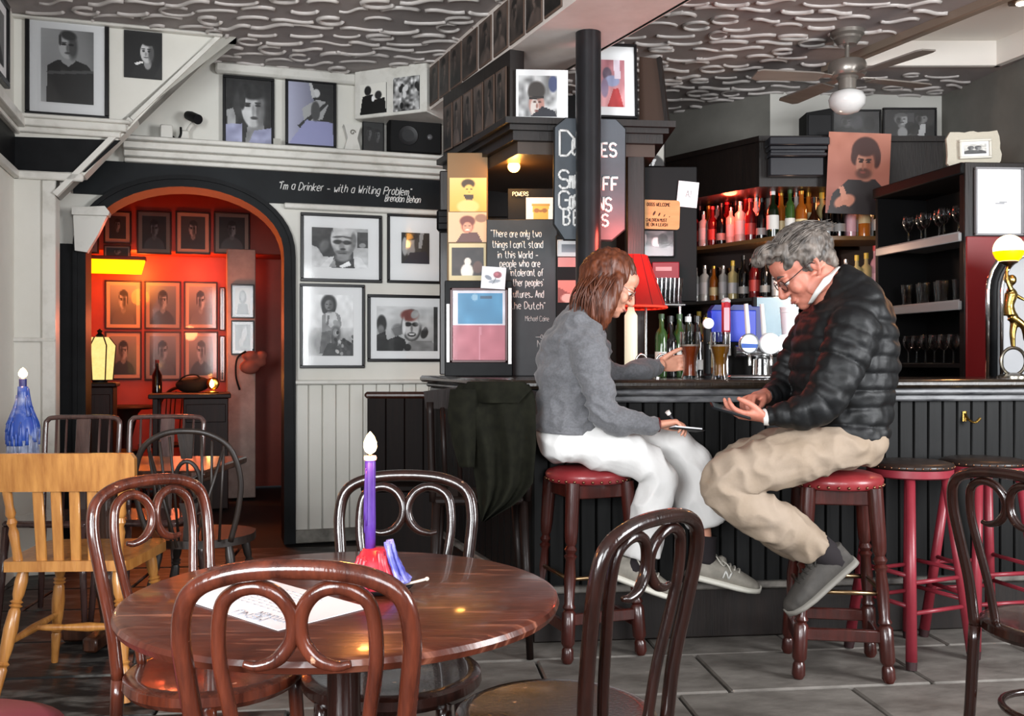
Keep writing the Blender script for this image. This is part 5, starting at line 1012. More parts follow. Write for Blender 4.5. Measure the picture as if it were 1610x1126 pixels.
# --- red room pictures
FH = Pl(FR.o+FR.n*.351, FR.u)
def redpic(pl, r, lab, i, dark, fw=.014, bd=.03):
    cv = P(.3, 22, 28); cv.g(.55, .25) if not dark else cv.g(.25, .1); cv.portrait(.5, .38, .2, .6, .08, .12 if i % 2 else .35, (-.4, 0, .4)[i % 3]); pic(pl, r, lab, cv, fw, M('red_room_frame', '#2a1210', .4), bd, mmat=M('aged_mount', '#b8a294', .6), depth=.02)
ords = ('first', 'second', 'third', 'fourth', 'fifth')
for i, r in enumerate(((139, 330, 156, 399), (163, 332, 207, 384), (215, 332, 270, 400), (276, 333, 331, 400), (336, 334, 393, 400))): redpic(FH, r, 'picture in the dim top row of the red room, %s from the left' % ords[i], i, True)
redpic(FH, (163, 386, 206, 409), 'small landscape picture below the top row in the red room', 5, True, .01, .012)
for i, r in enumerate(((165, 441, 223, 518), (227, 442, 285, 518), (289, 443, 342, 518))): redpic(FR, r, 'picture in the lit middle row of the red room, %s from the left' % ords[i], i, False)
for i, r in enumerate(((165, 521, 223, 597), (227, 521, 285, 598), (289, 521, 343, 598))): redpic(FR, r, 'picture in the bottom row of the red room, %s from the left' % ords[i], i+1, False)
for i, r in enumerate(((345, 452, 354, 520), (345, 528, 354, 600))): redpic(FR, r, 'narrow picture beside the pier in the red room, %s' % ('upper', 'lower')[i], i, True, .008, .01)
cv = P('#c9c2ba', 24, 32); cv.e(.5, .35, .24, .26, .12); cv.e(.5, .32, .13, .17, .5); cv.p([(.1, 1), (.2, .6), (.8, .6), (.9, 1)], .1); pic(PO, (363, 447, 400, 501), 'black and white portrait, upper of two on the pale pier', cv, .012, None, .022)
cv = P(.06, 24, 32); cv.e(.6, .35, .16, .3, .7, .4); cv.e(.4, .7, .14, .2, .6); cv.p([(.0, .85), (1, .85), (1, 1), (0, 1)], .25); pic(PO, (363, 504, 400, 558), 'black and white photo of a nude pose, lower of two on the pale pier', cv, .012, None, .022)
# ================================================================ bar ware, bottles, lamps, fan
def bottle_proto(kind, body, prof, label, cap, lab_z, cap_h):
    t = thing('bottle', kind, 'bottle'); h = prof[-1][1]
    obj('body', MB().lathe([(.001, 0)]+prof, 16), body, t, smooth=.9)
    r = max(p[0] for p in prof)+.0008
    if label: obj('label', MB().lathe([(r, lab_z[0]), (r, lab_z[1])], 16, caps=False), label, t)
    obj('cap', MB().lathe([(.001, h-.004), (prof[-1][0]+.003, h-.004), (prof[-1][0]+.003, h+cap_h), (.001, h+cap_h+.002)], 12), cap, t)
    return proto(t)
G_ = lambda n, col_, r=.08: M('bottle_'+n, col_, r, coat=.5)
LB = lambda n, col_: M('label_'+n, col_, .5)
std = [(.036, .002), (.038, .01), (.038, .18), (.030, .205), (.016, .225), (.0135, .285)]
tallb = [(.030, .002), (.032, .01), (.032, .21), (.024, .235), (.013, .25), (.0125, .30)]
squat = [(.046, .002), (.05, .02), (.044, .10), (.024, .14), (.015, .16), (.014, .22)]
sq = [(.036, .002), (.037, .01), (.037, .2), (.014, .222), (.013, .262)]
K = {
 'dark_green': bottle_proto('x', G_('dark_green', '#0e1a0c'), std, LB('white', '#d5d2cc'), M('cap_white', '#cfcfcf', .4), (.06, .15), .022),
 'green': bottle_proto('x', G_('green', '#2c4a1e'), tallb, LB('white', '#d5d2cc'), M('cap_green', '#2e4a2c', .4), (.05, .13), .02),
 'amber': bottle_proto('x', G_('amber', '#8a4a14'), std, LB('cream', '#cdb88c'), M('cap_gold', '#b08a3c', .3, .8), (.05, .12), .018),
 'clear': bottle_proto('x', M('bottle_clear', '#a9a7a4', .06, coat=.6), sq, LB('silver', '#b9b6b8'), M('cap_silver', '#a8a8aa', .25, 1), (.06, .15), .02),
 'black': bottle_proto('x', G_('black', '#0a090a'), std, LB('black_white', '#8e8c8a'), M('cap_black', '#141414', .3), (.04, .09), .025),
 'red': bottle_proto('x', G_('red', '#5a0f12'), std, LB('red', '#a83a34'), M('cap_red', '#a8222a', .35), (.05, .13), .02),
 'cognac': bottle_proto('x', G_('brown', '#2a130a'), squat, LB('pale', '#d9d6d2'), M('cap_black', '#141414', .3), (.025, .085), .03),
 'orange': bottle_proto('x', G_('orange', '#b46420'), sq, LB('cream', '#cdb88c'), M('cap_gold', '#b08a3c', .3, .8), (.09, .16), .02),
 'pink': bottle_proto('x', M('bottle_pink', '#b98a94', .06, coat=.6), tallb, LB('pink', '#cfa0a8'), M('cap_red', '#a8222a', .35), (.04, .15), .03),
 'lemon': bottle_proto('x', M('bottle_straw', '#b0a070', .06, coat=.6), sq, LB('silver', '#b9b6b8'), M('cap_yellow', '#c8a83c', .4), (.05, .13), .035)}
DESC = {'dark_green': 'dark green white-labelled bottle', 'green': 'slim green bottle', 'amber': 'amber bottle', 'clear': 'clear square-shouldered bottle', 'black': 'black bottle', 'red': 'red-labelled dark bottle', 'cognac': 'squat brown bottle', 'orange': 'orange-brown square bottle', 'pink': 'slim pink bottle', 'lemon': 'straw-coloured yellow-topped bottle'}
used_ = set()
def poly_at(px, line):
    k = (px-CX)/F
    for (x0, y0), (x1, y1) in zip(line[:-1], line[1:]):
        f0, f1 = x0-k*y0, x1-k*y1
        if f0*f1 <= 0: t_ = f0/(f0-f1); return x0+(x1-x0)*t_, y0+(y1-y0)*t_
    return line[-1]
SHL = [(.98, 7.03), (1.44, 6.56), (1.73, 6.14), (2.45, 6.14)]; SHB = [(1.0, 7.1), (1.5, 6.62), (1.79, 6.24), (2.45, 6.24)]
ORD = ['first', 'second', 'third', 'fourth', 'fifth', 'sixth', 'seventh', 'eighth', 'ninth', 'tenth', 'eleventh', 'twelfth', 'thirteenth', 'fourteenth', 'fifteenth', 'sixteenth', 'seventeenth', 'eighteenth', 'nineteenth', 'twentieth', 'twenty-first', 'twenty-second', 'twenty-third', 'twenty-fourth']
def put(kind, px, line, z, where, i, s=1.0, group='bottles on the back bar'):
    x, y = poly_at(px, line); lab = '%s, %s from left, %s' % (DESC[kind], ORD[i], where); q = K[kind]
    if kind not in used_:
        used_.add(kind); q.location = (x, y, z); q.scale = (s, s, s); q['label'] = lab; q['group'] = group; q.rotation_euler = (0, 0, random.random()*6)
    else: dup(q, (x, y, z), random.random()*6, lab, group, scale=(s, s, s))
up_f = [('red', 1092, .95), ('clear', 1106, .9), ('red', 1120, .92), ('black', 1134, .95), ('clear', 1149, .9), ('clear', 1164, 1.0), ('red', 1180, .95), ('black', 1197, .9), ('dark_green', 1215, 1.02), ('green', 1242, .97), ('amber', 1260, 1.0), ('cognac', 1280, 1.05), ('black', 1302, 1), ('black', 1320, 1), ('pink', 1338, 1), ('orange', 1359, 1.02), ('dark_green', 1381, .8), ('cognac', 1402, .9)]
for i, (k, px, s) in enumerate(up_f): put(k, px, SHL, 1.93, 'front row, upper back-bar shelf', i, s)
up_b = [('black', 1100, 1), ('amber', 1114, 1), ('clear', 1128, 1.05), ('red', 1143, 1.05), ('black', 1157, 1), ('red', 1173, 1.1), ('clear', 1189, 1.1), ('amber', 1228, 1.05), ('clear', 1252, 1.1), ('orange', 1271, 1.1), ('lemon', 1292, 1.05), ('clear', 1311, 1), ('amber', 1329, 1), ('lemon', 1348, 1), ('clear', 1370, 1), ('red', 1392, 1)]
for i, (k, px, s) in enumerate(up_b): put(k, px, SHB, 1.93, 'back row, upper back-bar shelf', i, s)
lo_f = [('clear', 1094, .9), ('clear', 1108, .95), ('amber', 1122, .85), ('clear', 1137, .9), ('lemon', 1152, .95), ('black', 1169, 1), ('red', 1186, 1), ('black', 1203, .95), ('clear', 1221, .9), ('green', 1240, .9), ('clear', 1330, .9), ('lemon', 1347, .95), ('lemon', 1362, 1), ('pink', 1376, 1.05), ('pink', 1389, 1.05), ('red', 1405, .9)]
for i, (k, px, s) in enumerate(lo_f): put(k, px, SHL, 1.552, 'lower back-bar shelf', i, s*.95)
mb = slabpoly(MB(), SHF, 1.17, 1.19); obj('shelf', mb, bpy.data.materials['dull_shelf'], bb, world=True)
for i, (k, px) in enumerate([('clear', 1070), ('clear', 1084), ('lemon', 1099), ('clear', 1113), ('green', 1127), ('clear', 1141), ('clear', 1156), ('black', 1190), ('clear', 1208), ('clear', 1226)]): put(k, px, SHL, 1.19, 'lowest back-bar shelf behind the taps', i, 1.0)
# drinking glasses
CLR = Mglass('clear_glass', '#dcdcdc')
def tumbler(label, r, h, stem=0):
    t = thing('drinking_glass', label, 'glass')
    if stem: prof = [(.03, 0), (.03, .003), (.005, .008), (.004, stem), (.02, stem+.012), (r, stem+h*.55), (r*.8, stem+h)]
    else: prof = [(r*.75, 0), (r*.78, .004), (r, h), (r*.95, h), (r*.73, .012), (.001, .01)]
    obj('bowl', MB().lathe(prof, 16, caps=stem == 0), CLR, t, smooth=.9); return proto(t)
wg = tumbler('x', .036, .09, .07); tg = tumbler('x', .034, .12); first = {}
def putglass(q, loc, lab, grp):
    if q.name not in first: first[q.name] = 1; q.location = loc; q['label'] = lab; q['group'] = grp
    else: dup(q, loc, 0, lab, grp)
for i in range(6):
    f = .2+.1*i; u = sl*f+.05; putglass(wg, tuple(SD.at(u, 1.823, -.08-.03*(i % 2))), 'stemmed glass on the upper shelf of the side cabinet, %s from the left' % ORD[i], 'glasses in the side cabinet')
    putglass(tg, tuple(SD.at(u, 1.463, -.07-.04*(i % 2))), 'tumbler on the lower shelf of the side cabinet, %s from the left' % ORD[i], 'glasses in the side cabinet')
mb = MB(); SD.bar(.03, sl-.04, 1.10, 1.125, -.33, -.01, .003, mb); obj('shelf', mb, BLACKM, sc_, world=True)
for i in range(6): putglass(wg, tuple(SD.at(sl*(.2+.1*i)+.05, 1.125, -.08)), 'stemmed glass on the bottom shelf of the side cabinet, %s from the left' % ORD[i], 'glasses in the side cabinet')
# glasses along the bar edge behind the taps
GLT = [(1062, 4.5), (1072, 4.42), (1056, 4.4), (1092, 4.52), (1100, 4.45)]
mb = MB(); u0, u1 = BR.hit(1062, 570)[0], BR.hit(1130, 570)[0]
rk = thing('glass_shelf', 'low steel shelf of upturned glasses behind the pints', 'shelf', BR.at((u0+u1)/2, ZB, -.52), BR.rz)
L2 = (u1-u0)/2
obj('shelf_plate', MB().box(-L2, L2, -.06, .06, .33, .34, .003), STEEL, rk)
for sx in (-1, 1): obj('upright', MB().tube([(sx*(L2-.01), 0, 0), (sx*(L2-.01), 0, .335)], .006, 8), STEEL, rk)
for i in range(7): putglass(tg, tuple(BR.at(u0+.03+i*(u1-u0-.06)/6, ZB+.341, -.52)), 'upturned tumbler on the steel glass shelf, %s from the left' % ORD[i], 'tumblers on the glass shelf')
for i in range(6): put(('green', 'black', 'green', 'dark_green', 'black', 'amber')[i], 1040+i*14, [(BR.at(0-.5, 0, -.5).x, BR.at(-.5, 0, -.5).y), (BR.at(1, 0, -.5).x, BR.at(1, 0, -.5).y)], ZB, 'on the bar below the glass shelf', i, .92, 'bottles on the bar')
# two pints
def pint(label, px, D, beer, mat):
    p = W(px, 570, D); t = thing('pint_glass', label, 'glass', (p.x, p.y, ZB))
    prof = [(.036, 0), (.037, .006), (.030, .03), (.029, .07), (.033, .10), (.0435, .135), (.043, .2), (.0415, .2), (.042, .136), (.031, .1), (.027, .07), (.028, .03), (.03, .014), (.001, .012)]
    obj('glass_wall', MB().lathe(prof, 24, caps=False), CLR, t, smooth=.9)
    obj('beer', MB().lathe([(.001, .0125), (.028, .0145), (.0272, .03), (.0262, .07), (.0302, .10), (.0412, .134), (.0415, .138), (.001, .138)], 24), mat, t, smooth=.9)
    obj('foam', MB().lathe([(.001, .138), (.0413, .138), (.0413, .146), (.001, .147)], 24), M('beer_foam_'+beer, '#e8d8c8', .7), t); return t
pint('pint of reddish beer in the woman\'s hand on the bar', 1085, 4.05, 'red', M('red_ale', '#b8501e', .15, emit='#b8401a', es=0, coat=.3))
pint('pint of golden beer on the bar between the two people', 1132, 4.08, 'gold', M('golden_ale', '#b87a1c', .15, coat=.3))
# taps
TAPC = CHROME
def pillar_tap(label, px, D, h, parts):
    p = W(px, 570, D); t = thing('beer_tap', label, 'beer tap', (p.x, p.y, ZB)); parts(t, h); return t
def disc(r, y0, y1, z, x=0): return MB().lathe([(.001, 0), (r*.94, 0), (r, .004), (r, y1-y0-.004), (r*.94, y1-y0), (.001, y1-y0)], 24, T=Matrix.Translation((x, y1, z)) @ Matrix.Rotation(math.pi/2, 4, 'X'))
def p1_(t, h):
    obj('pillar', MB().lathe([(.03, 0), (.03, .01), (.018, .02), (.018, h-.03), (.001, h-.028)], 16), BLACK, t); obj('badge', disc(.025, -.03, -.012, h-.01), M('badge_white', '#d6d6d6', .3), t); obj('spout', MB().tube(spl([(0, -.015, h*.6), (0, -.06, h*.62), (0, -.08, h*.5)], 5), .007, 8), CHROME, t)
pillar_tap('black pillar tap with a small white badge between the pints', 1112, 4.3, .255, p1_)
def p2_(t, h):
    obj('pillar', MB().lathe([(.026, 0), (.026, .01), (.015, .02), (.015, .2), (.001, .201)], 16), CHROME, t)
    obj('handle', MB().box(-.02, .02, -.02, .01, .19, .36, .015), M('tap_handle_red', '#9c2230', .3), t); obj('handle_face', MB().box(-.013, .013, -.0215, -.019, .215, .32, .002), M('tap_face_pink', '#c99aa4', .35), t); obj('handle_top', MB().box(-.021, .021, -.021, .011, .335, .365, .012), M('tap_top_grey', '#b9b4b4', .3), t)
    obj('spout', MB().tube(spl([(0, -.015, .15), (0, -.06, .16), (0, -.08, .1)], 5), .007, 8), CHROME, t)
pillar_tap('tap with a red and pale tall handle above the golden pint', 1141, 4.36, .3, p2_)
p = W(1196, 570, 4.34); t = thing('beer_font', 'chrome three-tap beer font with round badges by the man\'s chest', 'beer tap', (p.x, p.y, ZB), .1)
obj('pillar', MB().lathe([(.06, 0), (.06, .008), (.045, .014), (.042, .085), (.02, .10), (.001, .10)], 24), CHROME, t); obj('crossbar', MB().tube([(-.12, 0, .12), (.12, 0, .12)], .026, 16), STEEL, t)
for x, rr, nm, col_ in ((-.075, .043, 'blue', '#3a6aa8'), (.024, .049, 'white', '#f2f2f2'), (.098, .042, 'pale', '#f0eef0')):
    bdg = obj('badge', disc(rr, -.06, -.035, .155, x), M('badge_'+nm, '#dadde2' if nm == 'blue' else col_, .3, emit=None if nm == 'blue' else '#ffffff', es=.5), t)
    if nm == 'blue': obj('badge_band', MB().prism([(-.036, .135), (.036, .135), (.036, .152), (-.036, .155)], lambda a, b, d: Vector((a+x, d, b)), -.0622, -.0600), M('badge_blue_band', '#1f4fa0', .3), bdg); obj('badge_rim', MB().tube([(x+.042*math.cos(q), -.061, .155+.042*math.sin(q)) for q in np.linspace(0, 6.283, 25)[:-1]], .004, 6, closed=True), CHROME, bdg)
    obj('spout', MB().tube(spl([(x, -.02, .11), (x, -.06, .10), (x, -.07, .055)], 5), .008, 8), CHROME, t)
for x in (-.062, .012): obj('handle', MB().tube([(x, -.01, .14), (x-.006, -.02, .22), (x-.014, -.02, .335)], [.007, .012, .010], 10), M('tap_handle_ivory', '#cfcdca', .25), t)
t = thing('drip_tray', 'flat steel drip tray on the bar under the three-tap font', 'tray', (W(1185, 570, 4.16).x, 4.14, ZB), .113); obj('tray', MB().box(-.13, .13, -.06, .06, .001, .014, .005), STEEL, t); obj('grille', MB().box(-.12, .12, -.05, .05, .0142, .016, 0), BLACKM, t)
for i, (px, D) in enumerate(((1009, 4.2), (1041, 4.22))):
    p = W(px, 570, D); t = thing('looped_tap', 'small chrome looped tap behind the woman\'s arm, %s of two' % ('left', 'right')[i], 'beer tap', (p.x, p.y, ZB), 0, 'small looped taps'); obj('loop', MB().tube(spl([(-.024, 0, .001), (-.024, 0, .075), (-.016, 0, .098), (0, 0, .106), (.016, 0, .098), (.024, 0, .08), (.024, 0, .06)], 5), .005, 8), CHROME, t, smooth=3.2); obj('base', MB().lathe([(.016, 0), (.016, .006), (.001, .007)], 14, loc=(-.024, 0, 0)), CHROME, t)
t = thing('black_cooler', 'black cooler box standing on the bar behind the taps', 'box', (W(1172, 570, 4.53).x, 4.50, ZB), .113); obj('body', MB().box(-.19, .20, -.06, .06, 0, .165, .008), BLACKM, t)
for i, (px, w_) in enumerate(((1131, .05), (1163, .07))):
    p = W(px, 570, 4.5); t = thing('blue_carton', 'bright blue carton on the black cooler, %s of two' % ('left', 'right')[i], 'box', (p.x, p.y, ZB+.165), .113, 'blue cartons on the cooler'); obj('carton', MB().box(-w_, w_, -.03, .03, 0, .15, .004), M('blue_card', '#1733b4', .35), t); obj('flap', MB().prism([(-w_, .15), (w_, .15), (w_*.6, .175), (-w_*.6, .175)], lambda a, b, d: Vector((a, d, b)), -.029, .029), M('navy_card', '#10206a', .4), t)
t = thing('navy_bottle_box', 'tall navy box beside the ivory tap handles', 'box', (W(1186, 570, 4.53).x+.0, 4.53, ZB+.165), .113); obj('carton', MB().box(-.03, .03, -.025, .025, 0, .17, .003), M('navy_card', '#10206a', .4), t); obj('neck', MB().lathe([(.012, .17), (.012, .215), (.001, .216)], 12), BLACK, t)
t = thing('paper_cups', 'stack of white paper cups by the man\'s chin', 'cups', (W(1241, 570, 4.5).x, 4.5, ZB+.02), .0); obj('cups', MB().lathe([(.028, 0), (.032, .15), (.042, .30), (.044, .302), (.044, .31), (.04, .311), (.03, .2), (.001, .19)], 20), M('white_cup', '#e4e4e6', .4), t); obj('rims', MB().tube([(.0405*math.cos(q), .0405*math.sin(q), .285) for q in np.linspace(0, 6.283, 21)[:-1]], .003, 6, closed=True), MOUNT, t); obj('tray', MB().box(-.05, .05, -.05, .05, -.02, 0, .004), STEEL, t)
t = thing('window_mirror', 'pale etched mirror panel low on the back bar behind the taps', 'mirror', (W(1222, 570, 5.97).x, 5.97, .94), .0); obj('panel', MB().box(-.14, .12, -.006, .006, .02, .60, .004), M('silvered_panel', '#8ea0a8', .2, .7), t); obj('stand', MB().box(-.1, .08, -.03, .03, 0, .02, .003), BLACKM, t)
# red lamp on the bar
def Mshade():
    m = bpy.data.materials.new('red_lamp_shade'); m.use_nodes = True; nt = m.node_tree; nt.nodes.clear(); o = nt.nodes.new('ShaderNodeOutputMaterial'); d = nt.nodes.new('ShaderNodeBsdfDiffuse'); t = nt.nodes.new('ShaderNodeBsdfTranslucent'); x = nt.nodes.new('ShaderNodeMixShader'); x.inputs[0].default_value = .55
    d.inputs[0].default_value = c('#b8403c'); t.inputs[0].default_value = c('#d85044')
    for a, b in ((d.outputs[0], x.inputs[1]), (t.outputs[0], x.inputs[2]), (x.outputs[0], o.inputs[0])): nt.links.new(a, b)
    return m
p = W(992, 570, 4.42); t = thing('table_lamp', 'lamp with a red fabric shade on the bar behind the woman\'s head', 'lamp', (p.x, p.y, ZB))
SHADE = Mshade(); zs0, zs1 = W(0, 486, 4.42).z-ZB, W(0, 402, 4.42).z-ZB
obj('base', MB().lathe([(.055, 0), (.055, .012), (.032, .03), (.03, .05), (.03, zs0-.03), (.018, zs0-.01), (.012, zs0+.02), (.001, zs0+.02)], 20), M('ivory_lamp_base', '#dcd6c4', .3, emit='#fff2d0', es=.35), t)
obj('shade', MB().lathe([(.165, zs0), (.075, zs1), (.073, zs1), (.163, zs0)], 28, caps=False), SHADE, t, smooth=3.2); mb = MB()
for k in range(12): a = k*math.pi/6; mb.tube([(.165*math.cos(a), .165*math.sin(a), zs0), (.075*math.cos(a), .075*math.sin(a), zs1)], .002, 5)
obj('shade_ribs', mb, M('shade_seam', '#7e1214', .7), t); obj('shade_trim', MB().tube([(.165*math.cos(q), .165*math.sin(q), zs0+.006) for q in np.linspace(0, 6.283, 33)[:-1]], .005, 6, closed=True), M('shade_trim_lit', '#d83a28', .7, emit='#ff3a20', es=.5), t)
obj('bulb', MB().ell((0, 0, (zs0+zs1)/2), (.03, .03, .04)), M('lamp_bulb', '#ffd8c0', .5, emit='#ff9a70', es=6), t); point('red_lamp_light', (p.x, p.y, ZB+zs1+.13), 4, c('#ff5a4a'), .05); point('lamp_bulb_light', (p.x-.02, p.y-.02, ZB+(zs0+zs1)/2+.0), .55, c('#ffc0a0'), .045)
# gold figurine lamp, arched mirror and red panel at the right end
p = W(1588, 570, 4.34); t = thing('figurine_lamp', 'gold figurine holding up a glowing globe at the right end of the bar', 'lamp', (p.x, p.y, ZB))
GOLD = M('gold_leaf', '#b89a5a', .25, 1, noise=20, col2='#8a6c34')
zg = W(0, 392, 4.34).z-ZB
obj('base_ring', MB().tube([(.056*math.cos(q)+.015, .0, .075+.062*math.sin(q)) for q in np.linspace(0, 6.283, 29)[:-1]], .008, 8, closed=True), M('pewter', '#8a8478', .25, 1), t); obj('foot', MB().lathe([(.07, 0), (.07, .008), (.05, .016), (.012, .024), (.001, .024)], 24, loc=(.015, 0, 0)), bpy.data.materials['pewter'], t)
def remeshed(mb, vox, smooth_it=3, name='m', fac=.5):
    me = mb.mesh(name); fixn(me); o = bpy.data.objects.new(name, me); COL.objects.link(o)
    m_ = o.modifiers.new('r', 'REMESH'); m_.mode = 'VOXEL'; m_.voxel_size = vox
    if smooth_it: s_ = o.modifiers.new('s', 'SMOOTH'); s_.iterations = smooth_it; s_.factor = fac
    dg = bpy.context.evaluated_depsgraph_get(); r = bpy.data.meshes.new_from_object(o.evaluated_get(dg)); bpy.data.objects.remove(o); bpy.data.meshes.remove(me); r.name = name; shade(r, 4); return r
mb = MB(); H_ = lambda z: z
mb.tube(spl([(.015, 0, .137), (.012, 0, .2), (.02, 0, .265), (.0, 0, .30)], 5), lerps([.010, .014, .020, .022], 16), 10)
mb.tube(spl([(.0, 0, .28), (.055, -.01, .235), (.075, .01, .17)], 5), lerps([.022, .016, .008], 11), 10)
mb.tube(spl([(.0, 0, .285), (-.005, 0, .33), (.005, 0, .38), (.0, 0, .41)], 5), lerps([.028, .022, .029, .012], 16), 12); mb.ell((.008, 0, .445), (.021, .02, .025)); mb.ell((-.008, 0, .448), (.02, .02, .02)); mb.tube([(0, 0, .4), (.004, 0, .43)], .01, 8)
mb.tube(spl([(-.005, -.02, .395), (-.022, -.015, .45), (-.016, -.005, .50), (-.008, 0, zg-.075)], 5), lerps([.011, .009, .007, .006], 16), 8); mb.tube(spl([(.01, .025, .395), (.05, .02, .37), (.085, .0, .345)], 5), lerps([.011, .009, .006], 11), 8)
obj('figure', remeshed(mb, .004, 2, 'figure'), GOLD, t)
obj('globe_holder', MB().lathe([(.008, zg-.09), (.014, zg-.075), (.038, zg-.062), (.04, zg-.056), (.001, zg-.056)], 20, loc=(-.006, 0, 0)), M('dark_bronze', '#3a2818', .35, .8), t)
obj('globe', MB().ell((-.006, 0, zg), (.066, .066, .066), 24, 16), M('lit_globe', '#fff0d0', .4, emit='#ffdf9a', es=2.6), t, smooth=3.2); obj('globe_lower_glow', MB().lathe([(.040, zg-.0545), (.055, zg-.039), (.0645, zg-.0185), (.066, zg-.012), (.0668, zg-.010)], 24, loc=(-.006, 0, 0), caps=False), M('painted_yellow_glow', '#ffb800', .3, emit='#ffae00', es=1.1), t, smooth=3.2); point('globe_light', (p.x-.02, p.y-.085, ZB+zg), 2.5, c('#ffb070'), .05)  # yellow lower band paints in the globe's clipped glow, no separate bowl
p = W(1632, 570, 4.58); t = thing('arched_mirror', 'chrome-arched panel standing behind the gold figurine', 'mirror', (p.x, p.y, ZB))
def archpts(hw, zt_, n=16): return [(-hw, 0, 0)]+[(hw*math.cos(a), 0, zt_-hw+hw*math.sin(a)) for a in np.linspace(math.pi, 0, n)]+[(hw, 0, 0)]
zt_ = W(0, 384, 4.58).z-ZB
obj('panel', MB().prism([(x, z) for x, y, z in archpts(.225, zt_)], lambda a, b, d: Vector((a, d, b)), .0, .02), M('pale_mirror_panel', '#85878b', .35), t)
obj('outer_rim', MB().tube(archpts(.24, zt_+.015), .011, 10), CHROME, t, smooth=3.2); obj('inner_rim', MB().tube([(x, -.02, z) for x, y, z in archpts(.185, zt_-.04)], .009, 10), CHROME, t, smooth=3.2); obj('dark_band', MB().tube([(x, -.004, z) for x, y, z in archpts(.213, zt_-.012)], .016, 8), BLACK, t, smooth=3.2)
mb = MB(); EPL.bar(.004, .40, .95, W(0, 372, 5.0).z, 0, .012, .004, mb); obj('red_panel', mb, M('red_side_panel', '#7e1a1c', .4), sc_, world=True)
# ---------------------------------------------------------------- ceiling fan and downlight
p = W(1332, 50, 5.28); t = thing('ceiling_fan', 'grey four-blade ceiling fan with a white glass globe light', 'fan', (p.x, p.y, CEIL)); zz = lambda y: W(0, y, 5.28).z-CEIL
FANM = M('fan_pewter', '#8d8780', .3, .6); BLD = M('fan_blade', '#6f6862', .45, noise=3, col2='#7d766f', stretch=(1, 6, 1))
obj('canopy', MB().lathe([(.001, 0), (.092, 0), (.09, -.02), (.075, -.032), (.074, -.045), (.06, -.058), (.05, -.075), (.001, -.077)], 28), FANM, t); obj('rod', MB().tube([(0, 0, -.07), (0, 0, zz(97))], .0125, 12), FANM, t)
obj('motor', MB().lathe([(.001, zz(93)), (.03, zz(94)), (.095, zz(98)), (.102, zz(103)), (.102, zz(116)), (.09, zz(121)), (.06, zz(122)), (.048, zz(126)), (.048, zz(142)), (.001, zz(142))], 32), FANM, t)
obj('light_globe', MB().lathe([(.04, zz(142)), (.085, zz(147)), (.10, zz(156)), (.094, zz(166)), (.06, zz(176)), (.02, zz(179)), (.001, zz(179.3))], 28, caps=False), M('opal_glass', '#d9d8d6', .2, coat=.4), t, smooth=3.2)
for a, dz in ((186, 0), (112, -.03), (18, 0), (-62, 0)):
    T = Matrix.Rotation(math.radians(a), 4, 'Z') @ Matrix.Translation((0, 0, zz(122)+dz*0)) @ Matrix.Rotation(.12, 4, 'X')
    b_ = obj('blade', MB().prism([(.15, -.045), (.2, -.055), (.5, -.066), (.53, -.05), (.53, .05), (.5, .066), (.2, .055), (.15, .045)], lambda x, y, d: T @ Vector((x, y, d)), -.004, .004), BLD, t)
    obj('blade_iron', MB().prism([(.085, -.015), (.17, -.035), (.21, -.01), (.21, .01), (.17, .035), (.085, .015)], lambda x, y, d: T @ Vector((x, y, d)), .004, .009), FANM, b_)
p = W(1606, 36, 5.1); t = thing('downlight', 'small square downlight in the smooth ceiling panel, top right', 'lamp', (p.x, p.y, CEIL+.14)); obj('housing', MB().box(-.05, .05, -.05, .05, -.05, 0, .006), M('bronze_housing', '#6a5240', .35, .5), t); obj('lens', MB().ell((0, 0, -.052), (.028, .028, .01)), M('lit_lens', '#ffffff', .3, emit='#fff4e0', es=4), t)
# ---------------------------------------------------------------- red room furniture
L0 = FR.off(.55); u0, u1, z0, z1 = L0.rect((140, 409, 228, 430)); t = thing('light_box', 'glowing yellow light box under the beam in the red room', 'lamp', L0.at((u0+u1)/2, (z0+z1)/2, 0), L0.rz); w2, h2 = (u1-u0)/2, (z1-z0)/2
obj('diffuser', MB().prism([(-w2, -h2), (w2-.03, -h2), (w2, h2), (-w2, h2)], lambda a, b, d: Vector((a, d, b)), -.05, .05), M('yellow_diffuser', '#ffb000', .5, emit='#ffa400', es=1.6), t); obj('housing', MB().box(-w2-.01, w2+.01, -.06, .06, h2, h2+.03, .004), REDDARK, t)
lp_ = L0.at((u0+u1)/2+.1, z0-.12, .02); point('light_box_glow', lp_, 5, c('#ff7a1e'), .08)
p = W(157, 597, 6.75); t = thing('paper_lantern', 'cream parchment lantern glowing on a dark cabinet just inside the arch', 'lamp', (p.x, p.y, p.z)); hl = .325
PARCH = M('parchment', '#d8c79a', .7, noise=14, col2='#b89a62', emit='#e8c878', es=.75)
def hexr(r, n=6, off=.3): return [(r*math.cos(2*math.pi*k/n+off), r*math.sin(2*math.pi*k/n+off)) for k in range(n)]
mb = MB(); q = [(.085, 0), (.098, .16), (.105, .24), (.06, .30)]; vs = [(x, y, z) for r, z in q for x, y in hexr(r)]; mb.add(vs, [(i*6+k, i*6+(k+1) % 6, (i+1)*6+(k+1) % 6, (i+1)*6+k) for i in range(3) for k in range(6)]+[tuple(range(18, 24))]); obj('shade', mb, PARCH, t, smooth=.2)
mb = MB()
for k in range(6): mb.tube([(*hexr(r)[k], z) for r, z in q], .005, 6)
obj('ribs', mb, M('lantern_rib', '#4a3a20', .6), t); obj('finial', MB().lathe([(.02, .30), (.03, .31), (.012, .33), (.02, .345), (.001, .36)], 12), BLACK, t); obj('base', MB().lathe([(.05, -.02), (.05, -.008), (.09, 0), (.001, .0)], 16), BLACK, t)
RDK = Mwood('red_room_wood', '#1c0d09', '#30160e', None, .55, .02)
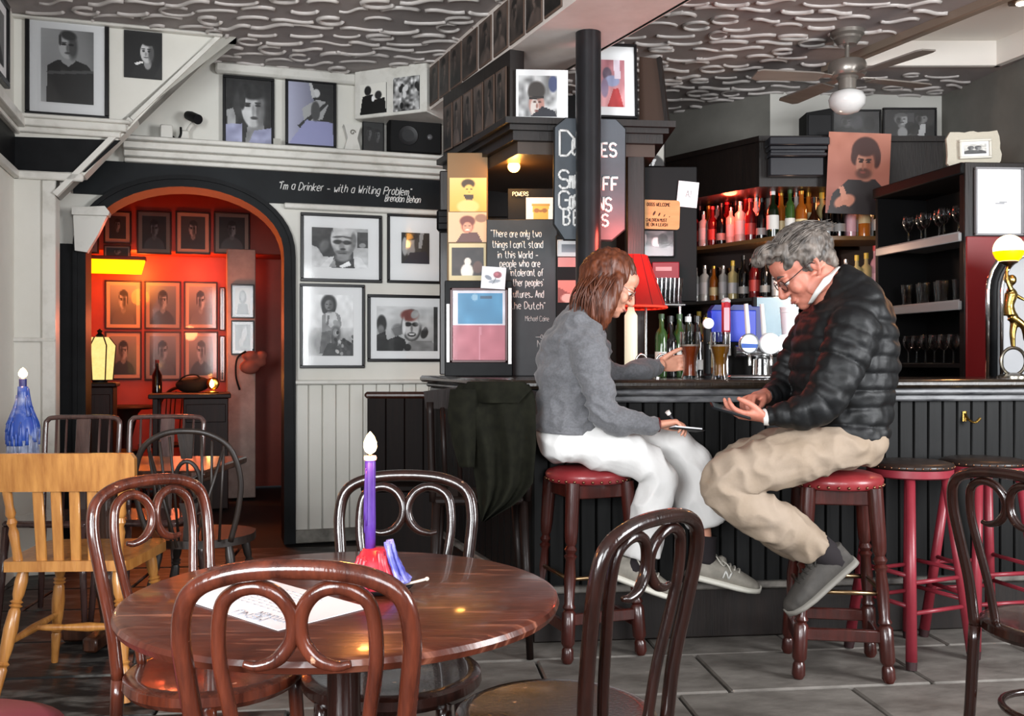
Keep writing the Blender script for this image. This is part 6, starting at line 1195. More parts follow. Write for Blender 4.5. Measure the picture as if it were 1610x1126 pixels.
zc_ = p.z-.02; t = thing('dark_cabinet', 'dark cabinet inside the arch under the parchment lantern', 'cabinet', (p.x-.02, p.y, 0), BK.rz); obj('body', MB().box(-.12, .12, -.14, .14, 0, zc_-.03, .006), RDK, t); obj('top', MB().box(-.14, .14, -.16, .16, zc_-.03, zc_, .008), RDK, t); obj('door', MB().box(-.1, .1, -.15, -.139, .1, zc_-.08, .004), RDK, t)
pp = W(300, 618, 7.5); zt2 = pp.z; t = thing('writing_desk', 'dark wooden desk with a candle lamp in the red room', 'desk', (pp.x, 7.5, 0), BK.rz)
obj('top', MB().box(-.30, .30, -.25, .25, zt2-.035, zt2, .006), RDK, t); obj('body', MB().box(-.05, .28, -.22, .22, 0, zt2-.035, .006), RDK, t); obj('drawer', MB().box(-.03, .26, -.232, -.219, zt2-.22, zt2-.08, .004), RDK, t)
for y_ in (-.2, .2): obj('leg', MB().box(-.27, -.23, y_-.02, y_+.02, 0, zt2-.035, .004), RDK, t)
q_ = W(333, 610, 7.42); t = thing('candle_lamp', 'small lit candle lamp on the desk in the red room', 'lamp', (q_.x, q_.y, zt2)); obj('dish', MB().lathe([(.001, 0), (.05, .002), (.055, .012), (.03, .02), (.001, .02)], 18), BRASS, t); obj('reflector', MB().ell((0, .03, .075), (.05, .012, .05)), BRASS, t); obj('flame', MB().lathe([(.001, .04), (.014, .055), (.018, .075), (.008, .1), (.001, .11)], 12), M('lamp_flame', '#ffe0a0', 1, emit='#ffd080', es=10), t, smooth=3.2); point('desk_candle_light', (q_.x, q_.y-.06, zt2+.1), 1.6, c('#ffa050'), .02)
q_ = W(247, 615, 7.5); t = thing('dark_bottle', 'dark wine bottle on the desk in the red room', 'bottle', (q_.x, q_.y, zt2)); obj('body', MB().lathe([(.001, 0), (.038, .002), (.038, .14), (.014, .19), (.013, .25), (.001, .25)], 16), G_('black', '#0a090a'), t); obj('wax_cap', MB().lathe([(.015, .235), (.015, .26), (.001, .262)], 12), REDDARK, t)
t = thing('dark_bag', 'dark bag lying on the desk behind the candle lamp', 'bag', (W(300, 610, 7.6).x, 7.62, zt2)); mb = MB(); mb.ell((0, 0, .06), (.13, .07, .065), 18, 12).ell((.05, 0, .07), (.1, .06, .06), 16, 10); obj('body', remeshed(mb, .012, 3, 'bag_body'), M('dark_bag_cloth', '#120c0b', .8), t); obj('strap', MB().tube(spl([(-.1, -.03, .08), (-.04, -.05, .13), (.05, -.04, .14), (.1, -.02, .09)], 5), .006, 6), BLACK, t)
def mini_windsor(label, px, D, rz, z_=.95):
    t = thing('red_room_chair', label, 'chair', (W(px, 570, D).x, D, 0), rz, 'hoop-back chairs in the red room'); hp = [(-.16, -.17, .45), (-.19, -.2, .62), (-.18, -.215, .78), (-.1, -.23, .88), (0, -.235, z_-.04)]; H = spl(hp+[(-x, y, z) for x, y, z in hp[-2::-1]], 4); obj('back_hoop', MB().tube(H, .014, 8), RDK, t, smooth=3.2)
    obj('seat', MB().lathe([(.001, .42), (.2, .42), (.205, .44), (.001, .455)], 20), RDK, t)
    for x in (-.11, -.07, -.03, .03, .07, .11): obj('spindle', MB().tube([(x, -.165, .45), (x*1.1, -.225, .88-1.6*x*x)], .006, 6), RDK, t)
    for sx in (-1, 1):
        for sy in (-1, 1): obj('leg', MB().tube([(sx*.2, sy*.2, 0), (sx*.13, sy*.13, .43)], [.014, .018], 8), RDK, t)
    return proto(t)
mw = mini_windsor('dark hoop-back chair left in the red room, seen against the lit wall', 172, 7.45, -.5); dup(mw, (W(258, 570, 8.1).x, 8.1, 0), 2.9, 'dark hoop-back chair behind the desk in the red room')
t = thing('pub_table', 'dark pedestal table between the chairs in the red room', 'table', (W(208, 570, 8.0).x-.04, 7.98, 0)); obj('tabletop', MB().lathe([(.001, .74), (.21, .74), (.22, .755), (.21, .77), (.001, .77)], 28), RDK, t); obj('pedestal', MB().lathe([(.2, 0), (.18, .03), (.05, .08), (.045, .5), (.09, .7), (.12, .74), (.001, .74)], 18), RDK, t)
q_ = W(388, 545, 8.0); t = thing('hanging_coat', 'dusky pink garment hanging on the pier in the red room', 'coat', PO.at(PO.hit(398, 560)[0], PO.hit(390, 560)[1], .05), PO.rz)
mb = MB().ell((-.02, 0, .0), (.075, .05, .045), 18, 12).ell((.07, 0, .005), (.05, .045, .04), 18, 12).ell((-.03, -.01, -.09), (.085, .05, .06), 16, 10).ell((.02, 0, -.05), (.09, .04, .05), 14, 10); obj('cloth', remeshed(mb, .008, 3, 'coat_cloth'), M('dusky_pink_cloth', '#8d5a50', .85), t); obj('strap', MB().tube(spl([(-.06, -.03, .04), (-.13, -.05, -.02), (-.14, -.05, -.16), (-.11, -.04, -.28)], 6), .008, 8), BLACKM, t); obj('hook', MB().tube([(0, .05, .05), (0, .0, .055)], .008, 6), BLACK, t)
# ================================================================ people
from mathutils import noise as mnoise
def limb(mb, rows, n=22, sub=5, baffle=None):
    """rows of (px, py, D, half width in px, half depth in m): an ellipse-sectioned limb"""
    rows = [tuple(map(float, r)) for r in rows]; N = len(rows); Q = []
    for i in range(N-1):
        p0 = rows[i-1] if i > 0 else tuple(2*a-b for a, b in zip(rows[0], rows[1])); p1, p2 = rows[i], rows[i+1]; p3 = rows[i+2] if i+2 < N else tuple(2*b-a for a, b in zip(rows[-2], rows[-1]))
        for k in range(sub):
            t = k/sub; Q.append([.5*((2*b)+(c_-a)*t+(2*a-5*b+4*c_-d)*t*t+(3*b-a-3*c_+d)*t**3) for a, b, c_, d in zip(p0, p1, p2, p3)])
    Q.append(list(rows[-1])); C = [W(q[0], q[1], q[2]) for q in Q]; secs = []; s_ = 0
    for i, q in enumerate(Q):
        t = (C[min(i+1, len(C)-1)]-C[max(i-1, 0)]).normalized(); B = Vector((0, 1, 0)); B = (B-t*B.dot(t)).normalized(); A = t.cross(B).normalized()
        if i: s_ += (C[i]-C[i-1]).length
        g = 0
        if baffle: g = baffle[1]*(1-abs(math.sin(math.pi*s_/baffle[0])))**2.2
        secs.append((C[i], max(.002, q[3]*q[2]/F-g), max(.002, q[4]-g), A, B))
    mb.loft(secs, n); return mb
def wrinkle(me, amp, fr, st=(1, 1, 1), ridge=False, seed=0):
    nv = len(me.vertices); co = np.empty(nv*3); me.vertices.foreach_get('co', co); co = co.reshape(-1, 3); no = np.empty(nv*3); me.vertices.foreach_get('normal', no); no = no.reshape(-1, 3)
    d = np.array([mnoise.noise(Vector((p[0]*fr*st[0]+seed, p[1]*fr*st[1], p[2]*fr*st[2]))) for p in co])
    if ridge: d = .35-np.abs(d)
    co += no*(d*amp)[:, None]; me.vertices.foreach_set('co', co.ravel()); me.update(); return me
def hand(mb, wrist, A, N, T, curls, thumb=(.6, .75, .25, 20), s=1.0, spread=.0):
    wrist = Vector(wrist); A = Vector(A).normalized(); N = Vector(N); N = (N-A*N.dot(A)).normalized(); T0 = Vector(T); Tn = (T0-A*T0.dot(A)-N*T0.dot(N)).normalized(); p = lambda a, t, n_: wrist+(A*a+Tn*t+N*n_)*s
    mb.loft([(p(-.03, 0, 0), .026*s, .021*s, Tn, N), (p(.0, 0, 0), .027*s, .019*s, Tn, N), (p(.03, .002, 0), .036*s, .0165*s, Tn, N), (p(.07, .001, 0), .040*s, .0145*s, Tn, N), (p(.086, 0, 0), .037*s, .012*s, Tn, N)], 16)
    for i in range(4):
        L = (.074, .083, .076, .060)[i]*s; b = p(.082-(.004, 0, .003, .010)[i], .0285-.0192*i, 0); r = (.0090, .0092, .0088, .0078)[i]*s
        a1, a2, a3 = curls[i]; d0 = (A+Tn*(spread*(1.5-i))).normalized(); pts = [b-A*.02*s, b]; ang = 0; pos = b.copy()
        for f, a in ((.45, a1), (.31, a2), (.24, a3)): ang += math.radians(a); pos = pos+(d0*math.cos(ang)+N*math.sin(ang))*L*f; pts.append(pos.copy())
        Q = spl(pts, 4); mb.tube(Q, lerps([r*1.05, r*1.08, r, r*.93, r*.72], len(Q)), 10); mb.ell(pts[-1], (r*.74,)*3, 8, 6)
    ta, tt, tn, tb = thumb; d1 = (A*ta+Tn*tt+N*tn).normalized(); b = p(.018, .024, .004); m1 = b+d1*.042*s; d2 = (d1*math.cos(math.radians(tb))+A*math.sin(math.radians(tb))).normalized(); m2 = m1+d2*.032*s; m3 = m2+(d2+A*.25).normalized()*.024*s
    Q = spl([b-d1*.015*s, b, m1, m2, m3], 4); mb.tube(Q, lerps([.012*s, .0145*s, .0115*s, .0105*s, .0078*s], len(Q)), 10); mb.ell(m3, (.008*s,)*3, 8, 6); return mb
def head_T(px, py, D, pitch, face, scale, yaw=0, roll=0):
    """local head frame: +x is the way the face looks, z up"""
    fx = Matrix.Rotation(pitch, 4, 'Y'); rz = Matrix.Rotation((0 if face > 0 else math.pi)+yaw, 4, 'Z')
    return Matrix.Translation(W(px, py, D)) @ rz @ fx @ Matrix.Rotation(roll, 4, 'X') @ Matrix.Scale(scale, 4)
def head_mesh(mb, T, man=False):
    R = T.to_3x3(); s = T.to_scale().x
    def E(p, r, rot=None): m_ = MB().ell((0, 0, 0), r, 18, 12); Rr = rot or Matrix.Identity(3); mb.add([T @ (Vector(p)+Rr @ Vector(v)) for v in m_.v], m_.f)
    def TB(pts, r, n=10): m_ = MB().tube(spl(pts, 4), lerps(r, (len(pts)-1)*4+1), n); mb.add([T @ Vector(v) for v in m_.v], m_.f)
    E((-.012, 0, .035), (.098, .074, .085)); E((.036, 0, -.012), (.052, .062, .078)); E((.028, 0, -.062), (.05, .054, .042))
    E((.068, 0, -.088), (.020, .024, .018)); E((.05, 0, -.075), (.036, .040, .026)); E((.055, 0, .05), (.036, .056, .04))
    for sy in (-1, 1):
        E((.076, sy*.028, .026), (.012, .022, .008)); E((.062, sy*.036, -.022), (.022, .022, .024)); E((.010, sy*.055, -.055), (.04, .012, .03))
        TB([(-.004, sy*.070, .018), (-.016, sy*.079, .026), (-.026, sy*.083, .014), (-.022, sy*.081, -.008), (-.01, sy*.074, -.03), (-.002, sy*.070, -.026)], [.006, .007, .007, .0065, .006, .005]); E((-.012, sy*.074, .002), (.013, .006, .022))
        E((.094, sy*.012, -.028), (.011, .008, .008))
    TB([(.080, 0, .022), (.094, 0, .004), (.104, 0, -.014), (.107 if not man else .109, 0, -.024), (.094, 0, -.034)], [.008, .0085, .0095, .0105 if not man else .0125, .009])
    E((.086, 0, -.056), (.011, .022, .006)); E((.083, 0, -.067), (.011, .020, .0065)); E((.075, 0, -.048), (.014, .022, .012))
    TB([(-.02, 0, -.03), (-.032, 0, -.09), (-.05, 0, -.16)], [.052, .050, .056] if not man else [.06, .06, .068], 16)
    return mb
def eyes(T, parent, iris):
    w_ = MB(); i_ = MB(); l_ = MB()
    for sy in (-1, 1):
        for m_, p, r in ((w_, (.074, sy*.030, .008), (.0125,)*3), (i_, (.083, sy*.0305, .004), (.0045, .006, .006))):
            q = MB().ell((0, 0, 0), r, 14, 10); m_.add([T @ (Vector(p)+Vector(v)) for v in q.v], q.f)
        q = MB().ell((0, 0, 0), (.0142, .0155, .010), 14, 10); l_.add([T @ (Vector((.0735, sy*.030, .0135))+Vector(v)) for v in q.v], q.f)
    obj('eyes', w_, M('eye_white', '#d8d2cc', .2), parent, world=True, smooth=3.2, kind='stuff'); obj('irises', i_, iris, parent, world=True, smooth=3.2, kind='stuff'); obj('eyelids', l_, parent['_skin_mat_obj'] if False else SKIN[parent.name], parent, world=True, smooth=3.2, kind='stuff')
def loc_tubes(T, sets, n=8):
    m_ = MB()
    for pts, r, fl in sets:
        q = MB().tube(spl(pts, 4), r if not isinstance(r, list) else lerps(r, (len(pts)-1)*4+1), n, flat=fl); m_.add([T @ Vector(v) for v in q.v], q.f)
    return m_
def ring_pts(cx_, cy_, cz_, ry, rz, n=14, tilt=0): return [(cx_+tilt*math.cos(a), cy_+ry*math.cos(a), cz_+rz*math.sin(a)) for a in np.linspace(0, 2*math.pi, n)]
def glasses(T, name, mat, parent_label, full=True):
    sets = []
    for sy in (-1, 1):
        sets.append((ring_pts(.094, sy*.031, .004, .025, .019, 16, -.002*sy), .0012 if not full else .0016, 1)); sets.append(([(.092, sy*.056, .010), (.06, sy*.074, .012), (.0, sy*.081, .016), (-.016, sy*.084, .006)], .0017, 1))
    sets.append(([(.095, -.008, .006), (.099, 0, .010), (.095, .008, .006)], .0014, 1)); return sets
SKIN = {}
def Mskin(name, a, b): m_ = M(name, a, .5, noise=18, col2=b, bump=(60, .06), thr=(.3, .75)); m_.node_tree.nodes['Principled BSDF'].inputs['Subsurface Weight'].default_value = .06; m_.node_tree.nodes['Principled BSDF'].inputs['Subsurface Radius'].default_value = (.01, .004, .002); return m_
def shoe(T, man=False):
    """x forward from heel (0) to toe (.28), z up from the sole; returns upper, sole, laces as world-space builders"""
    up = MB(); so = MB(); L = .285
    st = [(0.0, .030, .0), (.012, .038, 0), (.06, .041, 0), (.12, .044, .002), (.19, .051, .004), (.235, .048, .004), (.268, .036, .002), (.284, .016, 0)]
    tops = [.086, .096, .094, .092, .074, .060, .048, .034] if not man else [.086, .096, .098, .100, .080, .066, .054, .040]
    secs = []
    for (x, hw, yo), zt_ in zip(st, tops): secs.append((Vector((x, yo, .022+(zt_-.022)*.45)), hw, (zt_-.012)*.55, Vector((0, 1, 0)), Vector((0, 0, 1))))
    up.loft(secs, 18); up.loft([(Vector((.045, 0, .05)), .047, .034, Vector((1, 0, 0)), Vector((0, 1, 0))), (Vector((.042, 0, .085)), .044, .033, Vector((1, 0, 0)), Vector((0, 1, 0))), (Vector((.036, 0, .098)), .045, .034, Vector((1, .0, .15)).normalized(), Vector((0, 1, 0)))], 18)
    so.loft([(Vector((x, yo, .014+(.006 if x < .05 else 0)*0+.010*max(0, (x-.2)/.085)**2)), hw+.004, .0165, Vector((0, 1, 0)), Vector((0, 0, 1))) for x, hw, yo in [(-.006, .02, 0)]+st+[(.289, .008, 0)]], 14)
    lc = []
    ztop = lambda x: .022+(np.interp(x, [q[0] for q in st], tops)-.022)*.45+(np.interp(x, [q[0] for q in st], tops)-.012)*.55
    for k in range(5): x = .108+.019*k; zt_ = ztop(x); lc.append(([(x, -.030, zt_-.009), (x+.005, -.012, zt_), (x+.008, .012, zt_), (x+.004, .030, zt_-.008)], .0034, 1))
    zt_ = ztop(.1); lc.append(([(.1, -.008, zt_+.004), (.085, -.035, zt_+.012), (.115, -.052, zt_-.012), (.125, -.025, zt_+.004)], .0026, 1)); lc.append(([(.1, .008, zt_+.004), (.09, .03, zt_+.016), (.12, .048, zt_-.006)], .0026, 1)); lc.append(([(.105, -.01, zt_+.004), (.13, -.05, zt_-.005), (.15, -.056, zt_-.03)], .0026, 1))
    tg_ = MB().box(.072, .105, -.024, .024, .085, .14, .01, Matrix.Translation((0, 0, 0)) @ Matrix.Rotation(.25, 4, 'Y'))
    f = lambda m_: MB().add([T @ Vector(v) for v in m_.v], m_.f)
    return f(up), f(so), loc_tubes(T, lc), f(tg_)
def shoe_T(px, py, D, ang, face, yaw=0, s=1): return Matrix.Translation(W(px, py, D)) @ Matrix.Rotation((0 if face > 0 else math.pi)+yaw, 4, 'Z') @ Matrix.Rotation(ang, 4, 'Y') @ Matrix.Scale(s, 4)
# ---------------------------------------------------------------- the woman
wo = thing('person', 'seated woman in a grey sweatshirt and white trousers reaching for a pint', 'person', (W(922, 570, 3.75).x, 3.75, .72)); SKIN[wo.name] = Mskin('fair_skin', '#c68a72', '#d79d84')
TH = head_T(961, 449, 3.75, .52, 1, 1.0, -.06)
bd = MB(); head_mesh(bd, TH)
limb(bd, [(957, 470, 3.75, 18, .047), (944, 488, 3.75, 19, .05), (932, 502, 3.75, 20, .055), (922, 520, 3.75, 26, .09), (905, 550, 3.75, 38, .13), (898, 600, 3.75, 38, .115), (893, 650, 3.75, 36, .12), (890, 690, 3.75, 32, .13)])
limb(bd, [(918, 525, 3.64, 18, .04), (930, 570, 3.585, 17, .038), (944, 625, 3.575, 15, .034), (956, 652, 3.57, 14, .034), (990, 663, 3.575, 12, .03), (1015, 667, 3.585, 10, .027), (1034, 668, 3.595, 10, .024)])
limb(bd, [(925, 530, 3.87, 14, .032), (940, 562, 3.92, 12, .03), (952, 582, 3.945, 9, .024), (985, 583, 3.975, 9, .024), (1015, 579, 4.01, 9.5, .026), (1042, 573, 4.05, 9, .024)])
limb(bd, [(885, 695, 3.68, 26, .07), (960, 708, 3.66, 24, .065), (1030, 736, 3.66, 20, .055), (1026, 790, 3.67, 17, .05), (1013, 850, 3.68, 12, .035), (1005, 893, 3.68, 12, .03)])
limb(bd, [(895, 690, 3.83, 26, .07), (990, 695, 3.85, 24, .065), (1082, 716, 3.85, 20, .055), (1096, 770, 3.84, 17, .05), (1106, 825, 3.83, 11, .032), (1109, 850, 3.83, 10.5, .03), (1108, 878, 3.83, 12, .03)])
wr1 = W(1036, 574, 4.06); hand(bd, wr1, (1, .32, .10), (.05, -1, -.05), (0, 0, 1), [(12, 42, 30), (10, 44, 32), (12, 46, 32), (16, 46, 30)], (.75, .55, .55, 15), .94)
wr2 = W(1034, 668, 3.598); hand(bd, wr2, (.96, .10, .14), (0, -.15, -1), (0, 1, 0), [(26, 42, 20), (32, 50, 28), (40, 56, 34), (46, 60, 35)], (.85, .35, .35, 25), .88)
o = obj('body', remeshed(bd, .0042, 2, 'body'), SKIN[wo.name], None); me = o.data; me.transform(wo.matrix_basis.inverted()); o.parent = wo
eyes(TH, wo, M('brown_iris', '#3a2414', .2))
lips = loc_tubes(TH, [([(.088, -.02, -.060), (.0965, -.008, -.0595), (.0975, 0, -.061), (.0965, .008, -.0595), (.088, .02, -.060)], [.002, .0045, .005, .0045, .002], .9)]); obj('lips', lips, M('lips', '#a8605a', .4), wo, world=True, smooth=3.2)
brow = loc_tubes(TH, [([(.088, sy*.014, .030), (.086, sy*.028, .034), (.076, sy*.045, .028)], [.002, .003, .0014], .8) for sy in (-1, 1)]); obj('eyebrows', brow, M('brown_brow', '#4a2c1c', .8), wo, world=True, smooth=3.2)
obj('glasses', loc_tubes(TH, glasses(TH, 'g', None, '', False), 6), M('pale_gold_wire', '#c9a9a0', .25, .8), wo, world=True, smooth=3.2)
lens = MB()
for sy in (-1, 1): lens.add([TH @ Vector(p) for p in ring_pts(.0945, sy*.031, .004, .024, .018, 13)[:-1]], [tuple(range(12))])
obj('lenses', lens, PANE, wo, world=True)
HAIRW = M('auburn_hair', '#3a1c12', .42, noise=60, col2='#6e3a22', stretch=(1, 1, .12), thr=(.3, .7))
hb = MB(); q = MB().ell((0, 0, 0), (.106, .085, .094), 22, 14); hb.add([TH @ (Vector((-.028, 0, .046))+Vector(v)) for v in q.v], q.f)
limb(hb, [(972, 425, 3.75, 28, .075), (950, 428, 3.75, 36, .092), (936, 452, 3.75, 30, .100), (927, 476, 3.75, 23, .100), (917, 491, 3.75, 20, .095), (913, 501, 3.75, 9, .06)])
limb(hb, [(975, 432, 3.675, 10, .02), (966, 455, 3.660, 13, .022), (957, 480, 3.655, 13, .022), (951, 503, 3.66, 9, .018), (946, 521, 3.665, 3, .008)])
limb(hb, [(955, 440, 3.665, 16, .02), (943, 470, 3.65, 17, .022), (935, 492, 3.65, 14, .02), (931, 510, 3.66, 6, .01)])
hm = remeshed(hb, .005, 4, 'hair'); wrinkle(hm, .008, 60, (1, 1, .14), seed=3); wrinkle(hm, .004, 150, (1, 1, .1), seed=5); o = obj('hair', hm, HAIRW, None); hm.transform(wo.matrix_basis.inverted()); o.parent = wo
st = MB(); rnd = random.Random(21)
for k in range(95):
    a = rnd.random(); d = rnd.uniform(3.64, 3.72)-.01*a; x0 = 930+50*a+rnd.uniform(-4, 4); y0 = 405+18*abs(a-.6)+rnd.uniform(0, 6); e_ = rnd.uniform(0, 1)
    xe = 895+60*e_; ye = 488+34*e_+rnd.uniform(-8, 6); st.tube(spl([W(x0, y0+4, 3.74-.03*a), W(x0*.62+xe*.38-10*(1-a), y0+28, d), W(xe*.8+x0*.2-6*(1-e_), (y0+ye)/2+14, d-.015), W(xe, ye, d)], 5), lerps([.001, .0026, .0024, .0006], 16), 5)
for sgn in range(26):
    e_ = rnd.random(); xe = 890+22*e_; st.tube(spl([W(930+rnd.uniform(-8, 12), 415+rnd.uniform(0, 14), 3.76), W(915+4*e_, 448, 3.74), W(908+5*e_, 474, 3.72), W(xe, 487+8*e_, 3.70)], 5), lerps([.001, .0024, .002, .0006], 16), 5)
obj('hair_strands', st, HAIRW, wo, world=True, smooth=3.2, kind='stuff')
SWEAT = M('grey_marl_jersey', '#58585b', .85, noise=120, col2='#67676b', bump=(160, .12), sheen=.2)
sw = MB(); limb(sw, [(890, 676, 3.75, 48.5, .172), (891, 660, 3.75, 50, .172), (893, 635, 3.75, 51, .160), (897, 608, 3.75, 54, .155), (901, 580, 3.75, 56, .160), (903, 552, 3.75, 54, .175), (907, 528, 3.75, 46, .185), (912, 508, 3.75, 37, .160), (918, 494, 3.75, 28, .105), (925, 486, 3.75, 23, .075)])
limb(sw, [(912, 524, 3.66, 27, .060), (920, 545, 3.60, 28, .062), (932, 580, 3.575, 26, .055), (943, 615, 3.57, 25, .052), (950, 643, 3.565, 24, .050), (968, 660, 3.565, 21, .046), (992, 665, 3.57, 16, .042), (1014, 667, 3.58, 12.5, .036), (1028, 668, 3.588, 12, .033)])
limb(sw, [(915, 527, 3.84, 27, .06), (935, 556, 3.91, 26, .055), (950, 582, 3.94, 21, .05), (975, 586, 3.96, 16, .042), (1004, 581, 3.99, 13, .036), (1028, 577, 4.035, 11.5, .032), (1036, 575, 4.05, 10.5, .03)])
sm = remeshed(sw, .0065, 3, 'sweatshirt'); wrinkle(sm, .020, 8, (1, 1, 2.0), seed=1); wrinkle(sm, .020, 13, (1.5, 1, 1.7), True, 2); o = obj('sweatshirt', sm, SWEAT, None); sm.transform(wo.matrix_basis.inverted()); o.parent = wo
cuff = MB(); limb(cuff, [(1022, 667.5, 3.585, 12.6, .0345), (1031, 668, 3.59, 11.6, .032)]); obj('cuff', cuff, SWEAT, wo, world=True, smooth=3.2)
cuff = MB(); limb(cuff, [(1028, 577, 4.035, 12, .0335), (1037, 575, 4.052, 11, .031)]); obj('cuff', cuff, SWEAT, wo, world=True, smooth=3.2)
hemb = MB(); limb(hemb, [(890, 679, 3.75, 49, .175), (890.5, 668, 3.75, 50.2, .176)]); obj('hem_band', hemb, SWEAT, wo, world=True, smooth=3.2)
nk = MB(); limb(nk, [(921, 491, 3.75, 25.5, .088), (927, 485, 3.75, 23, .077)]); obj('neckband', nk, SWEAT, wo, world=True, smooth=3.2)
WTR = M('white_trouser_cloth', '#d6d4d2', .8, bump=(90, .08)); tr = MB()
limb(tr, [(888, 676, 3.75, 40, .145), (886, 692, 3.75, 40, .172), (886, 712, 3.75, 33, .165), (888, 724, 3.75, 18, .12)])
limb(tr, [(884, 694, 3.68, 33, .088), (920, 698, 3.67, 33, .090), (960, 705, 3.655, 33, .088), (1000, 720, 3.65, 33, .082), (1028, 738, 3.65, 28, .075), (1034, 764, 3.655, 27, .075), (1026, 800, 3.665, 27, .078), (1017, 838, 3.67, 29, .080), (1011, 872, 3.675, 31, .082)])
limb(tr, [(890, 692, 3.82, 30, .088), (950, 690, 3.835, 30, .088), (1010, 692, 3.85, 31, .085), (1058, 703, 3.85, 34, .082), (1083, 726, 3.845, 35, .078), (1091, 756, 3.84, 38, .080), (1101, 790, 3.835, 40, .084), (1114, 822, 3.83, 33, .086)])
tm = remeshed(tr, .0065, 3, 'trousers'); wrinkle(tm, .016, 8, (1, 1, 1), seed=9); wrinkle(tm, .024, 11, (1.3, 1, .8), True, 4); o = obj('trousers', tm, WTR, None); tm.transform(wo.matrix_basis.inverted()); o.parent = wo
SOCK = M('dark_sock', '#1c1619', .9)
sk = MB(); limb(sk, [(1112, 842, 3.83, 15, .042), (1110, 860, 3.83, 16, .042), (1106, 884, 3.83, 19, .040)]); obj('sock', sk, SOCK, wo, world=True, smooth=3.2)
sk = MB(); limb(sk, [(1010, 866, 3.68, 17, .042), (1003, 884, 3.68, 18, .042), (992, 900, 3.68, 20, .040)]); obj('sock', sk, SOCK, wo, world=True, smooth=3.2)
SUEDE = M('grey_suede', '#8c867c', .8, noise=26, col2='#79746b', bump=(60, .1)); SOLEM = M('off_white_sole', '#c9c5ba', .6); NLET = M('silver_emblem', '#c6c4be', .4)
def put_shoe(T, parent, um, smat, lmat, man, emblem=None):
    u_, s_, l_, g_ = shoe(T, man); sh = obj('shoe', remeshed(u_, .005, 2, 'shoe'), um, None); sh.data.transform(parent.matrix_basis.inverted()); sh.parent = parent
    obj('sole', s_, smat, sh, world=True, smooth=3.2); obj('laces', l_, lmat, sh, world=True, smooth=3.2, kind='stuff'); obj('tongue', g_, um, sh, world=True)
    if emblem:
        e_ = MB()
        for pts in (((.125, .032), (.130, .062)), ((.130, .062), (.148, .032)), ((.148, .032), (.153, .062))):
            P_ = [T @ Vector((x, -emblem*(.0475*math.sqrt(max(.1, 1-((z+.008-.055)/.047)**2))+.0015), z+.008)) for x, z in pts]; e_.tube(P_, .0036, 6)
        obj('emblem', e_, NLET, sh, world=True, smooth=3.2)
    return sh
put_shoe(shoe_T(1079, 908, 3.83, .25, 1, .0, 1.04), wo, SUEDE, SOLEM, M('grey_lace', '#b3aea4', .8), False, 1)
put_shoe(shoe_T(951, 905, 3.68, .37, 1, .0, 1.0), wo, SUEDE, SOLEM, M('grey_lace', '#b3aea4', .8), False, 1)
br_ = MB(); limb(br_, [(1033, 668, 3.593, 11.5, .0285), (1036, 668, 3.594, 11.5, .0285)]); obj('bracelet', br_, M('red_bracelet', '#5a1c1c', .5), wo, world=True, smooth=3.2)
# pen and notebook
a_, b_ = W(1070, 676, 3.60), W(1049, 647, 3.585); t = thing('pen', 'dark pen with a white end in the woman\'s near hand', 'pen', a_); obj('barrel', MB().tube([a_, a_.lerp(b_, .86)], [.002, .0048], 10), M('dark_pen', '#3c3c42', .3), t, world=True); obj('end_cap', MB().tube([a_.lerp(b_, .84), b_], [.0085, .0095], 12), M('pen_white', '#dcdad6', .3), t, world=True)
n0 = W(1080, 675, 3.60); t = thing('notebook', 'small open white notebook on the woman\'s knee under the pen', 'notebook', n0, .1); t.rotation_euler = (-.12, .1, .1); obj('pages', MB().box(-.06, .045, -.05, .06, .0, .006, .002), PAPER, t); obj('cover', MB().box(-.062, .055, -.052, .062, -.004, 0, .001), BLACKM, t)
# ---------------------------------------------------------------- the man
mn = thing('person', 'seated man in a black quilted jacket and beige trousers looking at a phone', 'person', (W(1314, 570, 3.5).x, 3.5, .73)); SKIN[mn.name] = Mskin('ruddy_skin', '#b06a58', '#c07e6a')
TM = head_T(1264, 425, 3.49, .66, -1, 1.12, .0)
bd = MB(); head_mesh(bd, TM, True)
limb(bd, [(1282, 448, 3.5, 28, .062), (1300, 458, 3.5, 30, .066), (1315, 475, 3.5, 38, .11), (1325, 510, 3.5, 50, .15), (1328, 570, 3.5, 55, .14), (1330, 640, 3.5, 50, .14), (1335, 700, 3.5, 42, .14)])
limb(bd, [(1340, 490, 3.36, 24, .05), (1328, 545, 3.305, 23, .046), (1308, 600, 3.285, 21, .042), (1290, 638, 3.28, 19, .04), (1252, 650, 3.285, 16, .034), (1222, 655, 3.30, 12.5, .03), (1200, 656, 3.315, 11, .027)])
limb(bd, [(1300, 495, 3.64, 22, .05), (1268, 550, 3.67, 20, .045), (1240, 596, 3.67, 18, .04), (1222, 615, 3.63, 15, .035), (1200, 624, 3.54, 12, .03), (1188, 626, 3.50, 10.5, .027)])
limb(bd, [(1350, 702, 3.40, 28, .08), (1270, 712, 3.35, 30, .075), (1180, 738, 3.33, 26, .068), (1138, 770, 3.33, 23, .06), (1190, 808, 3.34, 21, .055), (1262, 850, 3.37, 15, .042), (1300, 872, 3.39, 14, .036)])
limb(bd, [(1340, 700, 3.60, 28, .08), (1260, 705, 3.65, 30, .075), (1180, 730, 3.67, 26, .068), (1140, 760, 3.68, 22, .06), (1190, 808, 3.66, 20, .055), (1260, 860, 3.62, 14, .042), (1296, 880, 3.60, 13, .036)])
hand(bd, W(1202, 656, 3.315), (-1, .02, .10), (.1, .3, 1), (0, -1, .25), [(18, 30, 22), (16, 30, 22), (16, 30, 22), (18, 32, 22)], (.85, .35, .55, 30), 1.0)
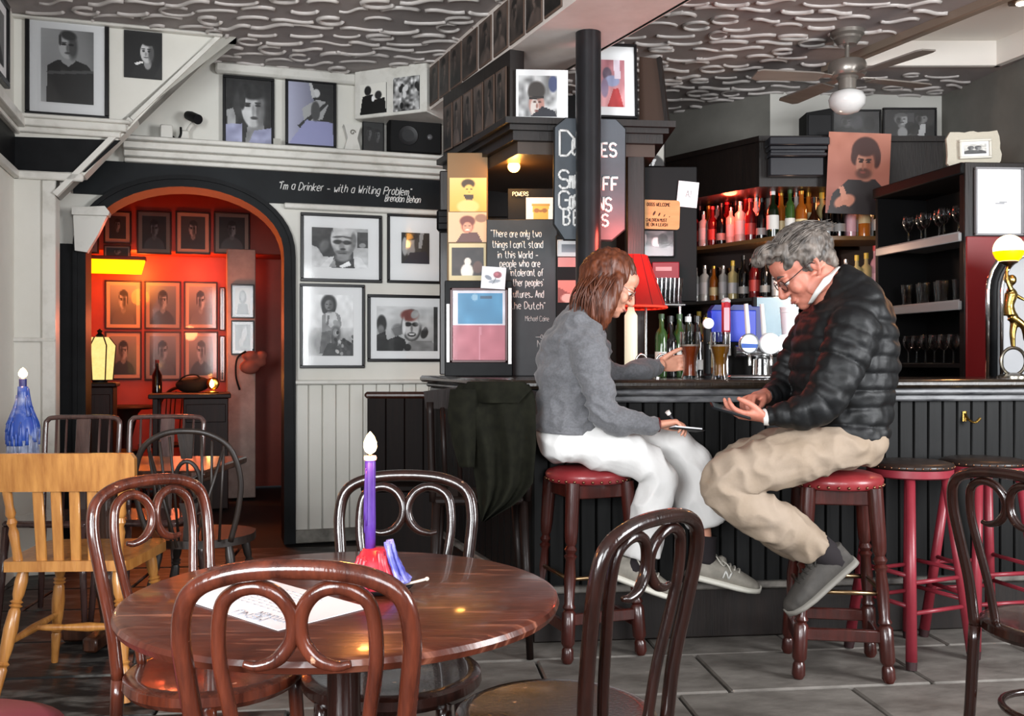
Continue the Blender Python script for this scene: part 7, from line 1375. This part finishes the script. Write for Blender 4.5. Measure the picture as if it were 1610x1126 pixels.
hand(bd, W(1196, 624, 3.50), (-.72, -.62, -.05), (.25, -.15, -1), (-.3, -.8, -.1), [(48, 20, 12), (42, 60, 40), (48, 64, 45), (52, 66, 45)], (.8, .4, .5, 20), 1.0)
o = obj('body', remeshed(bd, .0044, 2, 'body'), SKIN[mn.name], None); o.data.transform(mn.matrix_basis.inverted()); o.parent = mn
eyes(TM, mn, M('grey_iris', '#3a4048', .2))
lips = loc_tubes(TM, [([(.088, -.02, -.061), (.0955, -.008, -.0605), (.0965, 0, -.062), (.0955, .008, -.0605), (.088, .02, -.061)], [.0015, .0035, .004, .0035, .0015], .8)]); obj('lips', lips, M('man_lips', '#94524a', .4), mn, world=True, smooth=3.2)
brow = loc_tubes(TM, [([(.090, sy*.012, .030), (.088, sy*.028, .035), (.077, sy*.047, .028)], [.0025, .0045, .002], .8) for sy in (-1, 1)]); obj('eyebrows', brow, M('grey_brow', '#4a423e', .8), mn, world=True, smooth=3.2)
obj('glasses', loc_tubes(TM, glasses(TM, 'g', None, '', True), 6), M('dark_spectacle_frame', '#2a1414', .25), mn, world=True, smooth=3.2)
lens = MB()
for sy in (-1, 1): lens.add([TM @ Vector(p) for p in ring_pts(.0945, sy*.031, .004, .024, .018, 13)[:-1]], [tuple(range(12))])
obj('lenses', lens, PANE, mn, world=True)
HAIRM = M('grey_hair', '#2b2623', .5, noise=34, col2='#7c726a', stretch=(1, 1, .6), thr=(.35, .7))
hb = MB(); q = MB().ell((0, 0, 0), (.108, .083, .088), 26, 16); hb.add([TM @ (Vector((-.028, 0, .052))+Vector(v)) for v in q.v], q.f)
for p, r in (((.045, 0, .105), (.045, .06, .034)), ((.078, 0, .118), (.034, .05, .026)), ((.1, .0, .122), (.02, .035, .016)), ((-.08, 0, -.005), (.032, .062, .05)), ((-.01, -.06, .025), (.045, .022, .035)), ((-.01, .06, .025), (.045, .022, .035)), ((.02, -.064, .02), (.012, .012, .028)), ((-.06, -.05, -.02), (.03, .024, .04))):
    q = MB().ell((0, 0, 0), r, 16, 10); hb.add([TM @ (Vector(p)+Vector(v)) for v in q.v], q.f)
hm = remeshed(hb, .005, 3, 'hair'); wrinkle(hm, .014, 26, (1, 1, 1), seed=7); wrinkle(hm, .007, 70, (1, 1, .6), seed=8); o = obj('hair', hm, HAIRM, None); hm.transform(mn.matrix_basis.inverted()); o.parent = mn
st = MB(); rnd = random.Random(5)
for k in range(150):
    th_ = rnd.uniform(-1.3, 1.3); y0 = math.sin(th_)*.075; z0 = .052+math.cos(th_)*.086; x0 = rnd.uniform(.0, .07); pts = []
    for j, f in enumerate(np.linspace(0, 1, 4)):
        x = x0-(.13+.05*rnd.random())*f; rr = math.sqrt(max(.05, 1-((x+.028)/.112)**2)); pts.append((x, y0*rr*1.06+rnd.uniform(-.004, .004), .052+(z0-.052)*rr*1.05+.012*math.sin(j*2+k)*.6))
    st.add(*[(lambda q_: ([TM @ Vector(v) for v in q_.v], q_.f))(MB().tube(spl(pts, 4), lerps([.001, .0028, .0026, .0008], 13), 5))][0])
for k in range(45):
    y0 = rnd.uniform(-.05, .05); pts = [(.02, y0, .125), (.065, y0*.95, .140+rnd.uniform(-.006, .008)), (.098, y0*.8, .132+rnd.uniform(-.008, .008)), (.116+rnd.uniform(-.01, .008), y0*.7, .112+rnd.uniform(-.01, .01))]; q_ = MB().tube(spl(pts, 4), lerps([.001, .003, .0026, .0007], 13), 5); st.add([TM @ Vector(v) for v in q_.v], q_.f)
obj('hair_strands', st, HAIRM, mn, world=True, smooth=3.2, kind='stuff')
JKT = M('black_quilted_nylon', '#08090a', .54, spec=.4, noise=20, col2='#0e0f11', bump=(40, .15)); jk = MB(); bf = (.062, .0115)
limb(jk, [(1326, 692, 3.5, 66, .195), (1326, 676, 3.5, 68, .197), (1327, 650, 3.5, 72, .190), (1326, 620, 3.5, 77, .195), (1326, 585, 3.5, 82, .200), (1328, 550, 3.5, 82, .208), (1330, 515, 3.5, 75, .215), (1331, 485, 3.5, 62, .205), (1324, 460, 3.5, 48, .160), (1313, 442, 3.5, 35, .105), (1305, 432, 3.5, 30, .085)], 28, 9, bf)
limb(jk, [(1348, 480, 3.42, 34, .07), (1345, 510, 3.33, 42, .078), (1332, 550, 3.30, 41, .076), (1314, 595, 3.28, 38, .07), (1294, 632, 3.275, 34, .064), (1262, 648, 3.28, 29, .058), (1234, 653, 3.295, 22, .05), (1213, 655, 3.308, 17.5, .042), (1206, 655.5, 3.312, 15, .036)], 24, 9, (.055, .011))
limb(jk, [(1302, 488, 3.60, 34, .07), (1280, 525, 3.66, 36, .072), (1260, 560, 3.67, 34, .068), (1242, 592, 3.67, 31, .062), (1228, 613, 3.64, 24, .054), (1212, 622, 3.58, 18, .044), (1203, 624, 3.545, 15, .036)], 24, 9, (.055, .011))
jm = remeshed(jk, .006, 1, 'quilted_jacket'); wrinkle(jm, .008, 22, (1, 1, 1), seed=11); o = obj('quilted_jacket', jm, JKT, None); jm.transform(mn.matrix_basis.inverted()); o.parent = mn
cl_ = MB()
for dd in (-1, 1): cl_.tube(spl([W(1318, 420, 3.5+dd*.055), W(1302, 438, 3.5+dd*.098), W(1286, 458, 3.5+dd*.085), W(1274, 477, 3.5+dd*.04)], 6), lerps([.008, .013, .015, .011], 19), 10, flat=.35, up=(1, 0, .5))
obj('shirt_collar', cl_, M('pale_shirt', '#cfcbc6', .7), mn, world=True, smooth=3.2)
cuffm = MB(); limb(cuffm, [(1208, 655.5, 3.312, 14, .034), (1200, 656, 3.316, 13, .032)]); obj('shirt_cuff', cuffm, M('pale_shirt', '#cfcbc6', .7), mn, world=True, smooth=3.2)
KH = M('beige_chino', '#968676', .8, noise=6, col2='#8a7967', bump=(110, .1)); kt = MB()
limb(kt, [(1338, 682, 3.5, 44, .160), (1342, 692, 3.5, 42, .185), (1342, 712, 3.5, 36, .175), (1340, 726, 3.5, 24, .14)])
limb(kt, [(1348, 702, 3.41, 31, .095), (1300, 708, 3.37, 36, .096), (1248, 718, 3.345, 42, .096), (1200, 730, 3.335, 41, .090), (1158, 747, 3.33, 37, .082), (1136, 765, 3.33, 33, .075), (1152, 788, 3.33, 32, .074), (1195, 808, 3.34, 34, .074), (1240, 832, 3.36, 33, .072), (1283, 861, 3.38, 28, .066)])
limb(kt, [(1340, 700, 3.58, 31, .09), (1260, 704, 3.64, 36, .09), (1180, 724, 3.67, 34, .084), (1140, 752, 3.68, 30, .075), (1158, 790, 3.67, 29, .072), (1204, 822, 3.65, 28, .07), (1262, 862, 3.62, 26, .065)])
km = remeshed(kt, .0065, 3, 'trousers'); wrinkle(km, .012, 8, (1, 1, 1), seed=14); wrinkle(km, .022, 13, (1.2, 1, 1.2), True, 15); o = obj('trousers', km, KH, None); km.transform(mn.matrix_basis.inverted()); o.parent = mn
sk = MB(); limb(sk, [(1284, 860, 3.38, 24, .056), (1300, 872, 3.39, 23, .052), (1318, 882, 3.395, 22, .046)]); obj('sock', sk, SOCK, mn, world=True, smooth=3.2)
sk = MB(); limb(sk, [(1262, 862, 3.62, 22, .05), (1284, 874, 3.61, 21, .046), (1308, 886, 3.60, 20, .04)]); obj('sock', sk, SOCK, mn, world=True, smooth=3.2)
DSH = M('dark_grey_suede', '#35322f', .75, noise=20, col2='#423e3a', bump=(60, .1)); GSO = M('grey_rubber_sole', '#77736c', .6)
put_shoe(shoe_T(1347, 886, 3.39, .70, -1, .0, 1.06), mn, DSH, GSO, M('dark_lace', '#26231f', .8), True)
put_shoe(shoe_T(1340, 890, 3.61, .68, -1, .0, 1.02), mn, DSH, GSO, M('dark_lace', '#26231f', .8), True)
a_ = W(1148, 646, 3.31); t = thing('smartphone', 'dark smartphone held in the man\'s hands', 'phone', a_, 0); t.rotation_euler = (.25, .28, 0); obj('case', MB().box(-.07, .07, -.034, .034, -.004, .004, .003), BLACK, t); obj('screen', MB().box(-.065, .065, -.03, .03, .0042, .005, 0), M('dim_screen', '#3a4044', .1), t)
for o in list(bpy.data.objects):
    if '_k' in o: del o['_k']
